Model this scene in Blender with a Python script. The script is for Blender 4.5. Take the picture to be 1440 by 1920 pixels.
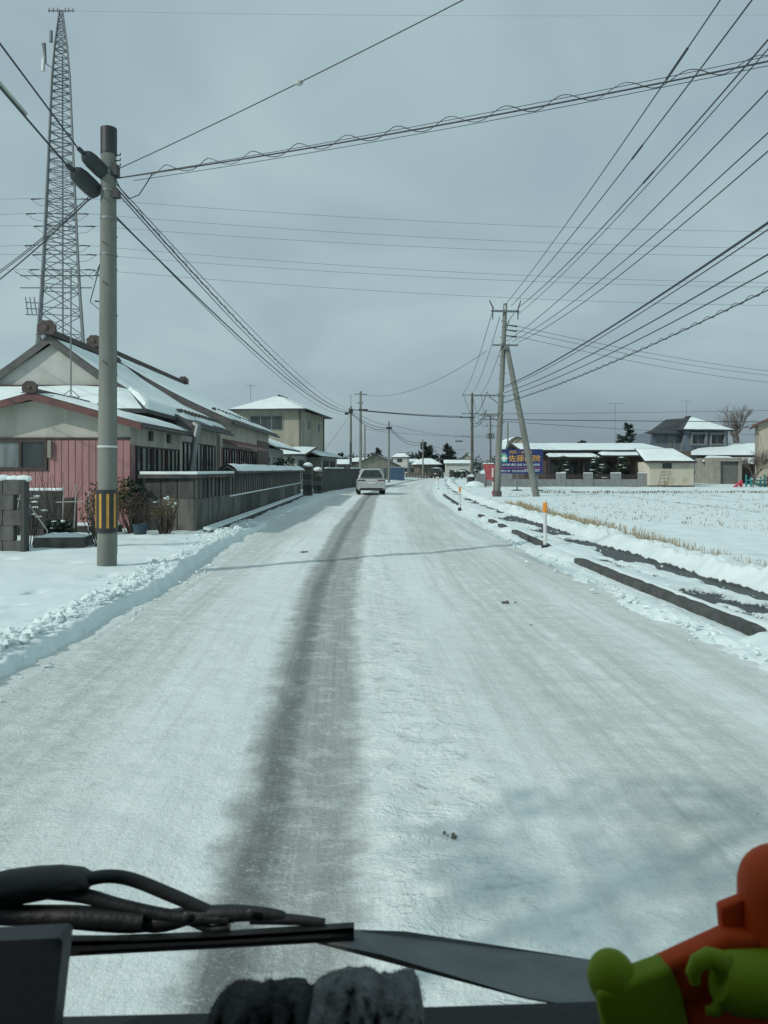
import bpy, math, random
import numpy as np
from mathutils import Vector, Matrix

# ------------------------------------------------------------------ clear
for o in list(bpy.data.objects):
    bpy.data.objects.remove(o, do_unlink=True)
scene = bpy.context.scene
C = scene.collection
R = math.radians

# ------------------------------------------------------------------ camera
CAM_H, F, HZ = 1.65, 1440.0, 880.0
cd = bpy.data.cameras.new('camera')
cd.sensor_fit = 'VERTICAL'
cd.sensor_height = 36.0
cd.lens = 27.0
cd.shift_y = -80.0 / 1920.0
cd.clip_start = 0.05
cd.clip_end = 8000
cd.dof.use_dof = True
cd.dof.focus_distance = 25.0
cd.dof.aperture_fstop = 11.0
cam = bpy.data.objects.new('camera', cd)
cam.location = (0, 0, CAM_H)
cam.rotation_euler = (R(90), 0, 0)
C.objects.link(cam)
scene.camera = cam

# ------------------------------------------------------------------ world
SUN_EL = R(35)
SUN_TRAVEL = Vector((0.816 * math.cos(SUN_EL), 0.577 * math.cos(SUN_EL), -math.sin(SUN_EL)))
world = bpy.data.worlds.new('World')
scene.world = world
world.use_nodes = True
wt = world.node_tree
wt.nodes.clear()
def wn(t, **kw):
    n = wt.nodes.new(t)
    for k, v in kw.items():
        setattr(n, k, v)
    return n
w_out = wn('ShaderNodeOutputWorld')
sky = wn('ShaderNodeTexSky', sky_type='NISHITA', sun_disc=False)
sky.sun_elevation = SUN_EL
sky.sun_rotation = R(234.7)
bg_sky = wn('ShaderNodeBackground')
bg_sky.inputs['Strength'].default_value = 0.08
wt.links.new(sky.outputs[0], bg_sky.inputs['Color'])
tc = wn('ShaderNodeTexCoord')
sep = wn('ShaderNodeSeparateXYZ')
wt.links.new(tc.outputs['Generated'], sep.inputs[0])
# project the direction on a cloud deck so the clouds shrink towards the horizon
zc = wn('ShaderNodeMath', operation='ADD'); zc.inputs[1].default_value = 0.32
zm = wn('ShaderNodeMath', operation='MAXIMUM'); zm.inputs[1].default_value = 0.0
wt.links.new(sep.outputs['Z'], zm.inputs[0]); wt.links.new(zm.outputs[0], zc.inputs[0])
dx = wn('ShaderNodeMath', operation='DIVIDE'); dy = wn('ShaderNodeMath', operation='DIVIDE')
wt.links.new(sep.outputs['X'], dx.inputs[0]); wt.links.new(zc.outputs[0], dx.inputs[1])
wt.links.new(sep.outputs['Y'], dy.inputs[0]); wt.links.new(zc.outputs[0], dy.inputs[1])
cmb = wn('ShaderNodeCombineXYZ')
wt.links.new(dx.outputs[0], cmb.inputs[0]); wt.links.new(dy.outputs[0], cmb.inputs[1])
noi = wn('ShaderNodeTexNoise')
noi.inputs['Scale'].default_value = 1.5
noi.inputs['Detail'].default_value = 3.5
noi.inputs['Roughness'].default_value = 0.55
noi.inputs['Distortion'].default_value = 0.4
wt.links.new(cmb.outputs[0], noi.inputs['Vector'])
cr = wn('ShaderNodeValToRGB')
cr.color_ramp.interpolation = 'EASE'
e = cr.color_ramp.elements
e[0].position = 0.30; e[0].color = (0.335, 0.445, 0.500, 1)
e[1].position = 0.72; e[1].color = (0.445, 0.585, 0.605, 1)
wt.links.new(noi.outputs['Fac'], cr.inputs[0])
# the cloud bank low over the horizon, heavier to the east
ramp = wn('ShaderNodeMapRange'); ramp.interpolation_type = 'SMOOTHSTEP'
ramp.inputs['From Min'].default_value = 0.0; ramp.inputs['From Max'].default_value = 0.20
ramp.inputs['To Min'].default_value = 1.0; ramp.inputs['To Max'].default_value = 0.0
wt.links.new(sep.outputs['Z'], ramp.inputs['Value'])
east = wn('ShaderNodeMapRange'); east.interpolation_type = 'SMOOTHSTEP'
east.inputs['From Min'].default_value = -0.35; east.inputs['From Max'].default_value = 0.30
east.inputs['To Min'].default_value = 0.10; east.inputs['To Max'].default_value = 1.0
wt.links.new(sep.outputs['X'], east.inputs['Value'])
bank = wn('ShaderNodeMath', operation='MULTIPLY')
wt.links.new(ramp.outputs[0], bank.inputs[0]); wt.links.new(east.outputs[0], bank.inputs[1])
bank2 = wn('ShaderNodeMath', operation='MULTIPLY'); bank2.inputs[1].default_value = 0.92
wt.links.new(bank.outputs[0], bank2.inputs[0])
mx = wn('ShaderNodeMix', data_type='RGBA')
mx.inputs[7].default_value = (0.185, 0.25, 0.30, 1)
wt.links.new(bank2.outputs[0], mx.inputs[0]); wt.links.new(cr.outputs[0], mx.inputs[6])
bg_cl = wn('ShaderNodeBackground')
bg_cl.inputs['Strength'].default_value = 1.0
wt.links.new(mx.outputs[2], bg_cl.inputs['Color'])
ms = wn('ShaderNodeMixShader'); ms.inputs[0].default_value = 0.92
wt.links.new(bg_sky.outputs[0], ms.inputs[1]); wt.links.new(bg_cl.outputs[0], ms.inputs[2])
wt.links.new(ms.outputs[0], w_out.inputs['Surface'])

# ------------------------------------------------------------------ sun
sd = bpy.data.lights.new('sun', 'SUN')
sd.energy = 2.1
sd.angle = R(0.9)
sd.color = (1.0, 0.97, 0.91)
sun = bpy.data.objects.new('sun', sd)
sun.rotation_euler = SUN_TRAVEL.to_track_quat('-Z', 'Y').to_euler()
sun.location = (-20, -14, 30)
C.objects.link(sun)

# ------------------------------------------------------------------ exposure
scene.view_settings.view_transform = 'Standard'
scene.view_settings.look = 'None'
scene.view_settings.exposure = 0.0
scene.view_settings.gamma = 1.0
scene.view_settings.use_curve_mapping = False
scene.render.engine = 'CYCLES'
scene.cycles.use_denoising = True
scene.cycles.max_bounces = 6
scene.cycles.diffuse_bounces = 3

# ================================================================== helpers
rng = random.Random(7)

def P(px, py, Y):
    """world point seen at photo pixel (px,py) at distance Y ahead"""
    return Vector(((px - 720.0) / F * Y, Y, CAM_H - (py - HZ) / F * Y))

class MB:
    def __init__(s):
        s.v = []; s.f = []
    def add(s, vs, fs):
        b = len(s.v)
        s.v += [tuple(p) for p in vs]
        s.f += [tuple(i + b for i in f) for f in fs]
        return s
    def box(s, x0, x1, y0, y1, z0, z1, M=None):
        vs = [Vector((x, y, z)) for z in (z0, z1) for y in (y0, y1) for x in (x0, x1)]
        if M is not None:
            vs = [M @ p for p in vs]
        return s.add(vs, [(0, 2, 3, 1), (4, 5, 7, 6), (0, 1, 5, 4), (2, 6, 7, 3), (0, 4, 6, 2), (1, 3, 7, 5)])
    def bbox(s, x0, x1, y0, y1, z0, z1, b=0.01, M=None):
        """box with chamfered vertical and top edges"""
        ring = [(x0 + b, y0), (x1 - b, y0), (x1, y0 + b), (x1, y1 - b), (x1 - b, y1), (x0 + b, y1), (x0, y1 - b), (x0, y0 + b)]
        cx, cy = (x0 + x1) / 2, (y0 + y1) / 2
        def inset(k):
            return [(cx + (x - cx) * (1 - 2 * k / max(1e-6, (x1 - x0))), cy + (y - cy) * (1 - 2 * k / max(1e-6, (y1 - y0)))) for x, y in ring]
        L = [[(x, y, z0) for x, y in ring], [(x, y, z1 - b) for x, y in ring], [(x, y, z1) for x, y in inset(b)]]
        vs = [Vector(p) for r in L for p in r]
        if M is not None:
            vs = [M @ p for p in vs]
        fs = []
        for k in range(2):
            for i in range(8):
                j = (i + 1) % 8
                fs.append((k * 8 + i, k * 8 + j, (k + 1) * 8 + j, (k + 1) * 8 + i))
        fs.append(tuple(range(16, 24))); fs.append(tuple(reversed(range(8))))
        return s.add(vs, fs)
    def tube(s, pts, rad, n=8, cap=True):
        pts = [Vector(p) for p in pts]
        if not isinstance(rad, (list, tuple)):
            rad = [rad] * len(pts)
        vs = []
        up = None
        for i, p in enumerate(pts):
            t = (pts[min(i + 1, len(pts) - 1)] - pts[max(i - 1, 0)])
            if t.length < 1e-9:
                t = Vector((0, 0, 1))
            t.normalize()
            if up is None:
                up = Vector((0, 0, 1)) if abs(t.z) < 0.9 else Vector((1, 0, 0))
            a = up.cross(t)
            if a.length < 1e-6:
                a = Vector((1, 0, 0)).cross(t)
            a.normalize()
            b = t.cross(a).normalized()
            up = b
            for k in range(n):
                an = 2 * math.pi * k / n
                vs.append(p + (a * math.cos(an) + b * math.sin(an)) * rad[i])
        fs = []
        for i in range(len(pts) - 1):
            for k in range(n):
                j = (k + 1) % n
                fs.append((i * n + k, i * n + j, (i + 1) * n + j, (i + 1) * n + k))
        if cap:
            fs.append(tuple(reversed(range(n))))
            fs.append(tuple(range((len(pts) - 1) * n, len(pts) * n)))
        return s.add(vs, fs)
    def poly(s, pts, thick):
        """planar polygon extruded along vector thick"""
        pts = [Vector(p) for p in pts]; th = Vector(thick); n = len(pts)
        vs = pts + [p + th for p in pts]
        fs = [tuple(range(n)), tuple(reversed(range(n, 2 * n)))]
        for i in range(n):
            j = (i + 1) % n
            fs.append((i, i + n, j + n, j))
        return s.add(vs, fs)
    def loft(s, rings, cap=True):
        n = len(rings[0]); vs = [Vector(p) for r in rings for p in r]; fs = []
        for i in range(len(rings) - 1):
            for k in range(n):
                j = (k + 1) % n
                fs.append((i * n + k, i * n + j, (i + 1) * n + j, (i + 1) * n + k))
        if cap:
            fs.append(tuple(reversed(range(n)))); fs.append(tuple(range((len(rings) - 1) * n, len(rings) * n)))
        return s.add(vs, fs)
    def ball(s, c, r, nu=10, nv=7, jit=0.0, rg=rng):
        c = Vector(c)
        if not isinstance(r, (list, tuple)):
            r = (r, r, r)
        rings = []
        for i in range(nv + 1):
            th = math.pi * (0.02 + 0.96 * i / nv)
            ring = []
            for k in range(nu):
                ph = 2 * math.pi * k / nu
                q = 1 + jit * (rg.random() - 0.5)
                ring.append(c + Vector((r[0] * math.sin(th) * math.cos(ph) * q, r[1] * math.sin(th) * math.sin(ph) * q, r[2] * math.cos(th) * q)))
            rings.append(ring)
        return s.loft(rings)
    def leaves(s, c, rad, n, size, rg=rng, shell=0.35):
        c = Vector(c)
        for _ in range(n):
            d = Vector((rg.gauss(0, 1), rg.gauss(0, 1), rg.gauss(0, 1))).normalized()
            k = shell + (1 - shell) * rg.random() ** 0.5
            p = c + Vector((d.x * rad[0] * k, d.y * rad[1] * k, d.z * rad[2] * k))
            a = Vector((rg.gauss(0, 1), rg.gauss(0, 1), rg.gauss(0, 1))).normalized() * size * (0.6 + 0.8 * rg.random())
            b = a.orthogonal().normalized() * size * 0.45
            s.add([p - a, p + b, p + a, p - b], [(0, 1, 2, 3)])
        return s
    def build(s, name, m, parent=None, smooth=False):
        me = bpy.data.meshes.new(name)
        me.from_pydata([tuple(p) for p in s.v], [], s.f)
        me.update()
        if smooth:
            me.polygons.foreach_set('use_smooth', [True] * len(me.polygons))
            try:
                me.set_sharp_from_angle(angle=R(40))
            except Exception:
                pass
        o = bpy.data.objects.new(name, me)
        C.objects.link(o)
        if m is not None:
            me.materials.append(m)
        if parent is not None:
            o.parent = parent
        return o

def tag(o, label=None, cat=None, group=None, kind=None):
    if label: o['label'] = label
    if cat: o['category'] = cat
    if group: o['group'] = group
    if kind: o['kind'] = kind
    return o

def thing(name, label, cat, loc=(0, 0, 0), rz=0.0, group=None):
    o = bpy.data.objects.new(name, None)
    o.empty_display_size = 0.2
    C.objects.link(o)
    o.location = loc
    o.rotation_euler = (0, 0, rz)
    return tag(o, label, cat, group)

def share(src, name, parent, loc, rot=(0, 0, 0), scale=(1, 1, 1)):
    o = bpy.data.objects.new(name, src.data)
    C.objects.link(o)
    o.parent = parent
    o.location = loc; o.rotation_euler = rot; o.scale = scale
    return o

# ------------------------------------------------------------------ numpy noise
def _hash(ix, iy, seed):
    h = (ix.astype(np.int64) * 374761393 + iy.astype(np.int64) * 668265263 + seed * 1442695041) & 0xFFFFFFFF
    h = ((h ^ (h >> 13)) * 1274126177) & 0xFFFFFFFF
    h = h ^ (h >> 16)
    return (h & 0xFFFFFF) / float(0xFFFFFF)
def vnoise(x, y, seed=0):
    x = np.asarray(x, float); y = np.asarray(y, float)
    ix = np.floor(x); iy = np.floor(y)
    fx = x - ix; fy = y - iy
    fx = fx * fx * (3 - 2 * fx); fy = fy * fy * (3 - 2 * fy)
    a = _hash(ix, iy, seed); b = _hash(ix + 1, iy, seed); c = _hash(ix, iy + 1, seed); d = _hash(ix + 1, iy + 1, seed)
    return (a * (1 - fx) + b * fx) * (1 - fy) + (c * (1 - fx) + d * fx) * fy
def fbm(x, y, oct=4, seed=0, gain=0.5):
    t = 0; a = 1.0; n = 0
    for i in range(oct):
        t = t + a * (vnoise(x * 2 ** i, y * 2 ** i, seed + i * 17) - 0.5)
        n += a; a *= gain
    return t / n * 2
def sstep(a, b, x):
    t = np.clip((np.asarray(x, float) - a) / (b - a), 0, 1)
    return t * t * (3 - 2 * t)

# ------------------------------------------------------------------ materials
class NT:
    """short hand for shader node trees"""
    def __init__(s, name):
        s.m = bpy.data.materials.new(name)
        s.m.use_nodes = True
        s.t = s.m.node_tree
        s.bsdf = s.t.nodes['Principled BSDF']
    def n(s, typ, **kw):
        nd = s.t.nodes.new(typ)
        for k, v in kw.items():
            setattr(nd, k, v)
        return nd
    def L(s, a, b):
        s.t.links.new(a, b)
    def math(s, op, a, b=None, c=None):
        nd = s.n('ShaderNodeMath', operation=op)
        for i, x in enumerate((a, b, c)):
            if x is None: continue
            if isinstance(x, (int, float)): nd.inputs[i].default_value = x
            else: s.L(x, nd.inputs[i])
        return nd.outputs[0]
    def noise(s, vec, scale, detail=4, rough=0.55, dist=0.0):
        nd = s.n('ShaderNodeTexNoise')
        nd.inputs['Scale'].default_value = scale
        nd.inputs['Detail'].default_value = detail
        nd.inputs['Roughness'].default_value = rough
        nd.inputs['Distortion'].default_value = dist
        if vec is not None: s.L(vec, nd.inputs['Vector'])
        return nd.outputs['Fac']
    def mapv(s, vec, scale=(1, 1, 1), loc=(0, 0, 0)):
        nd = s.n('ShaderNodeMapping')
        nd.inputs['Scale'].default_value = scale
        nd.inputs['Location'].default_value = loc
        s.L(vec, nd.inputs['Vector'])
        return nd.outputs[0]
    def rng(s, x, a, b, c=0.0, d=1.0, smooth=True):
        nd = s.n('ShaderNodeMapRange')
        if smooth: nd.interpolation_type = 'SMOOTHSTEP'
        nd.inputs['From Min'].default_value = a; nd.inputs['From Max'].default_value = b
        nd.inputs['To Min'].default_value = c; nd.inputs['To Max'].default_value = d
        s.L(x, nd.inputs['Value'])
        return nd.outputs[0]
    def mix(s, fac, a, b):
        nd = s.n('ShaderNodeMix', data_type='RGBA')
        if isinstance(fac, (int, float)): nd.inputs[0].default_value = fac
        else: s.L(fac, nd.inputs[0])
        for i, x in ((6, a), (7, b)):
            if isinstance(x, (tuple, list)): nd.inputs[i].default_value = (x[0], x[1], x[2], 1)
            else: s.L(x, nd.inputs[i])
        return nd.outputs[2]
    def bump(s, h, strength=0.3, dist=0.02, normal=None):
        nd = s.n('ShaderNodeBump')
        nd.inputs['Strength'].default_value = strength
        nd.inputs['Distance'].default_value = dist
        s.L(h, nd.inputs['Height'])
        if normal is not None: s.L(normal, nd.inputs['Normal'])
        return nd.outputs[0]
    def obj(s):
        return s.n('ShaderNodeTexCoord').outputs['Object']
    def pos(s):
        return s.n('ShaderNodeNewGeometry').outputs['Position']
    def uv(s):
        return s.n('ShaderNodeUVMap').outputs[0]
    def set(s, col=None, rough=None, normal=None, **kw):
        b = s.bsdf
        if col is not None:
            if isinstance(col, (tuple, list)): b.inputs['Base Color'].default_value = (col[0], col[1], col[2], 1)
            else: s.L(col, b.inputs['Base Color'])
        if rough is not None:
            if isinstance(rough, (int, float)): b.inputs['Roughness'].default_value = rough
            else: s.L(rough, b.inputs['Roughness'])
        if normal is not None: s.L(normal, b.inputs['Normal'])
        for k, v in kw.items():
            b.inputs[k].default_value = v
        return s.m

def mat(name, col, rough=0.7, var=0.25, scale=6.0, bump=0.0, bscale=40.0, stretch=(1, 1, 1), metal=0.0, col2=None, spec=None, lo=0.35, hi=0.7):
    """weathered single-colour surface: two tones mixed by noise, slight bump"""
    n = NT(name)
    v = n.mapv(n.obj(), stretch)
    fac = n.rng(n.noise(v, scale, 5, 0.6), lo, hi)
    c2 = col2 if col2 is not None else tuple(c * (1 - var) for c in col)
    c = n.mix(fac, col, c2)
    nm = n.bump(n.noise(v, bscale, 3, 0.6), bump, 0.01) if bump > 0 else None
    kw = {'Metallic': metal}
    if spec is not None: kw['Specular IOR Level'] = spec
    return n.set(c, rough, nm, **kw)

SNOW_A, SNOW_B = (0.735, 0.845, 0.835), (0.655, 0.765, 0.765)
def make_snow(name='snow', gr=0.25, dirt=0.0):
    n = NT(name)
    p = n.pos()
    f1 = n.noise(p, 1.3, 5, 0.6)
    f2 = n.noise(p, 14, 4, 0.65)
    f3 = n.noise(p, 90, 2, 0.6)
    c = n.mix(n.rng(f1, 0.35, 0.7), SNOW_A, SNOW_B)
    if dirt:
        c = n.mix(n.math('MULTIPLY', n.rng(n.noise(p, 5, 6, 0.7), 0.55, 0.75), dirt), c, (0.40, 0.43, 0.40))
    h = n.math('ADD', n.math('MULTIPLY', f2, 0.7), n.math('MULTIPLY', f3, gr))
    return n.set(c, 0.75, n.bump(h, 0.5, 0.02), **{'Specular IOR Level': 0.25})
M_SNOW = make_snow('snow')
M_SNOW_D = make_snow('snow_dirty', 0.3, 0.35)

def make_roofsnow():
    n = NT('roof_snow')
    p = n.pos()
    c = n.mix(n.rng(n.noise(p, 0.9, 4), 0.35, 0.7), (0.76, 0.86, 0.85), (0.69, 0.79, 0.79))
    return n.set(c, 0.75, n.bump(n.noise(p, 7, 4), 0.35, 0.04), **{'Specular IOR Level': 0.2})
M_RSNOW = make_roofsnow()

def make_road():
    """packed snow on a carriageway: wheel tracks, slush, transverse ripples. uv = (metres from the track centre line, metres along)"""
    n = NT('packed_snow_road')
    uv = n.uv()
    sx = n.n('ShaderNodeSeparateXYZ'); n.L(uv, sx.inputs[0])
    u, v = sx.outputs[0], sx.outputs[1]
    w1 = n.noise(n.mapv(uv, (0.5, 0.16, 1)), 1.0, 4, 0.6)
    w2 = n.noise(n.mapv(uv, (2.2, 0.9, 1)), 1.6, 5, 0.65)
    uu = n.math('ADD', u, n.math('MULTIPLY', n.math('SUBTRACT', w1, 0.5), 0.22))
    uu = n.math('ADD', uu, n.math('MULTIPLY', n.math('SUBTRACT', w2, 0.5), 0.16))
    def band(c, hw, soft):
        d = n.math('ABSOLUTE', n.math('SUBTRACT', uu, c))
        return n.rng(d, hw, hw + soft, 1.0, 0.0)
    streak = n.noise(n.mapv(uv, (9.0, 0.25, 1)), 1.0, 5, 0.65)
    streakF = n.noise(n.mapv(uv, (34.0, 0.5, 1)), 1.0, 4, 0.6)
    ripple = n.noise(n.mapv(uv, (3.2, 5.2, 1)), 1.0, 5, 0.65, 0.2)
    mott = n.noise(n.mapv(uv, (1.0, 1.0, 1)), 9.0, 6, 0.7)
    big = n.noise(n.mapv(uv, (0.6, 0.13, 1)), 1.0, 4, 0.55)
    grain = n.noise(n.mapv(uv, (1, 1, 1)), 60.0, 3, 0.7)
    base = n.mix(n.rng(big, 0.32, 0.70), (0.775, 0.87, 0.845), (0.655, 0.735, 0.705))
    base = n.mix(n.math('MULTIPLY', n.rng(streak, 0.45, 0.72), 0.30), base, (0.42, 0.455, 0.425))
    base = n.mix(n.math('MULTIPLY', n.rng(mott, 0.52, 0.80), 0.34), base, (0.36, 0.40, 0.37))
    # worn greyer lanes
    lanes = n.math('MAXIMUM', n.math('MAXIMUM', band(-1.70, 0.22, 0.55), band(2.30, 0.30, 0.75)), n.math('MULTIPLY', band(3.55, 0.10, 0.4), 0.8))
    lanes = n.math('MULTIPLY', lanes, n.rng(n.math('ADD', ripple, streak), 0.62, 1.15))
    base = n.mix(n.math('MULTIPLY', lanes, 0.52), base, (0.385, 0.415, 0.385))
    # the wide dirty strip and the dark wet track in it
    grow = n.math('MINIMUM', n.math('MULTIPLY', v, 0.011), 0.24)
    dw = n.math('SUBTRACT', n.math('ABSOLUTE', n.math('SUBTRACT', uu, 0.10)), grow)
    wide = n.rng(n.math('ADD', dw, n.math('MULTIPLY', n.math('SUBTRACT', ripple, 0.5), 0.30)), 0.17, 0.36, 1.0, 0.0)
    base = n.mix(n.math('MULTIPLY', wide, 0.82), base, n.mix(n.rng(streakF, 0.35, 0.7), (0.285, 0.315, 0.295), (0.205, 0.225, 0.21)))
    dark = n.math('MULTIPLY', band(-0.03, 0.025, 0.13), n.rng(n.math('ADD', ripple, n.math('MULTIPLY', w2, 0.7)), 0.45, 0.95, 0.35, 1.0))
    base = n.mix(n.math('MULTIPLY', dark, 0.74), base, (0.085, 0.095, 0.09))
    # snow crumbs thrown back over the tracks, in short transverse ridges
    midb = n.math('MAXIMUM', n.math('MAXIMUM', band(0.78, 0.18, 0.35), n.math('MULTIPLY', band(0.25, 0.12, 0.25), 0.55)), n.math('MULTIPLY', band(-1.6, 0.35, 0.6), 0.6))
    ridge = n.rng(n.noise(n.mapv(uv, (3.8, 5.6, 1)), 1.0, 5, 0.65, 0.2), 0.47, 0.64)
    base = n.mix(n.math('MULTIPLY', n.math('MULTIPLY', ridge, midb), 0.55), base, (0.72, 0.82, 0.80))
    hollow = n.rng(n.noise(n.mapv(uv, (4.4, 6.4, 1), (3.1, 1.7, 0)), 1.0, 5, 0.65, 0.2), 0.54, 0.70)
    base = n.mix(n.math('MULTIPLY', n.math('MULTIPLY', hollow, n.math('ADD', midb, 0.25)), 0.42), base, (0.30, 0.335, 0.31))
    crumbs = n.rng(n.noise(n.mapv(uv, (1.0, 2.2, 1)), 6.0, 6, 0.75), 0.60, 0.70)
    base = n.mix(n.math('MULTIPLY', crumbs, 0.5), base, (0.69, 0.79, 0.78))
    blot = n.rng(n.noise(n.mapv(uv, (1.0, 0.7, 1)), 2.3, 6, 0.7), 0.52, 0.74)
    base = n.mix(n.math('MULTIPLY', blot, 0.26), base, (0.42, 0.46, 0.43))
    specks = n.rng(n.noise(n.mapv(uv, (1, 1.6, 1)), 17.0, 3, 0.6), 0.70, 0.76)
    base = n.mix(n.math('MULTIPLY', specks, 0.45), base, (0.17, 0.18, 0.165))
    grc = n.noise(n.mapv(uv, (1, 1.3, 1)), 42.0, 4, 0.75)
    base = n.mix(n.math('MULTIPLY', n.rng(grc, 0.50, 0.72), 0.26), base, (0.36, 0.40, 0.38))
    base = n.mix(n.math('MULTIPLY', n.rng(grc, 0.50, 0.30), 0.30), base, (0.80, 0.89, 0.87))
    rough = n.math('SUBTRACT', 0.72, n.math('MULTIPLY', dark, 0.25))
    grit = n.noise(n.mapv(uv, (1, 1, 1)), 34.0, 5, 0.75)
    h = n.math('ADD', n.math('MULTIPLY', ripple, 0.55), n.math('ADD', n.math('MULTIPLY', mott, 0.75), n.math('ADD', n.math('MULTIPLY', n.math('MULTIPLY', ridge, midb), 0.5), n.math('MULTIPLY', grit, 0.40))))
    return n.set(base, rough, n.bump(h, 0.72, 0.032), **{'Specular IOR Level': 0.3})
M_ROAD = make_road()

def make_walk():
    """footpath: snow with wet asphalt showing where attribute bare is high"""
    n = NT('footpath_snow_asphalt')
    at = n.n('ShaderNodeAttribute'); at.attribute_name = 'bare'
    p = n.pos()
    f = n.math('ADD', at.outputs['Fac'], n.math('MULTIPLY', n.math('SUBTRACT', n.noise(p, 9, 5, 0.7), 0.5), 0.45))
    k = n.rng(f, 0.47, 0.55)
    asp = n.mix(n.rng(n.noise(p, 35, 5, 0.7), 0.35, 0.7), (0.040, 0.046, 0.046), (0.075, 0.085, 0.083))
    sn = n.mix(n.rng(n.noise(p, 2.0, 5), 0.35, 0.7), SNOW_A, SNOW_B)
    edge = n.rng(f, 0.34, 0.50, 0.0, 0.5)
    sn = n.mix(edge, sn, (0.45, 0.52, 0.52))
    c = n.mix(k, sn, asp)
    rg = n.math('SUBTRACT', 0.75, n.math('MULTIPLY', k, 0.25))
    h = n.math('ADD', n.noise(p, 18, 4, 0.65), n.math('MULTIPLY', n.noise(p, 120, 2), 0.3))
    return n.set(c, rg, n.bump(h, 0.5, 0.015), **{'Specular IOR Level': 0.3})
M_WALK = make_walk()

M_CONC = mat('pole_concrete', (0.205, 0.22, 0.195), 0.85, 0.3, 2.5, 0.25, 60, (1, 1, 0.25))
M_CONC2 = mat('weathered_concrete', (0.135, 0.134, 0.121), 0.9, 0.55, 2.6, 0.4, 30, (1, 1, 0.45))
M_CONC3 = mat('dark_stained_concrete', (0.072, 0.076, 0.070), 0.92, 0.6, 3.0, 0.45, 26, (1, 1, 0.4))
M_CONCL = mat('pale_concrete', (0.33, 0.325, 0.285), 0.9, 0.25, 1.5, 0.2, 30)
M_BLOCK = mat('grey_block', (0.235, 0.25, 0.25), 0.9, 0.22, 2.0, 0.25, 40)
M_KERB = mat('kerb_concrete', (0.085, 0.092, 0.088), 0.9, 0.45, 5.0, 0.5, 50)
M_STEEL = mat('galvanised_steel', (0.23, 0.25, 0.25), 0.5, 0.25, 5.0, metal=0.6)
M_TOWER = mat('tower_steel', (0.18, 0.205, 0.21), 0.65, 0.2, 0.5, metal=0.1)
M_DARKM = mat('dark_metal', (0.045, 0.05, 0.05), 0.55, 0.3, 6.0)
M_WIRE = mat('cable_black', (0.032, 0.041, 0.045), 0.6, 0.2, 3.0)
M_WIREG = mat('cable_grey', (0.10, 0.115, 0.12), 0.6, 0.2, 3.0)
M_WIREL = mat('power_line_grey', (0.16, 0.19, 0.20), 0.6, 0.1, 3.0)
M_GUARD = mat('cable_guard', (0.42, 0.47, 0.42), 0.5, 0.2, 3.0)
M_WHITE = mat('white_paint', (0.62, 0.65, 0.63), 0.5, 0.15, 6.0)
M_ORANGE = mat('orange_reflector', (0.75, 0.27, 0.03), 0.35, 0.1, 10.0)
M_YELLOW = mat('yellow_strip', (0.55, 0.31, 0.045), 0.5, 0.25, 10.0)
M_BLACKP = mat('black_plastic_wrap', (0.028, 0.034, 0.036), 0.5, 0.3, 6.0)
M_TILE = mat('dark_roof_tile', (0.045, 0.048, 0.047), 0.6, 0.4, 3.0, 0.3, 12)
M_TILEB = mat('brown_ridge_tile', (0.075, 0.058, 0.052), 0.65, 0.4, 4.0, 0.3, 12)
M_REDFASC = mat('dull_red_fascia', (0.15, 0.068, 0.062), 0.6, 0.35, 3.0)
M_GREYFASC = mat('grey_barge_board', (0.105, 0.105, 0.10), 0.7, 0.3, 3.0)
M_CREAM = mat('cream_plaster', (0.54, 0.525, 0.46), 0.85, 0.30, 1.3, 0.1, 40, (1, 1, 0.35))
M_CREAMY = mat('yellowish_siding', (0.335, 0.33, 0.265), 0.85, 0.3, 1.2, 0.1, 40, (1, 1, 0.4))
M_OFFW = mat('offwhite_plaster', (0.48, 0.49, 0.455), 0.85, 0.18, 1.5, 0.1, 40)
M_PINK = mat('faded_pink_board', (0.40, 0.205, 0.205), 0.65, 0.2, 2.0, 0.12, 20, (3, 3, 0.4))
M_PINKD = mat('faded_rose_panel', (0.30, 0.17, 0.175), 0.65, 0.25, 2.0)
M_BLUEW = mat('blue_grey_siding', (0.155, 0.195, 0.235), 0.75, 0.15, 1.2, 0.15, 30, (0.5, 0.5, 6))
M_BLUEROOF = mat('charcoal_shingle', (0.045, 0.052, 0.058), 0.7, 0.35, 4.0, 0.3, 12)
M_BROWN = mat('brown_siding', (0.13, 0.105, 0.09), 0.75, 0.3, 2.0)
M_BEIGE = mat('beige_siding', (0.42, 0.385, 0.30), 0.8, 0.16, 1.2, 0.1, 20)
M_SHED = mat('shed_panel', (0.50, 0.47, 0.38), 0.75, 0.3, 0.9, col2=(0.36, 0.29, 0.19), lo=0.5, hi=0.78)
M_DKWOOD = mat('dark_wood_frame', (0.06, 0.047, 0.042), 0.7, 0.3, 6.0)
M_ALU = mat('aluminium_frame', (0.30, 0.32, 0.32), 0.4, 0.15, 6.0, metal=0.5)
M_SHUT = mat('grey_shutter', (0.16, 0.165, 0.155), 0.6, 0.2, 2.0, 0.1, 10)
M_BLUEBOX = mat('blue_container_paint', (0.055, 0.11, 0.19), 0.55, 0.25, 2.0)
M_RED = mat('red_sheet', (0.40, 0.085, 0.09), 0.55, 0.2, 2.0)
M_SIGNB = mat('sign_blue', (0.018, 0.035, 0.15), 0.4, 0.15, 3.0)
M_SIGNO = mat('sign_orange_letters', (0.80, 0.42, 0.06), 0.5, 0.05, 3.0)
M_SIGNW = mat('sign_white_letters', (0.75, 0.78, 0.78), 0.5, 0.05, 3.0)
M_SIGNG = mat('sign_green_mark', (0.05, 0.40, 0.25), 0.5, 0.05, 3.0)
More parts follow.
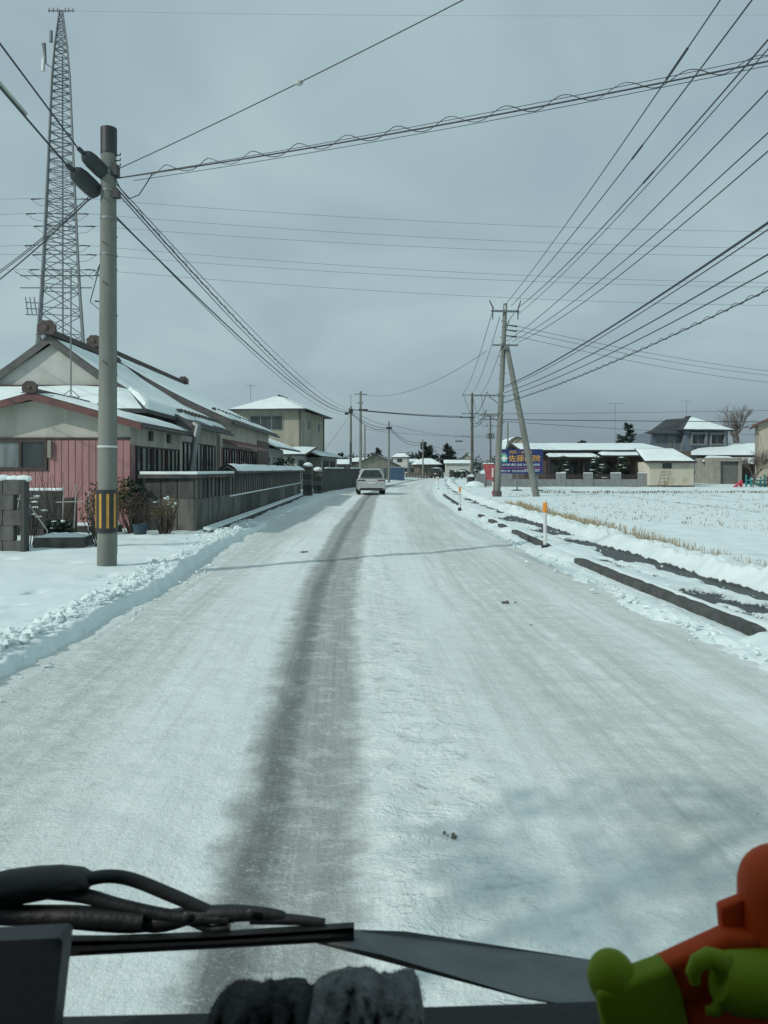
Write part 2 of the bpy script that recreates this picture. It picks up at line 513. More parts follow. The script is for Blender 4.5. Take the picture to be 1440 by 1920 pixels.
M_SIGNR = mat('sign_red_line', (0.55, 0.08, 0.10), 0.5, 0.05, 3.0)
M_TEAL = mat('teal_plastic', (0.02, 0.24, 0.24), 0.45, 0.15, 4.0)
M_REDP = mat('red_plastic', (0.50, 0.05, 0.09), 0.45, 0.15, 4.0)
M_BARK = mat('bark', (0.075, 0.062, 0.052), 0.9, 0.4, 8.0)
M_BARKG = mat('grey_bark', (0.14, 0.13, 0.12), 0.9, 0.4, 8.0)
M_TWIG = mat('twigs', (0.13, 0.105, 0.09), 0.9, 0.3, 3.0)
M_PINE = mat('pine_needles', (0.028, 0.048, 0.030), 0.8, 0.5, 3.0)
M_CONIF = mat('conifer_needles', (0.034, 0.050, 0.044), 0.85, 0.4, 1.2)
M_LEAFB = mat('withered_leaves', (0.14, 0.085, 0.035), 0.8, 0.5, 5.0, col2=(0.07, 0.075, 0.03))
M_LEAFR = mat('reddish_leaves', (0.10, 0.055, 0.042), 0.8, 0.5, 5.0)
M_BAMBOO = mat('weathered_bamboo', (0.42, 0.43, 0.40), 0.7, 0.3, 8.0)
M_STRAW = mat('rice_straw', (0.42, 0.36, 0.235), 0.85, 0.45, 4.0, col2=(0.30, 0.245, 0.155))
M_STRAWD = mat('dark_stubble', (0.20, 0.17, 0.12), 0.85, 0.45, 4.0)
M_CLOD = mat('slush_clod', (0.16, 0.17, 0.15), 0.8, 0.4, 9.0)
M_CAR = mat('silver_car_paint', (0.46, 0.49, 0.48), 0.3, 0.1, 1.5, metal=0.25)
M_CARB = mat('black_car_paint', (0.035, 0.04, 0.042), 0.3, 0.2, 2.0)
M_CARG = mat('grey_car_paint', (0.20, 0.22, 0.22), 0.3, 0.2, 2.0, metal=0.3)
M_CARW = mat('white_car_paint', (0.55, 0.57, 0.56), 0.35, 0.1, 2.0)
M_TYRE = mat('tyre_rubber', (0.018, 0.02, 0.021), 0.9, 0.3, 20)
M_TAIL = mat('tail_lamp_red', (0.085, 0.012, 0.015), 0.15, 0.2, 8)
M_TRIM = mat('black_trim', (0.03, 0.033, 0.034), 0.5, 0.2, 8)
M_PLATE = mat('plate_white', (0.6, 0.62, 0.6), 0.4, 0.05, 8)

def make_glass(name, col, rough=0.08):
    """window glass over a dim room: dark, shiny"""
    n = NT(name)
    c = n.mix(n.rng(n.noise(n.mapv(n.obj(), (1.6, 1.6, 0.3)), 2.0, 3), 0.35, 0.7), col, tuple(x * 0.55 for x in col))
    return n.set(c, rough, None, **{'Specular IOR Level': 0.6})
M_GLASS = make_glass('window_glass', (0.05, 0.062, 0.065))
M_GLASSL = make_glass('curtained_glass', (0.20, 0.235, 0.235), 0.2)
M_CARGL = make_glass('car_glass', (0.022, 0.032, 0.036), 0.05)

# ================================================================== the ground
XR_P = np.array([(0, 3.75), (7.2, 3.52), (13, 3.2), (33, 3.15), (48, 3.6), (74, 5.0), (119, 8.6), (160, 14.0), (230, 27.0), (400, 60)])
XL_P = np.array([(0, -3.0), (9, -3.02), (12, -3.15), (15, -3.36), (20, -3.5), (34, -3.75), (50, -3.95), (70, -2.75), (95, -0.2), (119, 3.0), (160, 8.2), (230, 20.5), (400, 52)])
XT_P = np.array([(0, -0.46), (3, -0.48), (5, -0.60), (10.8, -0.88), (20, -1.02), (47, -0.98), (74, 0.0), (119, 4.8), (160, 10.4), (230, 23.0), (400, 55)])
def cur(T, y):
    """smoothed piecewise curve"""
    y = np.asarray(y, float)
    w = 1.0 + y * 0.06
    return sum(np.interp(y + d * w, T[:, 0], T[:, 1]) for d in (-1.5, -0.75, 0, 0.75, 1.5)) / 5
XR = lambda y: cur(XR_P, y)
XL = lambda y: cur(XL_P, y)
XT = lambda y: cur(XT_P, y)

def rows(y0, y1, fine, k):
    ys = [y0]
    while ys[-1] < y1:
        ys.append(ys[-1] + max(fine, k * ys[-1]))
    return np.array(ys)

def sheet(name, X, Y, Z, m, uv=None, attr=None, kind='structure', parent=None):
    nr, nc = X.shape
    co = np.stack([X, Y, Z], -1).reshape(-1, 3)
    idx = np.arange(nr * nc).reshape(nr, nc)
    q = np.stack([idx[:-1, :-1], idx[:-1, 1:], idx[1:, 1:], idx[1:, :-1]], -1).reshape(-1, 4)
    me = bpy.data.meshes.new(name)
    me.vertices.add(len(co)); me.vertices.foreach_set('co', co.ravel())
    me.loops.add(q.size); me.loops.foreach_set('vertex_index', q.ravel())
    me.polygons.add(len(q)); me.polygons.foreach_set('loop_start', np.arange(0, q.size, 4))
    me.update(calc_edges=True)
    me.polygons.foreach_set('use_smooth', np.ones(len(q), bool))
    if uv is not None:
        l = me.uv_layers.new(name='UVMap')
        U = np.stack([uv[0], uv[1]], -1).reshape(-1, 2)[q.ravel()]
        l.data.foreach_set('uv', U.ravel())
    if attr is not None:
        for an, av in attr.items():
            a = me.attributes.new(an, 'FLOAT', 'POINT'); a.data.foreach_set('value', av.ravel())
    me.materials.append(m)
    o = bpy.data.objects.new(name, me)
    C.objects.link(o)
    tag(o, kind=kind)
    if parent: o.parent = parent
    return o

# far ground
g = MB()
g.add([(-3000, -60, -0.2), (3000, -60, -0.2), (3000, 5000, -0.2), (-3000, 5000, -0.2)], [(0, 1, 2, 3)])
tag(g.build('ground', M_SNOW), kind='structure')

# road
ys = rows(0.9, 330, 0.03, 0.0065)
t = np.linspace(0, 1, 130)
Yg = np.repeat(ys[:, None], len(t), 1)
xl, xr, xt = XL(ys)[:, None], XR(ys)[:, None], XT(ys)[:, None]
Xg = (xl - 0.35) + (xr + 0.1 - xl + 0.35) * t[None, :]
Ug = Xg - xt
fade = np.clip(30 / np.maximum(Yg, 1), 0, 1)
Zg = 0.018 * fbm(Xg * 0.9, Yg * 0.45, 3, 3) + 0.010 * fbm(Xg * 3.5, Yg * 5.0, 3, 9) * fade
Zg += -0.022 * np.exp(-((Ug - 0.05) / 0.4) ** 2) - 0.012 * np.exp(-((Ug + 1.55) / 0.4) ** 2) - 0.012 * np.exp(-((Ug - 1.75) / 0.45) ** 2)
Zg += 0.040 * np.clip(fbm(Xg * 4.2, Yg * 5.5, 4, 31, 0.6), -0.1, 1) * np.exp(-((Ug - 0.72) / 0.28) ** 2) * fade
Zg += 0.018 * np.clip(fbm(Xg * 4.5, Yg * 5.0, 4, 33, 0.6), -0.2, 1) * np.exp(-((Ug + 0.75) / 0.35) ** 2) * fade
Zg += 0.012 * fbm(Xg * 7, Yg * 7, 3, 35) * fade * (0.3 + np.exp(-((Ug - 0.6) / 0.8) ** 2))
sheet('road', Xg, Yg, Zg, M_ROAD, uv=(Ug, Yg))

# left verge: ploughed edge and undulating snow
d = np.concatenate([np.linspace(0, 0.5, 34), np.linspace(0.53, 1.6, 28), np.linspace(1.7, 4, 26), np.linspace(4.3, 14, 30), np.linspace(15, 90, 16)])
ys = rows(1.2, 330, 0.035, 0.0075)
Yg = np.repeat(ys[:, None], len(d), 1); D = np.repeat(d[None, :], len(ys), 0)
wob = 0.16 * fbm(ys * 0.9, ys * 0, 3, 5)[:, None] + 0.045 * fbm(ys * 3.1, ys * 0, 4, 8)[:, None]
Xg = XL(ys)[:, None] + 0.12 + wob * np.exp(-D / 1.0) - D
H = (0.70 + 0.6 * vnoise(Yg * 0.9, Yg * 0 + 2.0, 15)) * 0.118 - 0.105 * sstep(18, 27, Yg) + 0.05 * sstep(7, 12, Yg) * (1 - sstep(16, 22, Yg)) + 0.05 * sstep(60, 80, Yg)
dd = D + 0.08 * fbm(Xg * 5, Yg * 3.3, 5, 12, 0.65)
Zg = -0.05 + (H + 0.05) * sstep(0.02, 0.17, dd)
lump = np.clip(fbm(Xg * 7.5, Yg * 7.5, 5, 21, 0.65), -0.3, 1) * (0.4 + 1.4 * vnoise(Yg * 0.7, Xg * 0.2, 22))
Zg += lump * 0.09 * np.exp(-((D - 0.30) / 0.20) ** 2) * (H / 0.16) * np.clip(20 / np.maximum(Yg, 1), 0, 1)
Zg += 0.05 * fbm(Xg * 0.55, Yg * 0.55, 3, 40) * sstep(0.3, 1.4, D) + 0.018 * fbm(Xg * 3, Yg * 3, 4, 44) * sstep(0.2, 1.0, D)
# footprints and small pits in the verge
pit = np.clip(fbm(Xg * 2.3, Yg * 2.3, 2, 77) - 0.42, 0, 1)
Zg -= 0.25 * pit * sstep(0.4, 0.9, D) * (Yg < 25)
sheet('snow_verge', Xg, Yg, Zg, M_SNOW)

# right: ploughed edge, kerb line, footpath with bare patches, bank
KERBS = [(7.3, 13.1), (15.3, 19.2), (20.6, 21.5), (22.4, 23.4), (25.0, 26.0), (33, 47)]
d = np.concatenate([np.linspace(-0.75, 1.6, 96), np.linspace(1.63, 3.4, 52)])
ys = rows(2.0, 330, 0.035, 0.0075)
Yg = np.repeat(ys[:, None], len(d), 1); D = np.repeat(d[None, :], len(ys), 0)
Xg = XR(ys)[:, None] + D + 0.05 * fbm(ys * 0.8, ys * 0, 3, 61)[:, None] * (D < -0.02)
near = np.clip(22 / np.maximum(Yg, 1), 0, 1)
inK = np.zeros_like(Yg)
for a, b in KERBS:
    inK = np.maximum(inK, sstep(a - 0.12, a + 0.02, Yg) * (1 - sstep(b - 0.02, b + 0.12, Yg)))
Zk = -0.03 + 0.085 * sstep(-0.62, -0.12, D + 0.10 * fbm(Xg * 2.2, Yg * 1.4, 3, 62))
Zk += 0.06 * np.clip(fbm(Xg * 7, Yg * 6, 5, 63, 0.6), -0.3, 1) * np.exp(-((D + 0.28) / 0.22) ** 2) * near
Zk += 0.06 * np.clip(fbm(Yg * 0.9, Xg * 0.6, 3, 72), 0, 1) * sstep(-0.35, -0.03, D)
Zk += (1 - inK) * 0.09 * sstep(-0.2, 0.05, D) * (0.7 + 0.5 * fbm(Yg * 1.3, Xg, 2, 64))
edge = 1.34 - 0.012 * np.clip(Yg - 8, 0, 20) + 0.10 * fbm(Yg * 1.2, Xg * 0.2, 3, 65)
walk = 0.092 + 0.004 * fbm(Xg * 2, Yg * 2, 2, 66)
# bare asphalt: wide along the field side close by, patches farther off
rel = D / np.maximum(edge, 0.3)
pn = fbm(Xg * 1.7 + Yg * 0.5, Yg * 0.55 - Xg * 0.3, 5, 67, 0.55)
bare = 0.68 + 1.35 * pn + 0.85 * (rel - 0.70) - 0.20 * sstep(11, 24, Yg) - 0.25 * sstep(24, 40, Yg)
bare += 0.22 * sstep(0.55, 0.85, rel)
bare = np.where(D > edge - 0.03, bare * (1 - sstep(edge - 0.03, edge + 0.06, D)), bare)
bare = bare * sstep(0.14, 0.34, D) * (1 - 0.0)
bare = np.clip(bare, 0, 1)
snowt = 0.055 * (1 - sstep(0.40, 0.56, bare)) * sstep(-0.1, 0.25, D)
snowt += 0.028 * np.clip(fbm(Xg * 4, Yg * 4, 4, 68), 0, 1) * (bare < 0.42) * near * sstep(0.15, 0.3, D)
Zw = walk + snowt
bk = sstep(0, 0.30, D - edge) * (1 - sstep(0.45, 1.05, D - edge))
Zb = bk * (0.15 + 0.07 * fbm(Xg * 0.9, Yg * 0.6, 3, 69)) + bk * 0.13 * np.clip(fbm(Xg * 6.5, Yg * 6.5, 5, 70, 0.62), -0.6, 1) * near + 0.07 * fbm(Xg * 1.8, Yg * 1.5, 3, 71) * bk
Zr = np.where(D < 0.16, Zk, Zw)
blend = sstep(0.10, 0.20, D)
Zr = Zk * (1 - blend) + Zw * blend
Zg = np.where(D > edge, Zr * (1 - sstep(0.7, 1.2, D - edge)) + Zb - 0.09 * sstep(0.9, 1.5, D - edge), Zr)
sheet('footpath', Xg, Yg, Zg, M_WALK, attr={'bare': bare})

# stubble field
xs = np.concatenate([np.linspace(0, 6, 70), np.linspace(6.2, 30, 70), np.linspace(31, 130, 40)])
ys = rows(3.5, 330, 0.08, 0.009)
Yg = np.repeat(ys[:, None], len(xs), 1)
Xg = XR(ys)[:, None] + 2.15 + xs[None, :]
Zg = -0.03 + 0.045 * fbm(Xg * 0.5, Yg * 0.5, 3, 80) + 0.03 * fbm(Xg * 2.6, Yg * 2.6, 3, 81) * np.clip(25 / Yg, 0, 1) - 0.10 * (1 - sstep(0, 0.5, xs))[None, :] * 0.3
Zg += 0.22 * sstep(54, 60, Yg) * (1 - sstep(66, 72, Yg)) * (0.6 + 0.6 * fbm(Xg * 0.5, Yg * 0.5, 3, 83)) * 0.55
sheet('snow_field', Xg, Yg, Zg, M_SNOW)

def field_z(x, y):
    return -0.03
# straw edge of the field and the stubble (uncountable)
def blades(mb, x, y, z, h, n, spread, w, rg):
    for _ in range(n):
        a = rg.random() * 6.283
        bx, by = x + rg.gauss(0, spread), y + rg.gauss(0, spread)
        l = h * (0.5 + 0.7 * rg.random())
        tx, ty = bx + rg.gauss(0, 0.22) * l, by + rg.gauss(0, 0.22) * l
        ca, sa = math.cos(a) * w, math.sin(a) * w
        mb.add([(bx - ca, by - sa, z - 0.05), (bx + ca, by + sa, z - 0.05), (tx + ca * 0.5, ty + sa * 0.5, z + l), (tx - ca * 0.5, ty - sa * 0.5, z + l)], [(0, 1, 2, 3)])
rg = random.Random(31)
mb = MB()
y = 7.0
while y < 36:
    base = float(XR(y)) + 2.55
    for rowk in range(4):
        gapn = float(vnoise(y * 0.8, rowk * 1.7, 91))
        if rg.random() < 0.25 + 0.75 * gapn:
            amp = 0.30 + 0.85 * float(vnoise(y * 0.9, rowk * 3.1, 90))
            blades(mb, base + rowk * 0.16 + rg.gauss(0, 0.05), y + rg.gauss(0, 0.05), -0.03, 0.25 * amp, 6, 0.07, 0.0035 + 0.00025 * y, rg)
    y += 0.13
tag(mb.build('straw_edge', M_STRAW), 'ragged row of dry straw along the roadside edge of the snowy field', 'straw', kind='stuff')
mb = MB(); mb2 = MB()
for i in range(4200):
    y = 11 + 60 * rg.random() ** 1.5
    x = float(XR(y)) + 3.4 + rg.random() * min(46, y * 0.55 + 4)
    x = x + rg.gauss(0, 0.10)
    if float(vnoise(x * 0.25, y * 0.18, 93)) < 0.20: continue
    blades(mb if rg.random() < 0.4 else mb2, x, y, -0.025, 0.03 + 0.065 * rg.random() ** 2.5, rg.choice((1, 2, 3)), 0.035, 0.006 + 0.00025 * y, rg)
for i in range(420):
    x = 10.8 + rg.random() * 26; y = 55 + rg.gauss(0, 1.0)
    blades(mb2, x, y, 0.03, 0.10 * rg.random() + 0.03, 3, 0.10, 0.020, rg)
tag(mb.build('rice_stubble', M_STRAW), kind='stuff', label='pale rice stubble poking through the field snow', cat='stubble')
tag(mb2.build('dark_stubble', M_STRAWD), kind='stuff', label='dark withered stubble specks across the field snow', cat='stubble')

# kerb stones
kerb = thing('kerb', 'low dark concrete kerb between the icy road and the footpath', 'kerb', (0, 0, 0))
tag(kerb, kind='structure')
for (a, b) in KERBS:
    n = max(1, round((b - a) / 2.0))
    for i in range(n):
        y0, y1 = a + (b - a) * i / n + 0.006, a + (b - a) * (i + 1) / n - 0.006
        x0, x1 = float(XR(y0)), float(XR(y1))
        lo = i == 0
        m = MB()
        rings = []
        for k in range(13):
            f = k / 12; yy = y0 + (y1 - y0) * f; xx = x0 + (x1 - x0) * f
            top = (0.150 if not (a > 19 and a < 30) else 0.140) + 0.003 * rg.gauss(0, 1)
            if k in (0, 12): top -= 0.010
            jx = 0.004 * rg.gauss(0, 1)
            rings.append([(xx - 0.012 + jx, yy, -0.08), (xx + 0.135, yy, -0.08), (xx + 0.135, yy, top - 0.006), (xx + 0.130, yy, top), (xx + 0.012 + jx, yy, top), (xx + 0.004 + jx, yy, top - 0.008)])
        m.loft(rings)
        m.build('kerb_stone', M_KERB, kerb)

# snow caught on top of the kerb, and clods on the road
mb = MB()
def crumb(x, y, z, q):
    mb.ball((x, y, z), (q * (0.7 + 0.8 * rg.random()), q * (0.7 + 0.8 * rg.random()), q * (0.5 + 0.4 * rg.random())), 7, 5, 0.75, rg)
for i in range(900):
    y = 3.5 + 19 * rg.random() ** 1.3
    crumb(float(XL(y)) - 0.10 - abs(rg.gauss(0, 0.22)), y, 0.15 + 0.03 * rg.random(), 0.012 + 0.045 * rg.random() ** 3)
for i in range(160):
    y = 4 + 18 * rg.random() ** 1.4
    q = 0.006 + 0.022 * rg.random() ** 3
    crumb(float(XL(y)) + 0.14 + abs(rg.gauss(0, 0.12)), y, q * 0.3, q)
for i in range(420):
    y = 4 + 22 * rg.random() ** 1.3
    q = 0.008 + 0.03 * rg.random() ** 3
    crumb(float(XR(y)) - 0.10 - abs(rg.gauss(0, 0.22)), y, 0.045 + q * 0.2, q)
for i in range(1500):
    y = 6 + 26 * rg.random() ** 1.3
    q = 0.012 + 0.045 * rg.random() ** 3
    d_ = 1.45 - 0.012 * min(20, max(0, y - 8)) + abs(rg.gauss(0, 0.38))
    crumb(float(XR(y)) + d_, y, 0.16 * math.exp(-((d_ - 1.75) / 0.5) ** 2) + 0.02, q)
for i in range(60):
    y = 6 + 20 * rg.random() ** 1.2
    q = 0.008 + 0.03 * rg.random() ** 3
    crumb(float(XR(y)) + 0.2 + 0.9 * rg.random() ** 1.5, y, 0.13, q)
tag(mb.build('snow_crumbs', M_SNOW, smooth=True), kind='stuff', label='loose snow crumbs along the ploughed edges of the road', cat='snow')
def clod(label, px, py, s_, n):
    p = P(px, py, CAM_H * F / (py - HZ))
    t_ = thing('slush_clod', label, 'clod', (p.x, p.y, 0.0), group='clods lying on the road')
    for _ in range(n):
        q = s_ * (0.4 + 0.6 * rg.random())
        MB().ball((rg.gauss(0, s_ * 1.6 if n > 1 else 0.001), rg.gauss(0, s_ * 1.6 if n > 1 else 0.001), q * 0.35), (q, q * 1.2, q * 0.7), 7, 5, 0.6).build('lump', M_CLOD, t_, smooth=True)
clod('scatter of small grey slush lumps on the road left of the dark track', 572, 1036, 0.032, 12)
clod('cluster of grey slush lumps in the right half of the road', 950, 1130, 0.026, 9)
clod('single small dark clod on the road, nearer than the lump cluster', 996, 1172, 0.024, 1)
clod('pale broken ice chip lying on the road near the car', 845, 1570, 0.011, 6)
# ================================================================== builders for structures
def root_inv(parent):
    r = parent
    while r.parent is not None:
        r = r.parent
    return (Matrix.Translation(r.location) @ Matrix.Rotation(r.rotation_euler[2], 4, 'Z')).inverted()
def W(mb, name, m, parent, smooth=False):
    """build with vertices given in world coordinates"""
    if parent is not None:
        I = root_inv(parent)
        mb.v = [tuple(I @ Vector(p)) for p in mb.v]
    return mb.build(name, m, parent, smooth)

def roof_plane(parent, a, b, c, d, m=None, snow=True, thick=0.10, sn=0.10, rag=0.10, nu=22, nv=10, seed=0, hole=0.0):
    """a,b: eave ends; c,d: ridge ends (c above b, d above a); local coordinates of the parent"""
    a, b, c, d = Vector(a), Vector(b), Vector(c), Vector(d)
    m = m or M_TILE
    MB().poly([a, b, c, d], (0, 0, -thick)).build('roof_slab', m, parent)
    if not snow: return
    rg_ = random.Random(seed + 5)
    W_ = (b - a).length
    vs, fs = [], []
    ph = rg_.random() * 50
    for j in range(nv + 1):
        for i in range(nu + 1):
            u, v = i / nu, j / nv
            r0 = rag * (0.4 + 1.2 * float(vnoise(u * W_ * 1.1 + ph, 0.3, 3))) / max(0.5, (d - a).length)
            vv = 0.012 + r0 + (1 - r0 - 0.03) * v
            uu = 0.012 + 0.976 * u
            p = (a * (1 - uu) + b * uu) * (1 - vv) + (d * (1 - uu) + c * uu) * vv
            e_ = min(1, min(u, 1 - u) * nu / 1.5) * min(1, v * nv / 1.2) * min(1, (1 - v) * nv / 1.2)
            hgt = sn * (0.25 + 0.75 * e_) * (0.7 + 0.6 * float(vnoise(p.x * 0.8 + ph, p.y * 0.8 + v * 3, 9)))
            if i in (0, nu) or j in (0, nv): hgt = 0.004
            vs.append(p + Vector((0, 0, hgt)))
    # rounded lip: vertical skirt one ring inside the border
    for j in range(nv):
        for i in range(nu):
            q = j * (nu + 1) + i
            fs.append((q, q + 1, q + nu + 2, q + nu + 1))
    MB().add(vs, fs).build('roof_snow', M_RSNOW, parent, smooth=True)

def window(parent, o, xd, nd, w, h, frame=None, glass=None, panes=2, bar=0.05, dep=0.05, curtain=None):
    """o: lower corner on the wall face; xd along the wall; nd outward"""
    frame = frame or M_ALU; glass = glass or M_GLASS
    o, xd, nd = Vector(o), Vector(xd).normalized(), Vector(nd).normalized()
    up = Vector((0, 0, 1))
    def bx(mb, x0, x1, z0, z1, d0, d1):
        pts = [o + xd * x + up * z + nd * d0 for x, z in ((x0, z0), (x1, z0), (x1, z1), (x0, z1))]
        mb.poly(pts, nd * (d1 - d0))
    fr = MB()
    bx(fr, 0, w, 0, bar, 0.002, dep); bx(fr, 0, w, h - bar, h, 0.002, dep)
    bx(fr, 0, bar, bar, h - bar, 0.002, dep); bx(fr, w - bar, w, bar, h - bar, 0.002, dep)
    for k in range(1, panes):
        x = w * k / panes
        bx(fr, x - bar * 0.5, x + bar * 0.5, bar, h - bar, 0.002, dep)
    f = fr.build('window', frame, parent)
    for k in range(panes):
        g_ = MB()
        bx(g_, bar + 0.001 if k == 0 else w * k / panes + bar * 0.5 + 0.001, w - bar - 0.001 if k == panes - 1 else w * (k + 1) / panes - bar * 0.5 - 0.001, bar + 0.001, h - bar - 0.001, 0.004, dep * 0.45)
        gm = glass
        if curtain and k in curtain: gm = M_GLASSL
        g_.build('pane', gm, f)
    return f

def house(name, label, loc, rz, w, dp, h, rh, roof='hip', wall=None, rmat=None, over=0.5, wins=(), swins=(), lwins=(), snow=(1, 1, 1, 1), group=None, ridge=0.35, axis='x', cat='house', frame=None, base=True, gable_wall=None, seed=0):
    """front wall at local y=0, x from 0 to w, depth dp"""
    t = thing(name, label, cat, loc, rz, group)
    wall = wall or M_CREAM; rmat = rmat or M_TILE
    MB().box(0, w, 0, dp, -0.3, h).build('wall', wall, t)
    if base:
        MB().box(-0.03, w + 0.03, -0.03, dp + 0.03, -0.3, 0.28).build('foundation', M_CONC2, t)
    o = over
    if roof == 'hip':
        A, B, Cc, D = (-o, -o, h), (w + o, -o, h), (w + o, dp + o, h), (-o, dp + o, h)
        if axis == 'x':
            r0, r1 = (w * (0.5 - ridge / 2), dp / 2, h + rh), (w * (0.5 + ridge / 2), dp / 2, h + rh)
            roof_plane(t, A, B, r1, r0, rmat, snow[0], seed=seed)
            roof_plane(t, B, Cc, r1, r1, rmat, snow[1], seed=seed + 1)
            roof_plane(t, Cc, D, r0, r1, rmat, snow[2], seed=seed + 2)
            roof_plane(t, D, A, r0, r0, rmat, snow[3], seed=seed + 3)
        else:
            r0, r1 = (w / 2, dp * (0.5 - ridge / 2), h + rh), (w / 2, dp * (0.5 + ridge / 2), h + rh)
            roof_plane(t, A, B, r0, r0, rmat, snow[0], seed=seed)
            roof_plane(t, B, Cc, r1, r0, rmat, snow[1], seed=seed + 1)
            roof_plane(t, Cc, D, r1, r1, rmat, snow[2], seed=seed + 2)
            roof_plane(t, D, A, r0, r1, rmat, snow[3], seed=seed + 3)
        MB().tube([Vector(r0) + Vector((0, 0, 0.05)), Vector(r1) + Vector((0, 0, 0.05))], 0.11, 6).build('ridge_cap', rmat, t)
    elif roof == 'gable_x':      # ridge along x
        k = rh / (dp / 2); e_ = h - o * k
        r0, r1 = (-o, dp / 2, h + rh), (w + o, dp / 2, h + rh)
        roof_plane(t, (-o, -o, e_), (w + o, -o, e_), r1, r0, rmat, snow[0], seed=seed)
        roof_plane(t, (w + o, dp + o, e_), (-o, dp + o, e_), r0, r1, rmat, snow[2], seed=seed + 1)
        for x in (0.0, w - 0.1):
            MB().poly([(x, 0, h), (x, dp, h), (x, dp / 2, h + rh - 0.12)], (0.1, 0, 0)).build('gable', gable_wall or wall, t)
        MB().tube([Vector(r0) + Vector((0, 0, 0.06)), Vector(r1) + Vector((0, 0, 0.06))], 0.11, 6).build('ridge_cap', rmat, t)
    elif roof == 'gable_y':      # ridge along y, gable to the front
        k = rh / (w / 2); e_ = h - o * k
        r0, r1 = (w / 2, -o, h + rh), (w / 2, dp + o, h + rh)
        roof_plane(t, (w + o, -o, e_), (w + o, dp + o, e_), r1, r0, rmat, snow[1], seed=seed)
        roof_plane(t, (-o, dp + o, e_), (-o, -o, e_), r0, r1, rmat, snow[3], seed=seed + 1)
        for y in (0.0, dp - 0.1):
            MB().poly([(0, y, h), (w, y, h), (w / 2, y, h + rh - 0.12)], (0, 0.1, 0)).build('gable', gable_wall or wall, t)
        MB().tube([Vector(r0) + Vector((0, 0, 0.06)), Vector(r1) + Vector((0, 0, 0.06))], 0.11, 6).build('ridge_cap', rmat, t)
    for (x, z, ww, hh, pn) in wins:
        window(t, (x, 0, z), (1, 0, 0), (0, -1, 0), ww, hh, frame, None, pn, curtain=(0,) if (x * 7) % 2 > 1 else None)
    for (y, z, ww, hh, pn) in swins:
        window(t, (w, y, z), (0, 1, 0), (1, 0, 0), ww, hh, frame, None, pn)
    for (y, z, ww, hh, pn) in lwins:
        window(t, (0, y + ww, z), (0, -1, 0), (-1, 0, 0), ww, hh, frame, None, pn)
    return t

def oni(parent, c, s=0.3):
    """ridge-end ornament tile: a lobed fan-shaped plate with a raised boss (local coords)"""
    c = Vector(c); pts = []
    for k in range(41):
        a = R(-35 + 250 * k / 40)
        r = s * (1.0 + 0.13 * abs(math.sin(a * 4.0)))
        pts.append(c + Vector((r * 1.1 * math.cos(a), -0.1 * s, r * math.sin(a))))
    pts += [c + Vector((-1.45 * s, -0.1 * s, -0.75 * s)), c + Vector((1.45 * s, -0.1 * s, -0.75 * s))]
    o = MB().poly(pts, (0, 0.5 * s, 0)).build('ridge_end_tile', M_TILEB, parent)
    MB().ball(c + Vector((0, -0.1 * s, 0.1 * s)), (0.38 * s, 0.16 * s, 0.38 * s), 12, 7).build('boss', M_TILEB, o, smooth=True)
    return o

# ================================================================== pink house (front wing) and the big-roofed house behind it
# --- front wing
h1 = thing('pink_house', 'low house with pink board walls and cream gable behind the striped pole', 'house', (-9.0, 20.0, 0.0))
# local coords: x -3.3..2.4 , y 0..5
hw0, hw1, rX, rZ, eZ = -2.6, 2.38, 0.0, 3.55, 2.93
MB().box(hw0, hw1, 0, 5.2, -0.2, 2.95).build('wall', M_CREAM, h1)
gp = MB().poly([(hw0, 0.0, 2.951), (hw1, 0.0, 2.951), (0, 0.0, 3.46)], (0, 0.12, 0)); gp.build('gable', M_CREAM, h1)
# pink vertical boards on the gable wall, right of the window and below it
bw = 0.178
k = 0
x = 0.27
while x < hw1 - 0.02:
    x1 = min(x + bw - 0.014, hw1 + 0.012)
    MB().bbox(x, x1, -0.028, -0.002, 0.12, 2.42, 0.006).build('board', M_PINK, h1)
    x += bw
x = -2.55
while x < 0.25:
    MB().bbox(x, min(x + bw - 0.014, 0.256), -0.028, -0.002, 0.12, 1.62, 0.006).build('board', M_PINK, h1)
    x += bw
MB().box(hw0, hw1 + 0.02, -0.05, -0.001, 2.425, 2.48).build('band_board', M_DKWOOD, h1)
MB().box(hw0 - 0.02, hw1 + 0.03, -0.035, 0, -0.2, 0.115).build('foundation', M_CONC3, h1)
window(h1, (-2.55, -0.001, 1.63), (1, 0, 0), (0, -1, 0), 2.80, 0.79, M_DKWOOD, M_GLASS, 4, 0.07, 0.07, curtain=(1, 2))
MB().bbox(0.28, 0.38, -0.12, -0.03, 1.95, 2.40, 0.01).build('wall_box', M_CREAMY, h1)
# side wall facing the road: corner post, glazed doors
MB().box(hw1 + 0.001, hw1 + 0.03, 0.0, 0.35, 0.1, 2.3).build('corner_board', M_PINKD, h1)
for i in range(3):
    window(h1, (hw1 + 0.002, 0.42 + i * 1.45, 1.1), (0, 1, 0), (1, 0, 0), 1.35, 1.18, M_DKWOOD, M_GLASS, 3, 0.05, 0.06, curtain=(1,))
for i in range(3):
    MB().box(hw1 + 0.002, hw1 + 0.03, 0.42 + i * 1.45, 1.77 + i * 1.45, 0.1, 1.08).build('lower_panel', M_PINKD, h1)
for yy in (1.6, 3.4):
    MB().bbox(hw1 + 0.002, hw1 + 0.06, yy, yy + 0.28, 2.45, 2.72, 0.01).build('vent_cover', M_DARKM, h1)
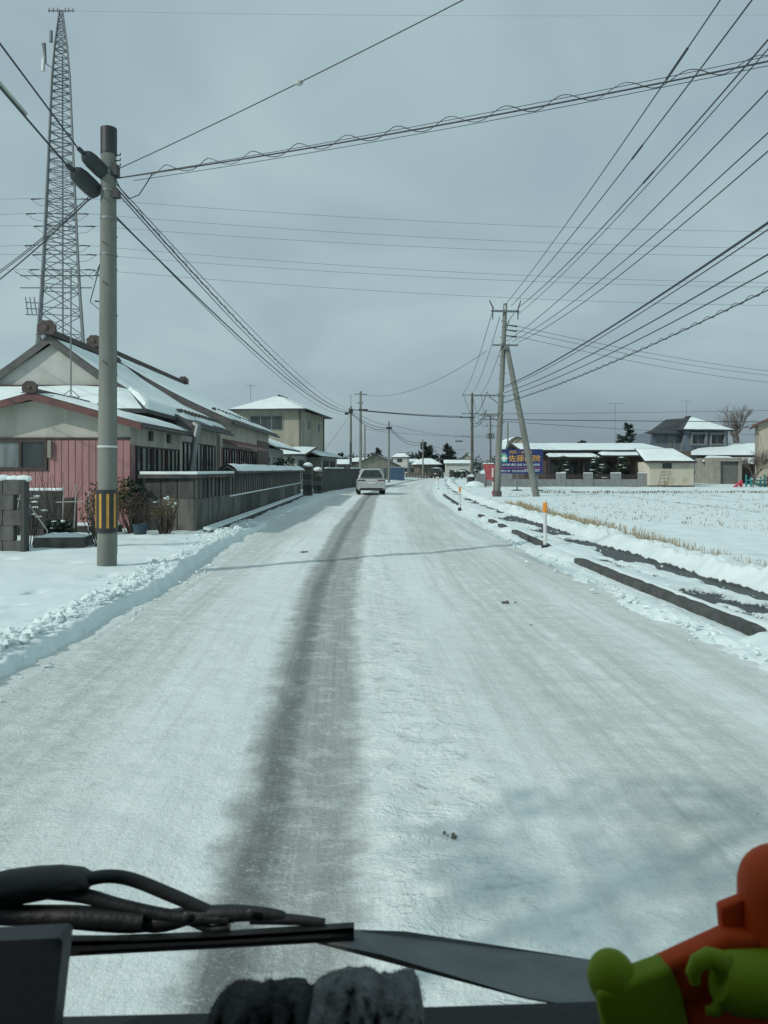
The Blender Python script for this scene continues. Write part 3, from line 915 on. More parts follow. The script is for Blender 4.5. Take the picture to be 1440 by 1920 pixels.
# roof with dull red barge boards
roof_plane(h1, (2.80, -0.45, 2.84), (2.80, 5.4, 2.84), (0, 5.4, 3.62), (0, -0.45, 3.62), M_TILE, True, seed=11, sn=0.12)
roof_plane(h1, (-3.1, 5.4, 2.76), (-3.1, -0.45, 2.76), (0, -0.45, 3.62), (0, 5.4, 3.62), M_TILE, True, seed=12, sn=0.12)
for sx, ex, ez in ((1, 2.82, 2.83), (-1, -3.12, 2.75)):
    MB().poly([(0, -0.47, 3.60), (ex, -0.47, ez), (ex, -0.47, ez - 0.17), (0, -0.47, 3.42)], (0, 0.05, 0)).build('barge_board', M_REDFASC, h1)
MB().tube([(0, -0.4, 3.66), (0, 5.4, 3.66)], 0.085, 8).build('ridge_cap', M_TILEB, h1)
oni(h1, (0, -0.5, 3.72), 0.165)
MB().tube([(2.86, -0.45, 2.74), (2.86, 5.4, 2.74)], 0.05, 6).build('gutter', M_DARKM, h1)

# --- main block behind: tall gabled roof, pediment and skirt roof
h2 = thing('tiled_house', 'large old house with high snow covered gable roof and rounded ridge tiles', 'house', (-10.9, 25.0, 0.0))
MB().box(-4.2, 4.05, 0.3, 6.4, -0.2, 3.3).build('wall', M_CREAM, h2)
MB().poly([(-2.0, 0.12, 4.40), (2.0, 0.12, 4.40), (0, 0.12, 5.72)], (0, 0.15, 0)).build('pediment', M_OFFW, h2)
MB().box(-2.15, 2.15, 0.0, 0.14, 4.24, 4.40).build('pediment_sill', M_DKWOOD, h2)
# right slope, slightly sagging like the photo's verge
def curved_slope(parent, sgn, y0, y1, x_r, z_r, x_e, z_e, seed, snow=True, sagv=0.22, rm=None):
    n = 8
    prof = []
    for i in range(n + 1):
        f = i / n
        prof.append((x_r + (x_e - x_r) * f, z_r + (z_e - z_r) * f - sagv * math.sin(math.pi * f)))
    pts = [(sgn * px, y0, pz) for px, pz in prof] + [(sgn * px, y0, pz - 0.14) for px, pz in reversed(prof)]
    MB().poly(pts, (0, y1 - y0, 0)).build('roof_slab', rm or M_TILE, parent)
    if snow:
        nu, nv = 26, 30
        vs, fs = [], []
        for j in range(nv + 1):
            for i in range(nu + 1):
                f = i / nu; g_ = j / nv
                y = y0 + 0.10 + (y1 - y0 - 0.16) * g_
                rag = 0.07 * float(vnoise(y * 0.9, seed, 4))
                ff = 0.045 + (0.94 - rag) * f
                xx = x_r + (x_e - x_r) * ff; zz = z_r + (z_e - z_r) * ff - sagv * math.sin(math.pi * ff)
                e_ = min(1, f * nu / 1.5, (1 - f) * nu / 1.3, g_ * nv / 1.5, (1 - g_) * nv / 1.5)
                hh = 0.004 if i in (0, nu) or j in (0, nv) else 0.12 * (0.3 + 0.7 * e_) * (0.75 + 0.5 * float(vnoise(xx, y, seed)))
                vs.append((sgn * xx, y, zz + hh))
        for j in range(nv):
            for i in range(nu):
                q = j * (nu + 1) + i
                fs.append((q, q + 1, q + nu + 2, q + nu + 1))
        MB().add(vs, fs).build('roof_snow', M_RSNOW, parent, smooth=True)
    # barge board at the near verge
    pts = [(sgn * px, y0 - 0.06, pz - 0.02) for px, pz in prof] + [(sgn * px, y0 - 0.06, pz - 0.30) for px, pz in reversed(prof)]
    MB().poly(pts, (0, 0.055, 0)).build('barge_board', M_GREYFASC, parent)
curved_slope(h2, 1, 0.0, 6.5, 0.0, 6.05, 4.65, 3.20, 13)
curved_slope(h2, -1, 0.0, 6.5, 0.0, 6.05, 4.65, 3.20, 14)
MB().box(-0.12, 0.12, -0.1, 6.5, 6.0, 6.14).build('ridge_cap', M_TILEB, h2)
MB().tube([(0, -0.12, 6.17), (0, 6.5, 6.17)], 0.085, 8).build('ridge_roll', M_TILEB, h2)
oni(h2, (0, -0.2, 6.20), 0.25)
roof_plane(h2, (-4.7, -1.9, 3.45), (3.75, -1.9, 3.45), (2.6, 0.05, 4.28), (-2.6, 0.05, 4.28), M_TILE, True, seed=15, sn=0.16)
roof_plane(h2, (3.75, -1.9, 3.45), (4.55, 1.2, 3.22), (2.6, 0.05, 4.27), (2.55, 0.0, 4.27), M_TILE, True, seed=18, sn=0.16)
for i in range(12):
    MB().bbox(4.05, 4.25, 0.3 + i * 0.5, 0.38 + i * 0.5, 3.62 - 0.1, 3.70 - 0.05, 0.01).build('snow_stop', M_DARKM, h2)
for i in range(3):
    window(h2, (4.052, 0.6 + i * 1.9, 0.9), (0, 1, 0), (1, 0, 0), 1.6, 1.7, M_DKWOOD, M_GLASS, 3, 0.05, 0.06, curtain=(2,) if i != 1 else (0, 1))
MB().tube([(4.72, 0, 3.05), (4.72, 6.5, 3.05)], 0.05, 6).build('gutter', M_DARKM, h2)

# --- third block of the row
h3 = thing('long_tiled_house', 'long house with pink awning and higher ridge, between tiled house and two storey house', 'house', (-11.9, 31.7, 0.0))
MB().box(-4.5, 5.1, 0.2, 13.6, -0.2, 3.75).build('wall', M_CREAM, h3)
curved_slope(h3, 1, 0.0, 13.7, 0.0, 6.72, 5.62, 3.70, 16, sagv=0.18)
curved_slope(h3, -1, 0.0, 13.7, 0.0, 6.72, 5.62, 3.70, 17, sagv=0.18)
MB().poly([(-4.6, 0.2, 3.75), (4.6, 0.2, 3.75), (0, 0.2, 6.3)], (0, 0.12, 0)).build('gable', M_OFFW, h3)
MB().box(-0.12, 0.12, -0.1, 13.7, 6.68, 6.82).build('ridge_cap', M_TILEB, h3)
MB().tube([(0, -0.1, 6.85), (0, 13.75, 6.85)], 0.09, 8).build('ridge_roll', M_TILEB, h3)
oni(h3, (0, -0.2, 6.88), 0.26); oni(h3, (0, 13.8, 6.88), 0.26)
MB().poly([(5.1, 0.6, 2.95), (5.1, 9.0, 2.95), (5.75, 9.0, 2.66), (5.75, 0.6, 2.66)], (0, 0, -0.05)).build('awning', M_PINKD, h3)
MB().box(5.102, 5.13, 0.4, 9.2, 0.1, 2.6).build('rose_panel', M_PINKD, h3)
for i in range(5):
    window(h3, (5.132, 0.6 + i * 1.75, 0.85), (0, 1, 0), (1, 0, 0), 1.15, 1.7, M_DKWOOD, M_GLASS, 2, 0.05, 0.06, curtain=(1,) if i % 2 else None)
MB().box(5.102, 5.14, 9.4, 13.4, 0.1, 3.2).build('brown_panel', M_BROWN, h3)
MB().tube([(5.70, 0, 3.55), (5.70, 13.7, 3.55)], 0.055, 6).build('gutter', M_DARKM, h3)
for i in range(16):
    MB().bbox(4.7, 4.86, 0.4 + i * 0.8, 0.48 + i * 0.8, 4.1, 4.24, 0.01).build('snow_stop', M_DARKM, h3)

MB().box(0.5, 4.6, 13.62, 24.0, -0.2, 3.0).build('annex_wall', M_OFFW, h3)
roof_plane(h3, (5.45, 13.75, 3.0), (5.75, 25.0, 3.0), (2.6, 25.0, 4.1), (2.6, 13.75, 4.1), M_TILE, True, seed=19, sn=0.13)
roof_plane(h3, (0.0, 25.0, 3.0), (0.0, 13.75, 3.0), (2.6, 13.75, 4.1), (2.6, 25.0, 4.1), M_TILE, True, seed=23, sn=0.13)
MB().poly([(0.5, 24.0, 3.0), (4.6, 24.0, 3.0), (2.6, 24.0, 3.9)], (0, -0.1, 0)).build('annex_gable', M_OFFW, h3)
window(h3, (4.602, 15.0, 0.9), (0, 1, 0), (1, 0, 0), 2.2, 1.5, M_DKWOOD, M_GLASS, 3)
window(h3, (4.602, 19.0, 0.9), (0, 1, 0), (1, 0, 0), 2.2, 1.5, M_DKWOOD, M_GLASS, 3)
# leaning metal duct between the houses and the wall
t = thing('leaning_duct', 'slanting light blue metal duct leaning on the pink house side', 'duct', (-6.1, 24.4, 0.9))
MB().tube([(-0.05, -0.3, 0.0), (0.12, 0.1, 1.9), (0.16, 0.2, 2.15)], 0.10, 10).build('pipe', M_STEEL, t, smooth=True)
MB().tube([(0.16, 0.2, 2.10), (0.0, 0.3, 2.22)], 0.105, 10).build('elbow', M_STEEL, t, smooth=True)
MB().box(-0.2, 0.15, -0.45, -0.15, -0.9, 0.06).build('base_box', M_CONC3, t)

# two-storey house at the bend
h4 = house('two_storey_house', 'two storey cream house with white hip roof beyond the long wall', (-12.7, 66.0, 0.0), -R(6.5), 5.6, 10.5, 6.75, 1.5, 'hip', M_CREAMY, M_TILE, 0.75,
           wins=((1.2, 5.0, 2.9, 1.25, 3),), swins=((3.0, 5.2, 1.0, 0.9, 2), (7.6, 5.2, 0.8, 0.8, 2)), axis='y', ridge=0.3, seed=20)
MB().tube([(5.58, -0.06, 6.7), (5.58, -0.06, 3.3)], 0.05, 6).build('downpipe', M_DARKM, h4)
MB().tube([(5.66, 10.3, 6.7), (5.66, 10.3, 0.3)], 0.05, 6).build('downpipe', M_DARKM, h4)
roof_plane(h4, (-1.0, -4.6, 2.85), (7.1, -4.6, 2.85), (7.1, 0, 3.55), (-1.0, 0, 3.55), M_TILE, True, seed=21)
roof_plane(h4, (7.7, -1.0, 2.75), (7.7, 11.0, 2.75), (5.6, 11.0, 3.4), (5.6, -1.0, 3.4), M_TILE, True, seed=22)
MB().box(0, 6.2, -4.0, -0.01, -0.2, 2.75).build('ground_floor_wing', M_OFFW, h4)
MB().box(5.61, 7.0, 2.0, 10.0, -0.2, 2.7).build('ground_floor_bay', M_OFFW, h4)
window(h4, (7.002, 3.0, 0.8), (0, 1, 0), (1, 0, 0), 2.4, 1.6, M_DKWOOD, M_GLASS, 3)
window(h4, (7.002, 6.4, 0.8), (0, 1, 0), (1, 0, 0), 2.4, 1.6, M_DKWOOD, M_GLASS, 3)
window(h4, (6.202, -3.2, 0.9), (0, 1, 0), (1, 0, 0), 1.8, 1.5, M_DKWOOD, M_GLASS, 2)

def antenna(label, base, hgt, arms=5, w=0.8, ang=0.3, group='television antennas'):
    t = thing('television_antenna', label, 'antenna', base, ang, group)
    MB().tube([(0, 0, 0), (0, 0, hgt)], 0.022, 6).build('mast', M_STEEL, t)
    b = MB().tube([(-w / 2, 0, hgt - 0.06), (w / 2, 0, hgt - 0.06)], 0.016, 5)
    b.build('boom', M_STEEL, t)
    for i in range(arms):
        x = -w / 2 + w * i / (arms - 1)
        MB().tube([(x, -0.22, hgt - 0.05), (x, 0.22, hgt - 0.05)], 0.010, 4).build('element', M_STEEL, t)
    return t
antenna('small television antenna on the white roof of the two storey house', (-11.7, 67.4, 7.3), 1.75)
# big antenna standing on the skirt roof in front of the pediment
t = thing('roof_antenna_mast', 'tall thin antenna mast on legged stand on the roof before the pediment', 'antenna', (-9.62, 23.6, 3.72))
MB().tube([(0, 0, 0.35), (0, 0, 4.1)], 0.022, 6).build('mast', M_STEEL, t)
for k in range(4):
    a = k * math.pi / 2 + 0.5
    MB().tube([(0.28 * math.cos(a), 0.28 * math.sin(a), -0.12), (0.22 * math.cos(a), 0.22 * math.sin(a), 0.2), (0, 0, 0.38)], 0.013, 5).build('leg', M_STEEL, t)
MB().tube([(0.23 * math.cos(a_ * 0.5236), 0.23 * math.sin(a_ * 0.5236), 0.14) for a_ in range(13)], 0.010, 4).build('hoop', M_STEEL, t)
b_ = MB().tube([(-1.55, 0, 3.88), (0.95, 0, 3.88)], 0.018, 5); b_.build('boom', M_DARKM, t)
for i in range(7):
    x = -1.5 + i * 0.4
    MB().tube([(x, -0.5, 3.89), (x, 0.5, 3.89)], 0.010, 4).build('element', M_DARKM, t)
MB().tube([(0.75, 0.0, 3.88), (1.0, -0.15, 4.35), (0.55, 0.1, 3.1)], 0.016, 5).build('dipole', M_DARKM, t)
MB().tube([(0.55, 0.1, 3.1), (1.15, 0.1, 2.6)], 0.012, 5).build('dipole', M_DARKM, t)

# ================================================================== street walls on the left
wa = thing('panel_wall', 'weathered grey concrete panel wall with flat snowy cap beside pink house', 'wall', (-4.7, 19.0, 0.0))
# face towards the camera and a run along the road
def panel(parent, p, q, z0, z1, th, m, b=0.012, nm='panel'):
    p, q = Vector((p[0], p[1], 0)), Vector((q[0], q[1], 0))
    d_ = (q - p); L = d_.length; d_.normalize(); n_ = Vector((d_.y, -d_.x, 0))
    Mx = Matrix((( d_.x, n_.x, 0, p.x), (d_.y, n_.y, 0, p.y), (0, 0, 1, 0), (0, 0, 0, 1)))
    # n_ points to the visible side when running along +y on the left kerb
    return MB().bbox(0, L, -th, 0, z0, z1, b, Mx)
fx = [(-1.35, 0.45), (-0.9, 0.30), (-0.45, 0.15), (0.0, 0.0)]
for i in range(3):
    panel(wa, fx[i], (fx[i + 1][0] - 0.015, fx[i + 1][1]), -0.1, 0.92, 0.14, 0).build('panel', M_CONC2, wa)
    panel(wa, fx[i], (fx[i + 1][0] - 0.015, fx[i + 1][1]), 0.925, 1.42, 0.10, 0).build('upper_panel', M_CONC3, wa)
for i in range(3):
    y0, y1 = 0.02 + i * 1.35, 1.33 + i * 1.35
    panel(wa, (0.02 * i + 0.03, y0), (0.02 * i + 0.05, y1), -0.1, 0.90, 0.14, 0).build('panel', M_CONC2, wa)
    for k in range(3):
        yy = y0 + 0.05 + k * 0.43
        panel(wa, (0.02 * i + 0.02, yy), (0.02 * i + 0.02, yy + 0.27), 0.905, 1.42, 0.03, 0).build('upright_slab', M_CONC2 if k != 2 else M_CONC3, wa)
panel(wa, (-0.012, 0.05), (0.03, 4.05), 0.905, 1.42, 0.05, 0).build('backing', M_DARKM, wa)
MB().poly([(-1.5, 0.35, 1.425), (0.12, -0.12, 1.425), (0.24, 4.1, 1.425), (-0.1, 4.1, 1.425), (-0.2, 0.3, 1.425), (-1.4, 0.75, 1.425)], (0, 0, 0.10)).build('cap_slab', M_CONC3, wa)
MB().poly([(-1.46, 0.37, 1.527), (0.10, -0.08, 1.527), (0.21, 4.05, 1.527), (-0.06, 4.05, 1.527), (-0.17, 0.32, 1.527), (-1.38, 0.70, 1.527)], (0, 0, 0.07)).build('cap_snow', M_RSNOW, wa)

wb = thing('slatted_wall', 'long concrete wall with upright slats and sloping snowy coping along the road', 'wall', (-4.65, 23.2, 0.0))
NB = 11
def wbx(y): return -0.0 - 0.35 * (y / 23.0)
for i in range(NB):
    y0, y1 = i * 2.08 + 0.01, (i + 1) * 2.08 - 0.01
    panel(wb, (wbx(y0), y0), (wbx(y1), y1), -0.1, 0.82, 0.14, 0).build('panel', M_CONC3 if i % 3 else M_CONC2, wb)
    panel(wb, (wbx(y0) - 0.005, y0), (wbx(y1) - 0.005, y1), 1.44, 1.58, 0.12, 0).build('top_rail', M_CONC3, wb)
    for k in range(4):
        yy = y0 + 0.06 + k * 0.51
        panel(wb, (wbx(yy) - 0.012, yy), (wbx(yy) - 0.012, yy + 0.24), 0.86, 1.44, 0.03, 0).build('slat', M_CONC2, wb)
    panel(wb, (wbx(y0) - 0.038, y0), (wbx(y1) - 0.038, y1), 0.83, 1.43, 0.05, 0).build('backing', M_DARKM, wb)
    # snow resting on the ledge between slats and panel
    panel(wb, (wbx(y0) + 0.01, y0 + 0.02), (wbx(y1) + 0.01, y1 - 0.02), 0.824, 0.865, 0.06, 0).build('ledge_snow', M_RSNOW, wb)
L = NB * 2.08
for sgn, nm in ((1, 'a'), (-1, 'b')):
    MB().poly([(wbx(0) - 0.07 + sgn * 0.36, -0.1, 1.585), (wbx(L) - 0.07 + sgn * 0.36, L + 0.1, 1.585), (wbx(L) - 0.07, L + 0.1, 1.76), (wbx(0) - 0.07, -0.1, 1.76)], (0, 0, -0.05)).build('coping', M_TILE, wb)
    vs, fs = [], []
    for j in range(61):
        y = -0.08 + (L + 0.16) * j / 60
        for i in range(6):
            f = i / 5
            xx = wbx(y) - 0.07 + sgn * (0.01 + 0.33 * f * (1 - 0.10 * float(vnoise(y * 2, 1.5, 4))))
            zz = 1.77 - 0.175 * f + (0.06 * (1 - f ** 4) if 0 < i else 0.06) * (0.7 + 0.6 * float(vnoise(y, f * 2, 6)))
            if i == 5: zz = 1.60
            vs.append((xx, y, zz))
    for j in range(60):
        for i in range(5):
            q = j * 6 + i
            fs.append((q, q + 1, q + 7, q + 6))
    MB().add(vs, fs).build('coping_snow', M_RSNOW, wb, smooth=True)
# low gutter kerb in front of both walls, with snow
gk = thing('gutter_kerb', 'narrow snow topped concrete ledge at the foot of the left walls', 'kerb', (-4.4, 18.9, 0.0))
for i in range(13):
    y0, y1 = i * 2.05, (i + 1) * 2.05 - 0.02
    x0 = 0.12 - 0.50 * y0 / 26
    x1 = 0.12 - 0.50 * y1 / 26
    MB().poly([(x0, y0, -0.05), (x1, y1, -0.05), (x1, y1, 0.13), (x0, y0, 0.13)], (-0.18, 0, 0)).build('ledge_stone', M_CONC3, gk)
    MB().poly([(x0 - 0.01, y0, 0.131), (x1 - 0.01, y1, 0.131), (x1 - 0.17, y1, 0.175), (x0 - 0.17, y0, 0.175)], (0, 0, 0.05)).build('ledge_snow', M_RSNOW, gk)

def gate_pillar(label, loc, h):
    t = thing('gate_pillar', label, 'pillar', loc, -R(3), 'gate pillars by the road')
    for k in range(5):
        MB().bbox(-0.27, 0.27, -0.27, 0.27, h * k / 5 - (0.1 if k == 0 else 0), h * (k + 1) / 5 - 0.012, 0.015).build('block', M_CONC3 if k % 2 else M_CONC2, t)
    MB().bbox(-0.34, 0.34, -0.34, 0.34, h, h + 0.10, 0.02).build('capstone', M_CONC2, t)
    MB().ball((0, 0, h + 0.16), (0.31, 0.31, 0.20), 12, 7, 0.1).build('snow_cap', M_RSNOW, t, smooth=True)
gate_pillar('gate pillar with round snow cap at the end of the slatted wall', (-4.72, 47.6, 0.0), 1.72)
gate_pillar('lower gate pillar farther along where the plain dark wall starts', (-4.45, 51.6, 0.0), 1.45)
t = thing('plain_wall', 'plain dark concrete wall running from the gate to the first far pole', 'wall', (-4.4, 52.2, 0.0))
pts = [(0, 0), (0.25, 4), (0.6, 8), (1.05, 12), (1.6, 16), (2.25, 20), (2.9, 23.5)]
for i in range(6):
    panel(t, pts[i], (pts[i + 1][0], pts[i + 1][1] - 0.02), -0.1, 1.62, 0.16, 0).build('panel', M_CONC3, t)
    panel(t, (pts[i][0] + 0.04, pts[i][1]), (pts[i + 1][0] + 0.04, pts[i + 1][1] - 0.02), 1.622, 1.72, 0.26, 0).build('cap_slab', M_CONC3, t)
    if i in (1, 2, 4):
        panel(t, (pts[i][0] + 0.03, pts[i][1]), (pts[i + 1][0] + 0.03, pts[i + 1][1] - 0.02), 1.722, 1.80, 0.24, 0, 0.03).build('cap_snow', M_RSNOW, t)

# near block wall at the very left
t = thing('block_wall', 'mottled concrete block wall with snow on top, left of the planter', 'wall', (-8.2, 13.7, 0.1))
for r_ in range(5):
    for c_ in range(5):
        x0 = -0.2 + c_ * 0.40 - (0.2 if r_ % 2 else 0)
        x1 = min(x0 + 0.39, 1.72)
        x0 = max(x0, -0.35)
        if x1 - x0 < 0.05: continue
        MB().bbox(x0, x1, 0, 0.15, r_ * 0.275 - (0.15 if r_ == 0 else 0), r_ * 0.275 + 0.268, 0.006).build('block', M_CONC2, t)
MB().bbox(1.725, 1.80, -0.02, 0.17, -0.15, 1.36, 0.01).build('end_post', M_CONC3, t)
m = MB()
for i in range(12):
    m.ball((-0.3 + i * 0.185, 0.08, 1.385), (0.16, 0.10, 0.05 + 0.02 * rng.random()), 8, 5, 0.2)
m.build('snow_cap', M_RSNOW, t, smooth=True)
t = thing('low_block_wall', 'lower grey block wall standing behind the snowy support canes', 'wall', (-8.7, 17.6, 0.0))
for r_ in range(4):
    for c_ in range(4):
        MB().bbox(c_ * 0.33, c_ * 0.33 + 0.322, 0, 0.14, r_ * 0.29 - (0.1 if r_ == 0 else 0), r_ * 0.29 + 0.283, 0.006).build('block', M_CONC3, t)
MB().bbox(0.0, 1.31, 0.0, 0.14, 1.165, 1.22, 0.02).build('snow_cap', M_RSNOW, t)
MB().bbox(1.34, 1.60, -0.05, 0.2, -0.1, 1.0, 0.02).build('end_post', M_DKWOOD, t)

# planter
t = thing('stone_planter', 'low square concrete planter filled with snow beside the striped pole', 'planter', (-6.05, 14.6, 0.12), R(8))
MB().bbox(-0.5, 0.42, -0.32, 0.4, -0.1, 0.26, 0.02).build('basin', M_CONC2, t)
m = MB(); vs = []
for j in range(9):
    for i in range(9):
        u, v = i / 8, j / 8
        e_ = min(u, 1 - u, v, 1 - v) * 4
        vs.append((-0.49 + 0.9 * u, -0.31 + 0.7 * v, 0.262 + 0.05 * min(1, e_) * (0.7 + rng.random() * 0.5)))
m.add(vs, [(j * 9 + i, j * 9 + i + 1, j * 9 + i + 10, j * 9 + i + 9) for j in range(8) for i in range(8)])
m.build('snow_fill', M_RSNOW, t, smooth=True)

def stems(mb, base, n, h, spread, r, rg_, lean=0.0):
    for _ in range(n):
        a = rg_.random() * 6.28
        p0 = Vector(base) + Vector((math.cos(a), math.sin(a), 0)) * spread * 0.25 * rg_.random()
        p2 = p0 + Vector((math.cos(a) * spread * rg_.random() + lean, math.sin(a) * spread * rg_.random(), h * (0.6 + 0.5 * rg_.random())))
        p1 = (p0 + p2) / 2 + Vector((rg_.gauss(0, 0.05), rg_.gauss(0, 0.05), 0.05))
        mb.tube([p0, p1, p2], [r, r * 0.7, r * 0.3], 4, False)

def shrub(label, loc, h, rad, leafm, nleaf, nst, lsize=0.05, snow=0, group='garden shrubs on the left', seed=1, name='garden_shrub'):
    rg_ = random.Random(seed)
    t = thing(name, label, 'shrub', loc, 0, group)
    m = MB(); stems(m, (0, 0, -0.1), nst, h, rad, 0.014, rg_)
    m.build('stem', M_BARK, t)
    if nleaf:
        m = MB()
        for _ in range(7):
            c = (rg_.gauss(0, rad * 0.45), rg_.gauss(0, rad * 0.45), h * (0.5 + 0.45 * rg_.random()))
            m.leaves(c, (rad * 0.5, rad * 0.5, h * 0.2), nleaf // 7, lsize, rg_)
        o_ = m.build('foliage', leafm, t)
    if snow:
        m = MB()
        for _ in range(snow):
            m.ball((rg_.gauss(0, rad * 0.5), rg_.gauss(0, rad * 0.5), h * (0.75 + 0.3 * rg_.random())), (0.02 + 0.06 * rg_.random(), 0.02 + 0.05 * rg_.random(), 0.012 + 0.025 * rg_.random()), 7, 5, 0.7, rg_)
        m.build('snow_clumps', M_RSNOW, t, smooth=True)
    return t
shrub('withered brown leafed shrub right behind the striped pole', (-5.35, 14.6, 0.15), 1.25, 0.42, M_LEAFB, 620, 54, 0.034, 0, seed=3)
shrub('low snow dusted evergreen bush behind the planter', (-6.5, 15.3, 0.1), 0.5, 0.28, M_PINE, 500, 6, 0.05, 5, seed=4)
shrub('bare reddish shrub against the pink boards', (-7.3, 17.2, 0.1), 1.5, 0.6, M_LEAFR, 0, 26, 0.05, 0, seed=5)
shrub('reddish shrub with snow clumps at the panel wall corner', (-5.95, 18.2, 0.1), 0.95, 0.38, M_LEAFR, 320, 46, 0.03, 0, seed=6)
shrub('russet bush capped with snow before the panel wall', (-5.1, 17.9, 0.1), 0.9, 0.36, M_LEAFB, 420, 46, 0.03, 7, seed=7)
shrub('dark shrub between pink house corner and panel wall', (-6.25, 19.2, 0.0), 1.3, 0.4, M_PINE, 700, 10, 0.06, 0, seed=8)
shrub('clipped shrub topped with snow behind the slatted wall end', (-6.1, 44.5, 0.0), 2.2, 0.6, M_PINE, 700, 10, 0.09, 24, seed=9)
M_BUCKET = mat('dark_blue_plastic', (0.025, 0.06, 0.085), 0.5, 0.3, 5.0)
t = thing('blue_bucket', 'blue plastic bucket by the shrubs below the panel wall', 'bucket', (-5.62, 17.7, 0.08))
MB().loft([[(r_ * math.cos(a_ * 0.5236), r_ * math.sin(a_ * 0.5236), z_) for a_ in range(12)] for r_, z_ in ((0.13, 0), (0.17, 0.28), (0.185, 0.29), (0.185, 0.31), (0.15, 0.31), (0.13, 0.2))]).build('body', M_BUCKET, t, smooth=True)

# bamboo canes tied over plants
def cane_frame(label, loc, canes, bars):
    t = thing('cane_frame', label, 'plant support', loc, 0, 'bamboo plant supports')
    for a, b in canes:
        MB().tube([a, b], 0.013, 5).build('cane', M_BAMBOO, t)
    for a, b in bars:
        MB().tube([a, b], 0.011, 5).build('cross_bar', M_BAMBOO, t)
cane_frame('upright bamboo canes with crossbar in front of the pink boards', (-6.55, 15.6, 0.1),
           [((0, 0, 0), (0.05, 0, 1.25)), ((0.24, 0, 0), (0.30, 0, 1.25)), ((0.5, 0.1, 0), (0.52, 0.1, 1.1))], [((-0.12, 0, 0.88), (0.45, 0, 0.90))])
cane_frame('snowy slanting canes tied into a cone beside the block wall', (-7.05, 15.0, 0.1),
           [((-0.25, 0, 0), (0.02, 0, 1.45)), ((-0.1, 0.2, 0), (0.0, 0, 1.1)), ((0.05, -0.2, 0), (0.0, 0, 1.15)), ((0.48, 0, 0.35), (0.0, 0, 1.02)), ((0.48, 0, 0.35), (0.36, 0.0, 0.0))], [((-0.2, 0, 0.95), (0.3, 0, 1.0))])
t = thing('snowy_twigs', 'bare dark bush with snow lying on its twigs by the block wall', 'shrub', (-7.0, 15.2, 0.1))
m = MB(); rgx = random.Random(12); stems(m, (0, 0, 0), 16, 1.1, 0.45, 0.012, rgx); m.build('stem', M_BARK, t)
m = MB()
for _ in range(9):
    m.ball((rgx.gauss(0, 0.2), rgx.gauss(0, 0.1), 0.5 + 0.55 * rgx.random()), (0.07, 0.04, 0.016), 7, 5, 0.6, rgx)
m.build('snow_clumps', M_RSNOW, t, smooth=True)
t = thing('stone_slab', 'stepping stone slab with snow at the foot of the pink wall', 'slab', (-7.2, 18.9, 0.05))
MB().bbox(-0.5, 0.7, -0.2, 0.2, 0.0, 0.22, 0.02).build('slab', M_CONC3, t)
MB().bbox(-0.47, 0.67, -0.18, 0.18, 0.222, 0.28, 0.03).build('snow', M_RSNOW, t)
# ================================================================== utility poles
def pole_body(t, h, r0, r1, lean=(0, 0), m=None, n=14):
    pts = [(lean[0] * f, lean[1] * f, -0.4 * (1 - f) + h * f) for f in (0, 0.2, 0.4, 0.6, 0.8, 1.0)]
    MB().tube(pts, [r0 + (r1 - r0) * i / 5 for i in range(6)], n).build('shaft', m or M_CONC, t, smooth=True)
def at_h(lean, h, z):
    return Vector((lean[0] * z / h, lean[1] * z / h, z))
def crossarm(t, c, w, ang=0.0, n=3, ins=0.2, th=0.05, mi=None):
    c = Vector(c); d_ = Vector((math.cos(ang), math.sin(ang), 0))
    nrm = Vector((-d_.y, d_.x, 0))
    pts = [c - d_ * w / 2 + nrm * th * 2.6, c + d_ * w / 2 + nrm * th * 2.6, c + d_ * w / 2 + nrm * th * 1.0, c - d_ * w / 2 + nrm * th * 1.0]
    a_ = MB().poly(pts, (0, 0, -th * 2)).build('crossarm', M_STEEL, t)
    for i in range(n):
        p = c + d_ * (-w / 2 + 0.06 + (w - 0.12) * i / max(1, n - 1)) + nrm * th * 1.8
        MB().loft([[(p.x + r_ * math.cos(k * 1.0472), p.y + r_ * math.sin(k * 1.0472), p.z + z_) for k in range(6)] for r_, z_ in ((0.02, 0), (0.05, ins * 0.3), (0.03, ins * 0.45), (0.055, ins * 0.6), (0.03, ins * 0.8), (0.04, ins))]).build('insulator', mi or M_WHITE, a_)
    return a_

# --- near left pole with the black and yellow guard
LPX, LPY = -4.23, 11.72
lp = thing('utility_pole', 'thick concrete utility pole with black and yellow guard stripes at left', 'pole', (LPX, LPY, 0.15), 0, 'utility poles along the road')
H_ = 6.68
pole_body(lp, H_, 0.148, 0.112, (0.03, 0), M_CONC, 24)
rb = 0.148
def ring(t, nm, z0, z1, r, m, n=24, cx=0.0):
    return MB().loft([[(cx + r * math.cos(k * 2 * math.pi / n), r * math.sin(k * 2 * math.pi / n), z) for k in range(n)] for z in (z0, z1)]).build(nm, m, t, smooth=True)
g_ = ring(lp, 'guard_band', 0.54, 1.19, 0.158, M_BLACKP)
for k in range(9):
    a = k * 2 * math.pi / 9 + 0.25
    vs = []
    for zz in (0.61, 1.13):
        for da in (-0.13, 0.13):
            vs.append((0.162 * math.cos(a + da), 0.162 * math.sin(a + da), zz))
    MB().add(vs, [(0, 1, 3, 2)]).build('yellow_stripe', M_YELLOW, g_)
ring(lp, 'tie_band', 1.83, 1.86, 0.147, M_WHITE, cx=0.01)
for z_, r_ in ((5.30, 0.126), (6.0, 0.122), (6.08, 0.124), (5.72, 0.124), (4.75, 0.128)):
    ring(lp, 'clamp_band', z_, z_ + 0.035, r_, M_STEEL, cx=0.027)
ring(lp, 'pole_cap', 6.30, 6.70, 0.122, M_BLACKP, cx=0.03)
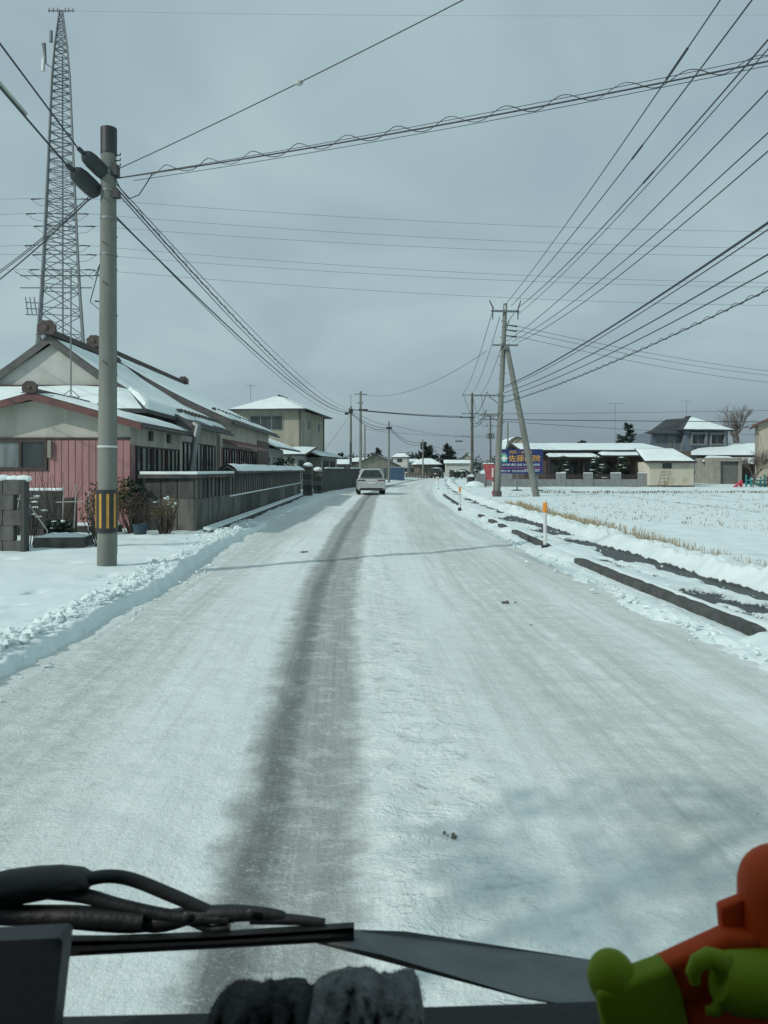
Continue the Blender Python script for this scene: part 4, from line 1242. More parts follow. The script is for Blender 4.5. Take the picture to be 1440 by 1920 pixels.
for z_ in (6.12, 6.2, 6.28):
    MB().tube([(0.12, -0.02, z_), (0.22, -0.04, z_), (0.22, -0.04, z_ + 0.03)], 0.012, 5).build('bolt', M_DARKM, lp)
MB().tube([(-0.1, -0.05, 4.05), (-0.16, -0.07, 4.05)], 0.012, 5).build('bolt', M_DARKM, lp)
for z_ in (3.1, 4.3, 4.9):
    MB().tube([(-0.02, -0.125, z_ + 0.04), (0.06, -0.14, z_ - 0.02)], 0.010, 5).build('step_hole', M_DARKM, lp)
for z_ in (2.5, 2.95, 3.4, 3.85, 4.55, 5.05):
    sd_ = 1 if int(z_ * 20) % 2 else -1
    MB().tube([(sd_ * 0.125, 0.02, z_), (sd_ * 0.155, 0.02, z_)], 0.011, 5).build('step_socket', M_DARKM, lp)
MB().tube([(0.135, 0.05, 0.2), (0.13, 0.05, 3.0), (0.125, 0.05, 5.3)], 0.011, 5).build('earth_wire', M_WIREG, lp)
MB().bbox(0.10, 0.20, -0.12, 0.02, 5.95, 6.12, 0.01).build('cable_bracket', M_DARKM, lp)
MB().bbox(0.11, 0.22, -0.10, 0.0, 5.62, 5.74, 0.01).build('cable_bracket', M_DARKM, lp)
# splice closures hanging on the cables at the pole
def closure(label, c, d_, L, r):
    d_ = Vector(d_).normalized()
    t = thing('cable_closure', label, 'cable box', c, 0, 'black cable closures at the near pole')
    a = d_.orthogonal().normalized(); b = d_.cross(a)
    rs = [(-0.5, 0.35), (-0.42, 0.9), (-0.2, 1.0), (0.2, 1.0), (0.40, 0.85), (0.5, 0.5)]
    MB().loft([[d_ * L * f + (a * math.cos(k * math.pi / 5) * 1.0 + b * math.sin(k * math.pi / 5) * 0.9) * r * q for k in range(10)] for f, q in rs]).build('case', M_BLACKP, t, smooth=False)
    MB().tube([d_ * (L * 0.5), d_ * (L * 0.72)], r * 0.3, 6).build('cable_gland', M_WIRE, t)
    return t
closure('lower black cable closure left of the near pole top', (LPX - 0.27, LPY - 0.12, 5.98), (-0.45, -0.62, 0.42), 0.50, 0.135)
closure('upper black cable closure touching the near pole top', (LPX - 0.10, LPY - 0.16, 6.22), (-0.45, -0.62, 0.42), 0.48, 0.115)

# --- wires
WG = 'overhead wires'
def sagline(a, b, sag, n=28):
    a, b = Vector(a), Vector(b)
    return [a.lerp(b, i / n) - Vector((0, 0, 4 * sag * (i / n) * (1 - i / n))) for i in range(n + 1)]
def wire(label, a, b, sag, r, m=None, n=28, name='overhead_wire'):
    pts = sagline(a, b, sag, n)
    o = pts[0].copy()
    ob = MB().tube([p - o for p in pts], r, 5, False).build(name, m or M_WIRE)
    ob.location = o
    return tag(ob, label, 'wire', WG)
def helix(label, a, b, sag, R_, pitch, r, f0=0.0, f1=1.0):
    pts = sagline(a, b, sag, 60)
    base = [Vector(p) for p in pts]
    L = (Vector(b) - Vector(a)).length
    n = int(L * (f1 - f0) / pitch * 10)
    out = []
    for i in range(n + 1):
        f = f0 + (f1 - f0) * i / n
        k = f * 60; j = min(59, int(k)); p = base[j].lerp(base[j + 1], k - j)
        an = 2 * math.pi * f * L / pitch
        out.append(p + Vector((0, 0, 1)) * (R_ * math.sin(an) + R_ * 0.35) + Vector((0.3, 0.9, 0)).normalized() * R_ * math.cos(an))
    o = out[0].copy()
    ob = MB().tube([p - o for p in out], r, 4, False).build('spiral_wire', M_WIRE)
    ob.location = o
    return tag(ob, label, 'wire', WG)
LT = lambda dx, dy, z: Vector((LPX + dx, LPY + dy, z))
# towards the upper left, over the camera's left
wire('upper black cable from the near pole to the top left corner', LT(-0.27, -0.40, 6.37), (-4.95, -8, 9.5), 0.08, 0.013)
wire('lower black cable from the near pole towards the left edge', LT(-0.45, -0.37, 6.14), (-4.95, -8, 8.35), 0.08, 0.015)
pts = sagline(LT(-0.45, -0.37, 6.14), (-4.95, -8, 8.35), 0.08, 60)
o_ = pts[1].copy()
gd = MB().tube([p - o_ + Vector((0.012, 0, 0.035)) for p in pts[4:16]], 0.024, 6).build('cable_guard', M_GUARD); gd.location = o_
tag(gd, 'pale grey plastic guard sleeve on the lower left cable', 'cable guard')
wire('service wire dropping from the near pole to the house at left', LT(-0.25, -0.1, 5.72), (-12.4, 19.5, 4.9), 0.3, 0.012)
wire('first thin twin wire from the near pole down to the left edge', LT(-0.2, 0.1, 5.95), (-16.8, 28, 7.6), 0.4, 0.009)
wire('second thin twin wire from the near pole down to the left edge', LT(-0.2, 0.1, 5.9), (-17.0, 27.5, 7.1), 0.4, 0.009)
# across the road to the right
A_, B_ = LT(0.12, -0.02, 6.08), Vector((8.2, 7.3, 6.52))
wire('main cable crossing the road from near pole to upper right edge', A_, B_, 0.14, 0.011)
wire('thin support strand just below the crossing cable', A_ + Vector((0.3, 0, -0.03)), B_ + Vector((0, 0, -0.03)), 0.14, 0.0045)
wire('thin upper strand just above the crossing cable', A_ + Vector((0.1, 0, 0.02)), B_ + Vector((0, 0, 0.06)), 0.12, 0.0045)
helix('spiral hanger winding around the cable crossing the road', A_, B_, 0.14, 0.062, 0.72, 0.0055, 0.05, 1.0)
tl = [LT(0.14, -0.02, 6.07), LT(0.22, -0.05, 5.92), LT(0.36, -0.08, 5.75), LT(0.52, -0.1, 5.80), LT(0.66, -0.14, 5.98), LT(0.74, -0.16, 6.10)]
ob = MB().tube([p - tl[0] for p in tl], 0.009, 5).build('wire_loop', M_WIRE); ob.location = tl[0]
tag(ob, 'slack loop of wire hanging right of the near pole top', 'wire', WG)
wire('thin wire rising from the near pole to the top middle of the sky', LT(0.14, 0, 6.22), (5.3, 5.4, 7.5), 0.12, 0.007)
p = Vector(sagline(LT(0.14, 0, 6.22), (5.3, 5.4, 7.5), 0.12, 28)[9])
ob = MB().ball((0, 0, 0), (0.055, 0.02, 0.04), 8, 6).build('wire_clamp', M_GUARD, smooth=True); ob.location = p
tag(ob, 'small pale clamp on the thin wire rising to the sky top', 'clamp')
# to the next left pole
P2 = Vector((-3.02, 70.0, 0))
for i, (dz, z2, sg, r, lb) in enumerate(((6.02, 7.15, 0.75, 0.008, 'topmost of the cable bundle running from near pole along the left'),
                                     (5.96, 7.05, 0.95, 0.013, 'second of the cable bundle running from near pole along the left'),
                                     (5.90, 6.98, 1.08, 0.010, 'third of the cable bundle running from near pole along the left'),
                                     (5.50, 6.88, 0.90, 0.015, 'thick fourth cable running from near pole along the left'),
                                     (5.52, 6.80, 1.10, 0.008, 'lowest of the cable bundle running from near pole along the left'))):
    wire(lb, LT(0.13, 0.06, dz), P2 + Vector((0.05, 0, z2)), sg, r, n=40)
helix('loose lashing wire around the left cable bundle', LT(0.13, 0.06, 5.97), P2 + Vector((0, 0, 7.02)), 0.95, 0.035, 0.9, 0.006, 0.01, 0.75)

def plain_pole(label, x, y, h, r=0.13, lean=(0, 0), arms=(), m=None, extra=None, trans=False):
    t = thing('utility_pole', label, 'pole', (x, y, 0), 0, 'utility poles along the road')
    pole_body(t, h, r * 1.25, r * 0.85, lean, m or M_CONC, 10)
    for (z, w, ang, n) in arms:
        crossarm(t, at_h(lean, h, z), w, ang, n)
    return t
p2 = plain_pole('first slim grey pole past the dark wall on the left', P2.x, P2.y, 7.4, 0.11)
MB().tube([(0, 0, 7.3), (0, 0, 8.5)], 0.025, 5).build('top_rod', M_STEEL, p2)
MB().bbox(-0.18, 0.18, -0.2, 0.05, 6.75, 7.15, 0.03).build('splice_box', M_BLACKP, p2)
MB().bbox(-0.55, -0.2, -0.15, 0.05, 6.62, 6.85, 0.03).build('cable_box', M_BLACKP, p2)
p3 = plain_pole('taller pole with top crossarm just right of the first slim pole', -2.9, 95.0, 11.3, 0.17, arms=((11.0, 1.6, 0.2, 3), (9.9, 0.9, 0.6, 2)))
MB().bbox(-0.25, 0.9, -0.2, 0.05, 8.95, 9.1, 0.03).build('bracket', M_DARKM, p3)
plain_pole('distant thin pole close behind the crossarm pole on the left', -3.75, 150.0, 10.2, 0.17)
p5 = plain_pole('pole standing beside the blue container', 0.62, 97.0, 7.7, 0.12)
MB().bbox(-0.35, 0.4, -0.2, 0.1, 6.75, 7.0, 0.03).build('splice_box', M_BLACKP, p5)
plain_pole('pole in front of the far white roofed house', 7.1, 140.0, 7.1, 0.13)
for i, (za, zb, sg, lb) in enumerate(((7.05, 7.2, 0.25, 'upper cable between first slim pole and container pole'), (6.85, 6.95, 0.5, 'middle cable between first slim pole and container pole'), (6.75, 6.85, 0.7, 'lower cable between first slim pole and container pole'))):
    wire(lb, (P2.x, 70, za), (0.62, 97, zb), sg, 0.030 if i else 0.02)
wire('upper cable between container pole and far pole', (0.62, 97, 7.0), (7.1, 140, 6.7), 0.9, 0.035)
wire('lower cable between container pole and far pole', (0.62, 97, 6.85), (7.1, 140, 6.4), 1.1, 0.035)
wire('cable from far pole down towards the junction houses', (7.1, 140, 6.5), (19, 178, 6.3), 0.6, 0.03)
wire('guy wire slanting from the first slim pole behind the roof', (P2.x, 70, 6.7), (-7.4, 74, 1.0), 0.0, 0.012, M_WIREG)
# --- main right pole with strut
MX, MY = 6.95, 47.5
mp = thing('utility_pole', 'tall leaning concrete pole with crossarms and red white base guard by the blue sign', 'pole', (MX, MY, 0), 0, 'utility poles along the road')
ML, MH = (0.55, 0.0), 11.9
pole_body(mp, MH, 0.21, 0.125, ML, M_CONC, 14)
crossarm(mp, at_h(ML, MH, 11.45) + Vector((0, -0.3, 0)), 1.75, 0.1, 3, 0.30, 0.06)
for dx in (-0.8, 0.75):
    p = at_h(ML, MH, 11.45) + Vector((dx, -0.3, 0.05))
    MB().tube([p + Vector((0.05 if dx < 0 else 0, 0, 0)), p + Vector((dx * 0.25, 0, 0.55))], [0.05, 0.03], 6).build('cutout_fuse', M_DARKM, mp)
    MB().tube([p + Vector((0, 0, -0.05)), p + Vector((0.0, 0, -0.65))], [0.045, 0.03], 6).build('surge_arrester', M_DARKM, mp)
MB().tube([at_h(ML, MH, 10.4), at_h(ML, MH, 11.3) + Vector((0.55, -0.2, 0))], 0.03, 5).build('arm_brace', M_STEEL, mp)
crossarm(mp, at_h(ML, MH, 9.35) + Vector((0.1, -0.28, 0)), 1.6, 0.05, 4, 0.16, 0.05)
crossarm(mp, at_h(ML, MH, 6.25) + Vector((-0.75, -0.2, 0)), 1.9, 0.0, 3, 0.16, 0.045)
crossarm(mp, at_h(ML, MH, 5.05) + Vector((-0.55, -0.2, 0)), 1.5, 0.0, 2, 0.12, 0.045)
MB().tube([at_h(ML, MH, 4.6), at_h(ML, MH, 5.0) + Vector((-0.9, -0.1, 0))], 0.03, 5).build('arm_brace', M_STEEL, mp)
MB().tube([at_h(ML, MH, 5.6), at_h(ML, MH, 6.2) + Vector((-0.8, -0.1, 0))], 0.03, 5).build('arm_brace', M_STEEL, mp)
for zz in (10.55, 10.25, 9.9):
    MB().tube([at_h(ML, MH, zz) + Vector((0.1, -0.15, 0)), at_h(ML, MH, zz) + Vector((0.75, -0.3, -0.12))], [0.03, 0.06], 6).build('strain_insulator', M_DARKM, mp)
rg2 = random.Random(5)
for k in range(12):
    zz = 4.4 + 6.8 * rg2.random()
    c = at_h(ML, MH, zz); s_ = 1 if rg2.random() < 0.5 else -1
    MB().tube([c + Vector((0.12 * s_, -0.05, 0)), c + Vector((0.26 * s_, -0.1, 0.0))], 0.016, 4).build('step_bolt', M_DARKM, mp)
for zz in (4.3, 5.1, 5.5, 6.3, 7.2, 8.6, 9.1, 9.4, 10.4):
    c = at_h(ML, MH, zz)
    rr = 0.222 - 0.085 * zz / MH
    MB().loft([[(c.x + rr * math.cos(k * 0.5236), c.y + rr * math.sin(k * 0.5236), zz + dz) for k in range(12)] for dz in (0, 0.06)]).build('clamp_band', M_STEEL, mp)
MB().tube([(0.22, -0.08, 0.2), (0.28, -0.1, 4.0), (0.42, -0.1, 8.9)], 0.025, 5).build('riser_cable', M_WIREG, mp)
for k in range(6):
    MB().loft([[(-0.24 + 0.055 * math.cos(a_ * 1.0472), -0.12 + 0.055 * math.sin(a_ * 1.0472), z_) for a_ in range(6)] for z_ in (0.05 + k * 0.28, 0.05 + k * 0.28 + 0.275)]).build('guard_stripe', M_WHITE if k % 3 else M_RED, mp)
MB().bbox(-0.2, 0.3, -0.25, 0.25, -0.1, 0.32, 0.05).build('footing', M_CONC2, mp)
ms_ = thing('strut_pole', 'slanting concrete strut pole propping the tall pole across the sign', 'pole', (9.36, MY - 0.3, 0.0))
top_ = Vector((7.55 - 9.36, 0.1, 9.25))
MB().tube([(0.06, 0, -0.3), top_ * 0.5, top_], [0.215, 0.185, 0.15], 14).build('shaft', M_CONC, ms_, smooth=True)
MB().bbox(top_.x - 0.2, top_.x + 0.12, -0.2, 0.25, 9.0, 9.15, 0.02).build('clamp', M_STEEL, ms_)

def mw(z, dx=0.0): return Vector((MX, MY - 0.3, 0)) + at_h(ML, MH, z) + Vector((dx, 0, 0))
def wpx(label, a, px, py, Y, sag, r, ext=1.2, m=None):
    e_ = P(px, py, Y); b = a + (e_ - a) * ext
    s2 = sag * ext
    return wire(label, a, b, s2, r, m, 36)
wpx('highest wire from the right pole, leaving through the top edge', mw(11.75, -0.05), 1340, 0, 15.3, 0.25, 0.016)
wpx('second highest wire from the right pole, leaving through the top edge', mw(11.7, 0.35), 1396, 0, 15.3, 0.30, 0.018)
wpx('third wire from the right pole, reaching the right edge near the top corner', mw(11.65, 0.85), 1440, 48, 16.1, 0.45, 0.020)
wpx('wire close beside the third one from the right pole', mw(11.2, 0.8), 1440, 68, 16.0, 0.40, 0.014)
wpx('fourth wire level from the right pole, from its middle crossarm', mw(9.55, 0.2), 1440, 142, 15.3, 0.45, 0.016)
wpx('fifth wire level from the right pole, from its middle crossarm', mw(9.5, 0.5), 1440, 220, 16.4, 0.50, 0.016)
wpx('sixth wire level from the right pole, from its middle crossarm', mw(9.45, 0.85), 1440, 255, 16.8, 0.50, 0.016)
wpx('thick upper communication cable from the right pole to the right edge', mw(6.75, 0.15), 1440, 398, 14.5, 0.30, 0.028)
wpx('communication cable below the thick upper one on the right', mw(6.65, 0.15), 1440, 408, 14.6, 0.34, 0.014)
wpx('third communication cable from the right pole to the right edge', mw(6.35, 0.15), 1440, 457, 16.4, 0.34, 0.020)
wpx('fourth communication cable from the right pole to the right edge', mw(6.1, 0.15), 1440, 490, 17.5, 0.34, 0.018)
wpx('lowest communication cable from the right pole to the right edge', mw(5.75, 0.15), 1440, 528, 18.5, 0.30, 0.018)
a_ = mw(5.75, 0.15); e_ = P(1440, 528, 18.5); b_ = a_ + (e_ - a_) * 1.2
helix('spiral hanger around the lowest communication cable on the right', a_, b_, 0.36, 0.055, 0.75, 0.009, 0.0, 1.0)
# joint sleeves on the high wires
def sleeve(label, a, px, py, Y, sag, ext, f, L=6):
    e_ = P(px, py, Y); b = a + (e_ - a) * ext
    pts = sagline(a, b, sag * ext, 200)
    i = int(f * 200)
    q = pts[i:i + L]; o = q[0].copy()
    ob = MB().tube([p - o for p in q], 0.032, 6).build('joint_sleeve', M_WIRE); ob.location = o
    tag(ob, label, 'wire sleeve', 'joint sleeves on the wires')
sleeve('thick dark joint sleeve on the highest right wire', mw(11.75, -0.05), 1340, 0, 15.3, 0.25, 1.2, 0.76, 8)
sleeve('dark joint sleeve halfway on the second highest right wire', mw(11.7, 0.35), 1396, 0, 15.3, 0.30, 1.2, 0.64, 6)
sleeve('dark joint sleeve halfway on the third right wire', mw(11.65, 0.85), 1440, 48, 16.1, 0.45, 1.2, 0.62, 6)
# thin wires to the far right
wire('upper thin wire from the right pole sloping to a far point on the right', mw(10.45, 0.75), P(1560, 706, 78), 0.5, 0.016, M_WIREG)
wire('middle thin wire from the right pole sloping to the right', mw(10.2, 0.75), P(1560, 712, 78), 0.6, 0.016, M_WIREG)
wire('lower thin wire from the right pole sloping to the right', mw(9.85, 0.7), P(1560, 726, 78), 0.6, 0.016, M_WIREG)
wire('level cable passing behind the strut to the right edge', P(900, 786, 60), P(1700, 792, 66), 0.05, 0.030)
wire('thin level wire above the clinic roof', P(885, 776, 62), P(1700, 764, 70), 0.1, 0.018, M_WIREG)
wire('thin wire drooping behind the strut over the clinic', mw(4.6, 0.2), P(1560, 815, 90), 0.3, 0.018, M_WIREG)
# --- far right poles
r2 = plain_pole('dark pole left of the tall leaning pole, with two crossarms', 10.9, 95.0, 11.1, 0.17, arms=((10.9, 2.6, 0, 3), (8.6, 2.6, 0, 3)), m=M_CONC2)
MB().bbox(-1.5, 0.4, -0.2, -0.05, 8.0, 8.14, 0.02).build('cable_shelf', M_DARKM, r2)
MB().tube([(-0.15, -0.1, 5.6), (-1.3, -0.2, 5.9)], 0.04, 5).build('lamp_arm', M_STEEL, r2)
MB().bbox(-2.1, -1.2, -0.35, -0.1, 5.05, 5.2, 0.04).build('street_lamp_head', M_DARKM, r2)
r3 = plain_pole('farther dark pole seen between two right poles', 20.8, 150.0, 12.4, 0.17, arms=((12.0, 2.0, 0, 3), (10.2, 2.4, 0, 3), (8.0, 2.2, 0, 2)), m=M_CONC2)
MB().tube([(0.45, 0, 7.6), (0.45, 0, 8.7)], 0.3, 10).build('transformer', M_STEEL, r3, smooth=True)
MB().tube([(-0.45, 0, 7.6), (-0.45, 0, 8.7)], 0.3, 10).build('transformer', M_STEEL, r3, smooth=True)
plain_pole('thin bare pole behind the blue sign', 14.5, 90.0, 7.1, 0.10)
for i, (dx, z1, z2, lb) in enumerate(((-0.85, 11.2, 11.05, 'left'), (-0.35, 11.0, 11.05, 'middle'), (0.25, 10.8, 11.0, 'right'))):
    wire('%s high wire descending from tall right pole to dark pole' % lb, mw(z1, dx), (10.9 - 1.1 + i * 1.1, 95, z2), 0.7, 0.022, M_WIREG)
for i, (z1, z2, lb) in enumerate(((6.4, 8.8, 'upper'), (5.3, 8.2, 'middle'), (5.1, 7.9, 'lower'))):
    wire('%s low cable from tall right pole to dark pole' % lb, mw(z1, -0.9), (10.6, 95, z2), 0.9, 0.026)
for i in range(3):
    wire('%s slack wire between the two dark right poles' % ('left', 'middle', 'right')[i], (10.9 - 1.1 + i * 1.1, 95, 11.0), (20.8 - 0.8 + 0.8 * i, 150, 12.1), 2.6 + 0.5 * i, 0.03, M_WIREG)
wire('upper cable crossing the road from crossarm pole to dark pole', (-2.9, 95, 9.0), (9.7, 95, 8.2), 0.12, 0.035)
wire('thick lower cable crossing the road to the dark pole', (P2.x, 70, 7.1), (10.0, 95, 8.05), 0.12, 0.045)
wire('long thin wire sagging from the crossarm pole up to the tall pole wires', (-2.7, 95, 10.9), P(912, 658, 58), 1.3, 0.022, M_WIREG)
wire('faint far wire over the rooftops at the bend', (-3.7, 150, 9.5), (20.2, 150, 8.2), 0.5, 0.03, M_WIREG)
wire('second faint far wire over the rooftops at the bend', (0.62, 97, 7.3), (20.2, 150, 8.0), 0.6, 0.025, M_WIREG)

# ================================================================== steel lattice tower and its lines
TX, TY = -37.85, 90.0
tw = thing('lattice_tower', 'tall grey steel lattice tower rising behind the old tiled house', 'tower', (TX, TY, 0), R(22))
prof = [(-0.2, 9.0), (8, 6.5), (16.6, 4.85), (21.5, 4.2), (26.6, 3.65), (34.8, 2.95), (47.3, 1.95), (51, 1.4), (55.4, 0.36)]
def tw_w(z): return float(np.interp(z, [p[0] for p in prof], [p[1] for p in prof]))
for sx in (-1, 1):
    for sy in (-1, 1):
        pts = [(sx * tw_w(z) / 2, sy * tw_w(z) / 2, z) for z, _ in prof]
        MB().tube(pts, [0.20, 0.18, 0.16, 0.15, 0.14, 0.13, 0.11, 0.09, 0.07], 5).build('leg', M_TOWER, tw)
z = 0.0
while z < 54.5:
    w_ = tw_w(z); st = max(0.8, w_ * (0.62 if z < 26 else 0.42))
    z2 = min(z + st, 55.2)
    a, b = w_ / 2, tw_w(z2) / 2
    m = MB()
    q0 = [(-a, -a, z), (a, -a, z), (a, a, z), (-a, a, z)]; q1 = [(-b, -b, z2), (b, -b, z2), (b, b, z2), (-b, b, z2)]
    r_ = 0.052 if z < 30 else 0.044
    for k in range(4):
        j = (k + 1) % 4
        m.tube([q0[k], q1[j]], r_, 4, False); m.tube([q0[j], q1[k]], r_, 4, False); m.tube([q1[k], q1[j]], r_ * 1.1, 4, False)
    m.build('bracing', M_TOWER, tw)
    z = z2
MB().tube([(0.2, -0.1, 16.0), (0.15, -0.1, 50)], 0.10, 5).build('ladder', M_TOWER, tw)
Ri = Matrix.Rotation(-R(22), 4, 'Z')
def TL(x, y, z): return Ri @ Vector((x, y, z))
MB().tube([TL(-1.5, 0, 55.4), TL(1.5, 0, 55.4)], 0.09, 5).build('top_bar', M_TOWER, tw)
for x in (-1.4, -0.9, -0.4, 0.5, 0.9, 1.4):
    MB().tube([TL(x, 0, 55.2), TL(x, 0, 55.75)], 0.05, 4).build('insulator', M_DARKM, tw)
MB().tube([TL(-1.55, -0.5, 49.0), TL(-1.75, -0.6, 51.2)], [0.10, 0.28], 6).build('antenna_panel', M_TOWER, tw)
MB().tube([TL(-1.9, -0.5, 48.0), TL(-1.8, -0.5, 49.5)], [0.25, 0.25], 6).build('antenna_panel', M_WHITE, tw)
MB().tube([TL(-1.9, -0.4, 49.2), TL(-1.0, -0.3, 48.6)], 0.06, 5).build('antenna_arm', M_TOWER, tw)
MB().tube([TL(-1.0, -0.4, 51.5), TL(-1.0, -0.4, 52.8)], 0.22, 6).build('antenna_panel', M_TOWER, tw)
LV = [(372, 0.0), (405, -1), (418, 1), (464, -1), (472, 1), (503, 0.4)]
for py, off in LV:
    zz = CAM_H + (HZ - py) / F * TY
    hw = tw_w(zz) / 2
    MB().tube([TL(-hw - 0.7, off, zz), TL(hw + 0.9, off, zz - 0.1)], 0.05, 4).build('jumper_bar', M_TOWER, tw)
    for sx in (-1, 1):
        MB().tube([TL(sx * (hw + 0.8), off, zz - 0.05), TL(sx * (hw + 2.0), off, zz - 0.12)], 0.07, 5).build('insulator', M_DARKM, tw)
    MB().tube([TL(-hw - 2.0, off, zz - 0.1), TL(-hw - 1.0, off, zz - 0.8), TL(0, off, zz - 1.1), TL(hw + 1.0, off, zz - 0.8), TL(hw + 2.0, off, zz - 0.1)], 0.022, 4).build('jumper_wire', M_WIRE, tw)
MB().tube([TL(-4.3, -1, 22.7), TL(4.0, -1, 22.7)], 0.08, 5).build('lower_arm', M_TOWER, tw)
for x in (-2.9, -2.4, -3.4):
    MB().tube([TL(x, -1, 19.5), TL(x - 0.3, -1, 21.6)], 0.06, 4).build('maintenance_cage', M_TOWER, tw)
for zz in (19.6, 20.3, 21.0):
    MB().tube([TL(-3.7, -1, zz), TL(-2.2, -0.6, zz)], 0.06, 4).build('maintenance_cage', M_TOWER, tw)
ends = [426, 458, 471, 524, 530, 566]
names = ['first', 'second', 'third', 'fourth', 'fifth', 'sixth']
for (py, off), pe, nm in zip(LV, ends, names):
    wire('%s faint power line below the tower top, stretching right across the sky' % nm, (TX + 3, TY + off, CAM_H + (HZ - py) / F * TY), P(1700, pe + 8, 102), 1.2, 0.022, M_WIREL, 40, 'power_line')
    wire('%s faint power line from the tower to the left edge' % nm, (TX - 3, TY + off, CAM_H + (HZ - py) / F * TY), P(-260, py - 8, 92), 0.3, 0.022, M_WIREL, 12, 'power_line')
wire('faint ground wire from the tower top across the upper sky', (TX, TY, 55.4), P(1700, 24, 98), 0.5, 0.012, M_WIREL, 40, 'power_line')

# ================================================================== delineators, sign, clinic, right side houses
def delineator(label, px, pyt, pyb):
    Y = CAM_H * F / (pyb - HZ) * 0.93
    p = P(px, pyb, Y); h = (pyb - pyt) / F * Y
    t = thing('delineator_post', label, 'post', (p.x, p.y, p.z), 0, 'white delineator posts with orange reflectors')
    r = 0.036
    def cyl(z0, z1, r, m, nm):
        MB().loft([[(r * math.cos(k * 0.5236), r * math.sin(k * 0.5236), z) for k in range(12)] for z in (z0, z1)]).build(nm, m, t, smooth=True)
    cyl(-0.15, h * 0.76, r, M_WHITE, 'tube'); cyl(h * 0.76, h * 0.97, r * 1.18, M_ORANGE, 'reflector_band'); cyl(h * 0.97, h, r * 1.1, M_WHITE, 'cap')
    MB().bbox(-0.022, 0.022, -r * 1.18 - 0.012, -r * 1.1, h * 0.78, h * 0.95, 0.004).build('reflector', M_ORANGE, t)
    cyl(-0.15, 0.05, r * 2.0, M_BLACKP, 'foot')
delineator('nearest white delineator post with orange top on the kerb', 1022, 940, 1026)
delineator('second white delineator post, beyond the nearest one', 862, 912, 954)
delineator('third and farthest delineator post near the bend', 822, 897, 917)

# blue clinic sign
sg = thing('clinic_sign', 'dark blue clinic billboard with orange characters behind the strut pole', 'sign', (10.2, 58.0, 0.0), R(0))
bx0, bx1, bz0, bz1 = (932 - 720) / F * 58 - 10.2, (1018 - 720) / F * 58 - 10.2, CAM_H - (888 - HZ) / F * 58, CAM_H + (HZ - 842) / F * 58
MB().bbox(bx0, bx1, 0, 0.09, bz0, bz1, 0.012).build('board', M_SIGNB, sg)
for px in (970, 1008):
    x = (px - 720) / F * 58 - 10.2
    MB().tube([(x, 0.14, -0.3), (x, 0.14, bz1 - 0.2)], 0.055, 8).build('leg', M_STEEL, sg, smooth=True)
    MB().ball((x, 0.1, 0.02), (0.45, 0.25, 0.10), 9, 5, 0.4).build('leg_base_soil', M_CONC3, sg)
def sign_text(s, px, py, size, m, wpx=None):
    cu = bpy.data.curves.new('lettering', 'FONT')
    cu.body = s; cu.size = size; cu.extrude = 0.006
    cu.resolution_u = 2
    cu.align_x = 'LEFT'; cu.align_y = 'CENTER'
    o = bpy.data.objects.new('lettering', cu); C.objects.link(o)
    o.parent = sg
    o.location = ((px - 720) / F * 58 - 10.2, -0.012, CAM_H - (py - HZ) / F * 58)
    o.rotation_euler = (R(90), 0, 0)
    bpy.context.view_layer.update()
    me = bpy.data.meshes.new_from_object(o.evaluated_get(bpy.context.evaluated_depsgraph_get()))
    loc = o.location.copy(); rot = o.rotation_euler.copy()
    bpy.data.objects.remove(o, do_unlink=True)
    me.materials.clear(); me.materials.append(m)
    o = bpy.data.objects.new('lettering', me); C.objects.link(o)
    o.parent = sg; o.location = loc; o.rotation_euler = rot
    if wpx and len(me.vertices):
        xs_ = [v.co.x for v in me.vertices]
        k_ = (wpx / F * 58) / max(0.01, max(xs_) - min(xs_)); x0_ = min(xs_)
        for v in me.vertices: v.co.x = (v.co.x - x0_) * k_
    return o
sign_text('内科・小児科', 955.5, 848.5, 0.30, M_SIGNO, 42)
for ch, px in (('佐', 953.5), ('藤', 968.5), ('医', 984.5), ('院', 999.0)):
    sign_text(ch, px, 860.5, 0.54, M_SIGNO, 14)
sign_text('休日診療 通院 送迎 往診 健康診断', 936, 871.7, 0.19, M_SIGNW, 76)
sign_text('西町2-78  TEL(0220)', 936, 883.4, 0.19, M_SIGNW, 46)
sign_text('29-3207', 983, 882.5, 0.27, M_SIGNW, 29)
MB().box((936 - 720) / F * 58 - 10.2, (1014 - 720) / F * 58 - 10.2, -0.012, -0.002, CAM_H - (877.6 - HZ) / F * 58, CAM_H - (876.6 - HZ) / F * 58).build('red_line', M_SIGNR, sg)
cxm, czm = (944 - 720) / F * 58 - 10.2, CAM_H - (859.5 - HZ) / F * 58
MB().box(cxm - 0.28, cxm + 0.28, -0.010, -0.002, czm - 0.28, czm + 0.28).build('green_square', M_SIGNG, sg)
cr_ = MB(); cr_.box(cxm - 0.20, cxm + 0.28, -0.018, -0.0105, czm - 0.075, czm + 0.075); cr_.box(cxm - 0.03, cxm + 0.12, -0.0185, -0.0102, czm - 0.22, czm + 0.22)
cr_.build('white_cross', M_SIGNW, sg)
sign_text('医療法人', 938, 851, 0.15, M_SIGNW, 11)

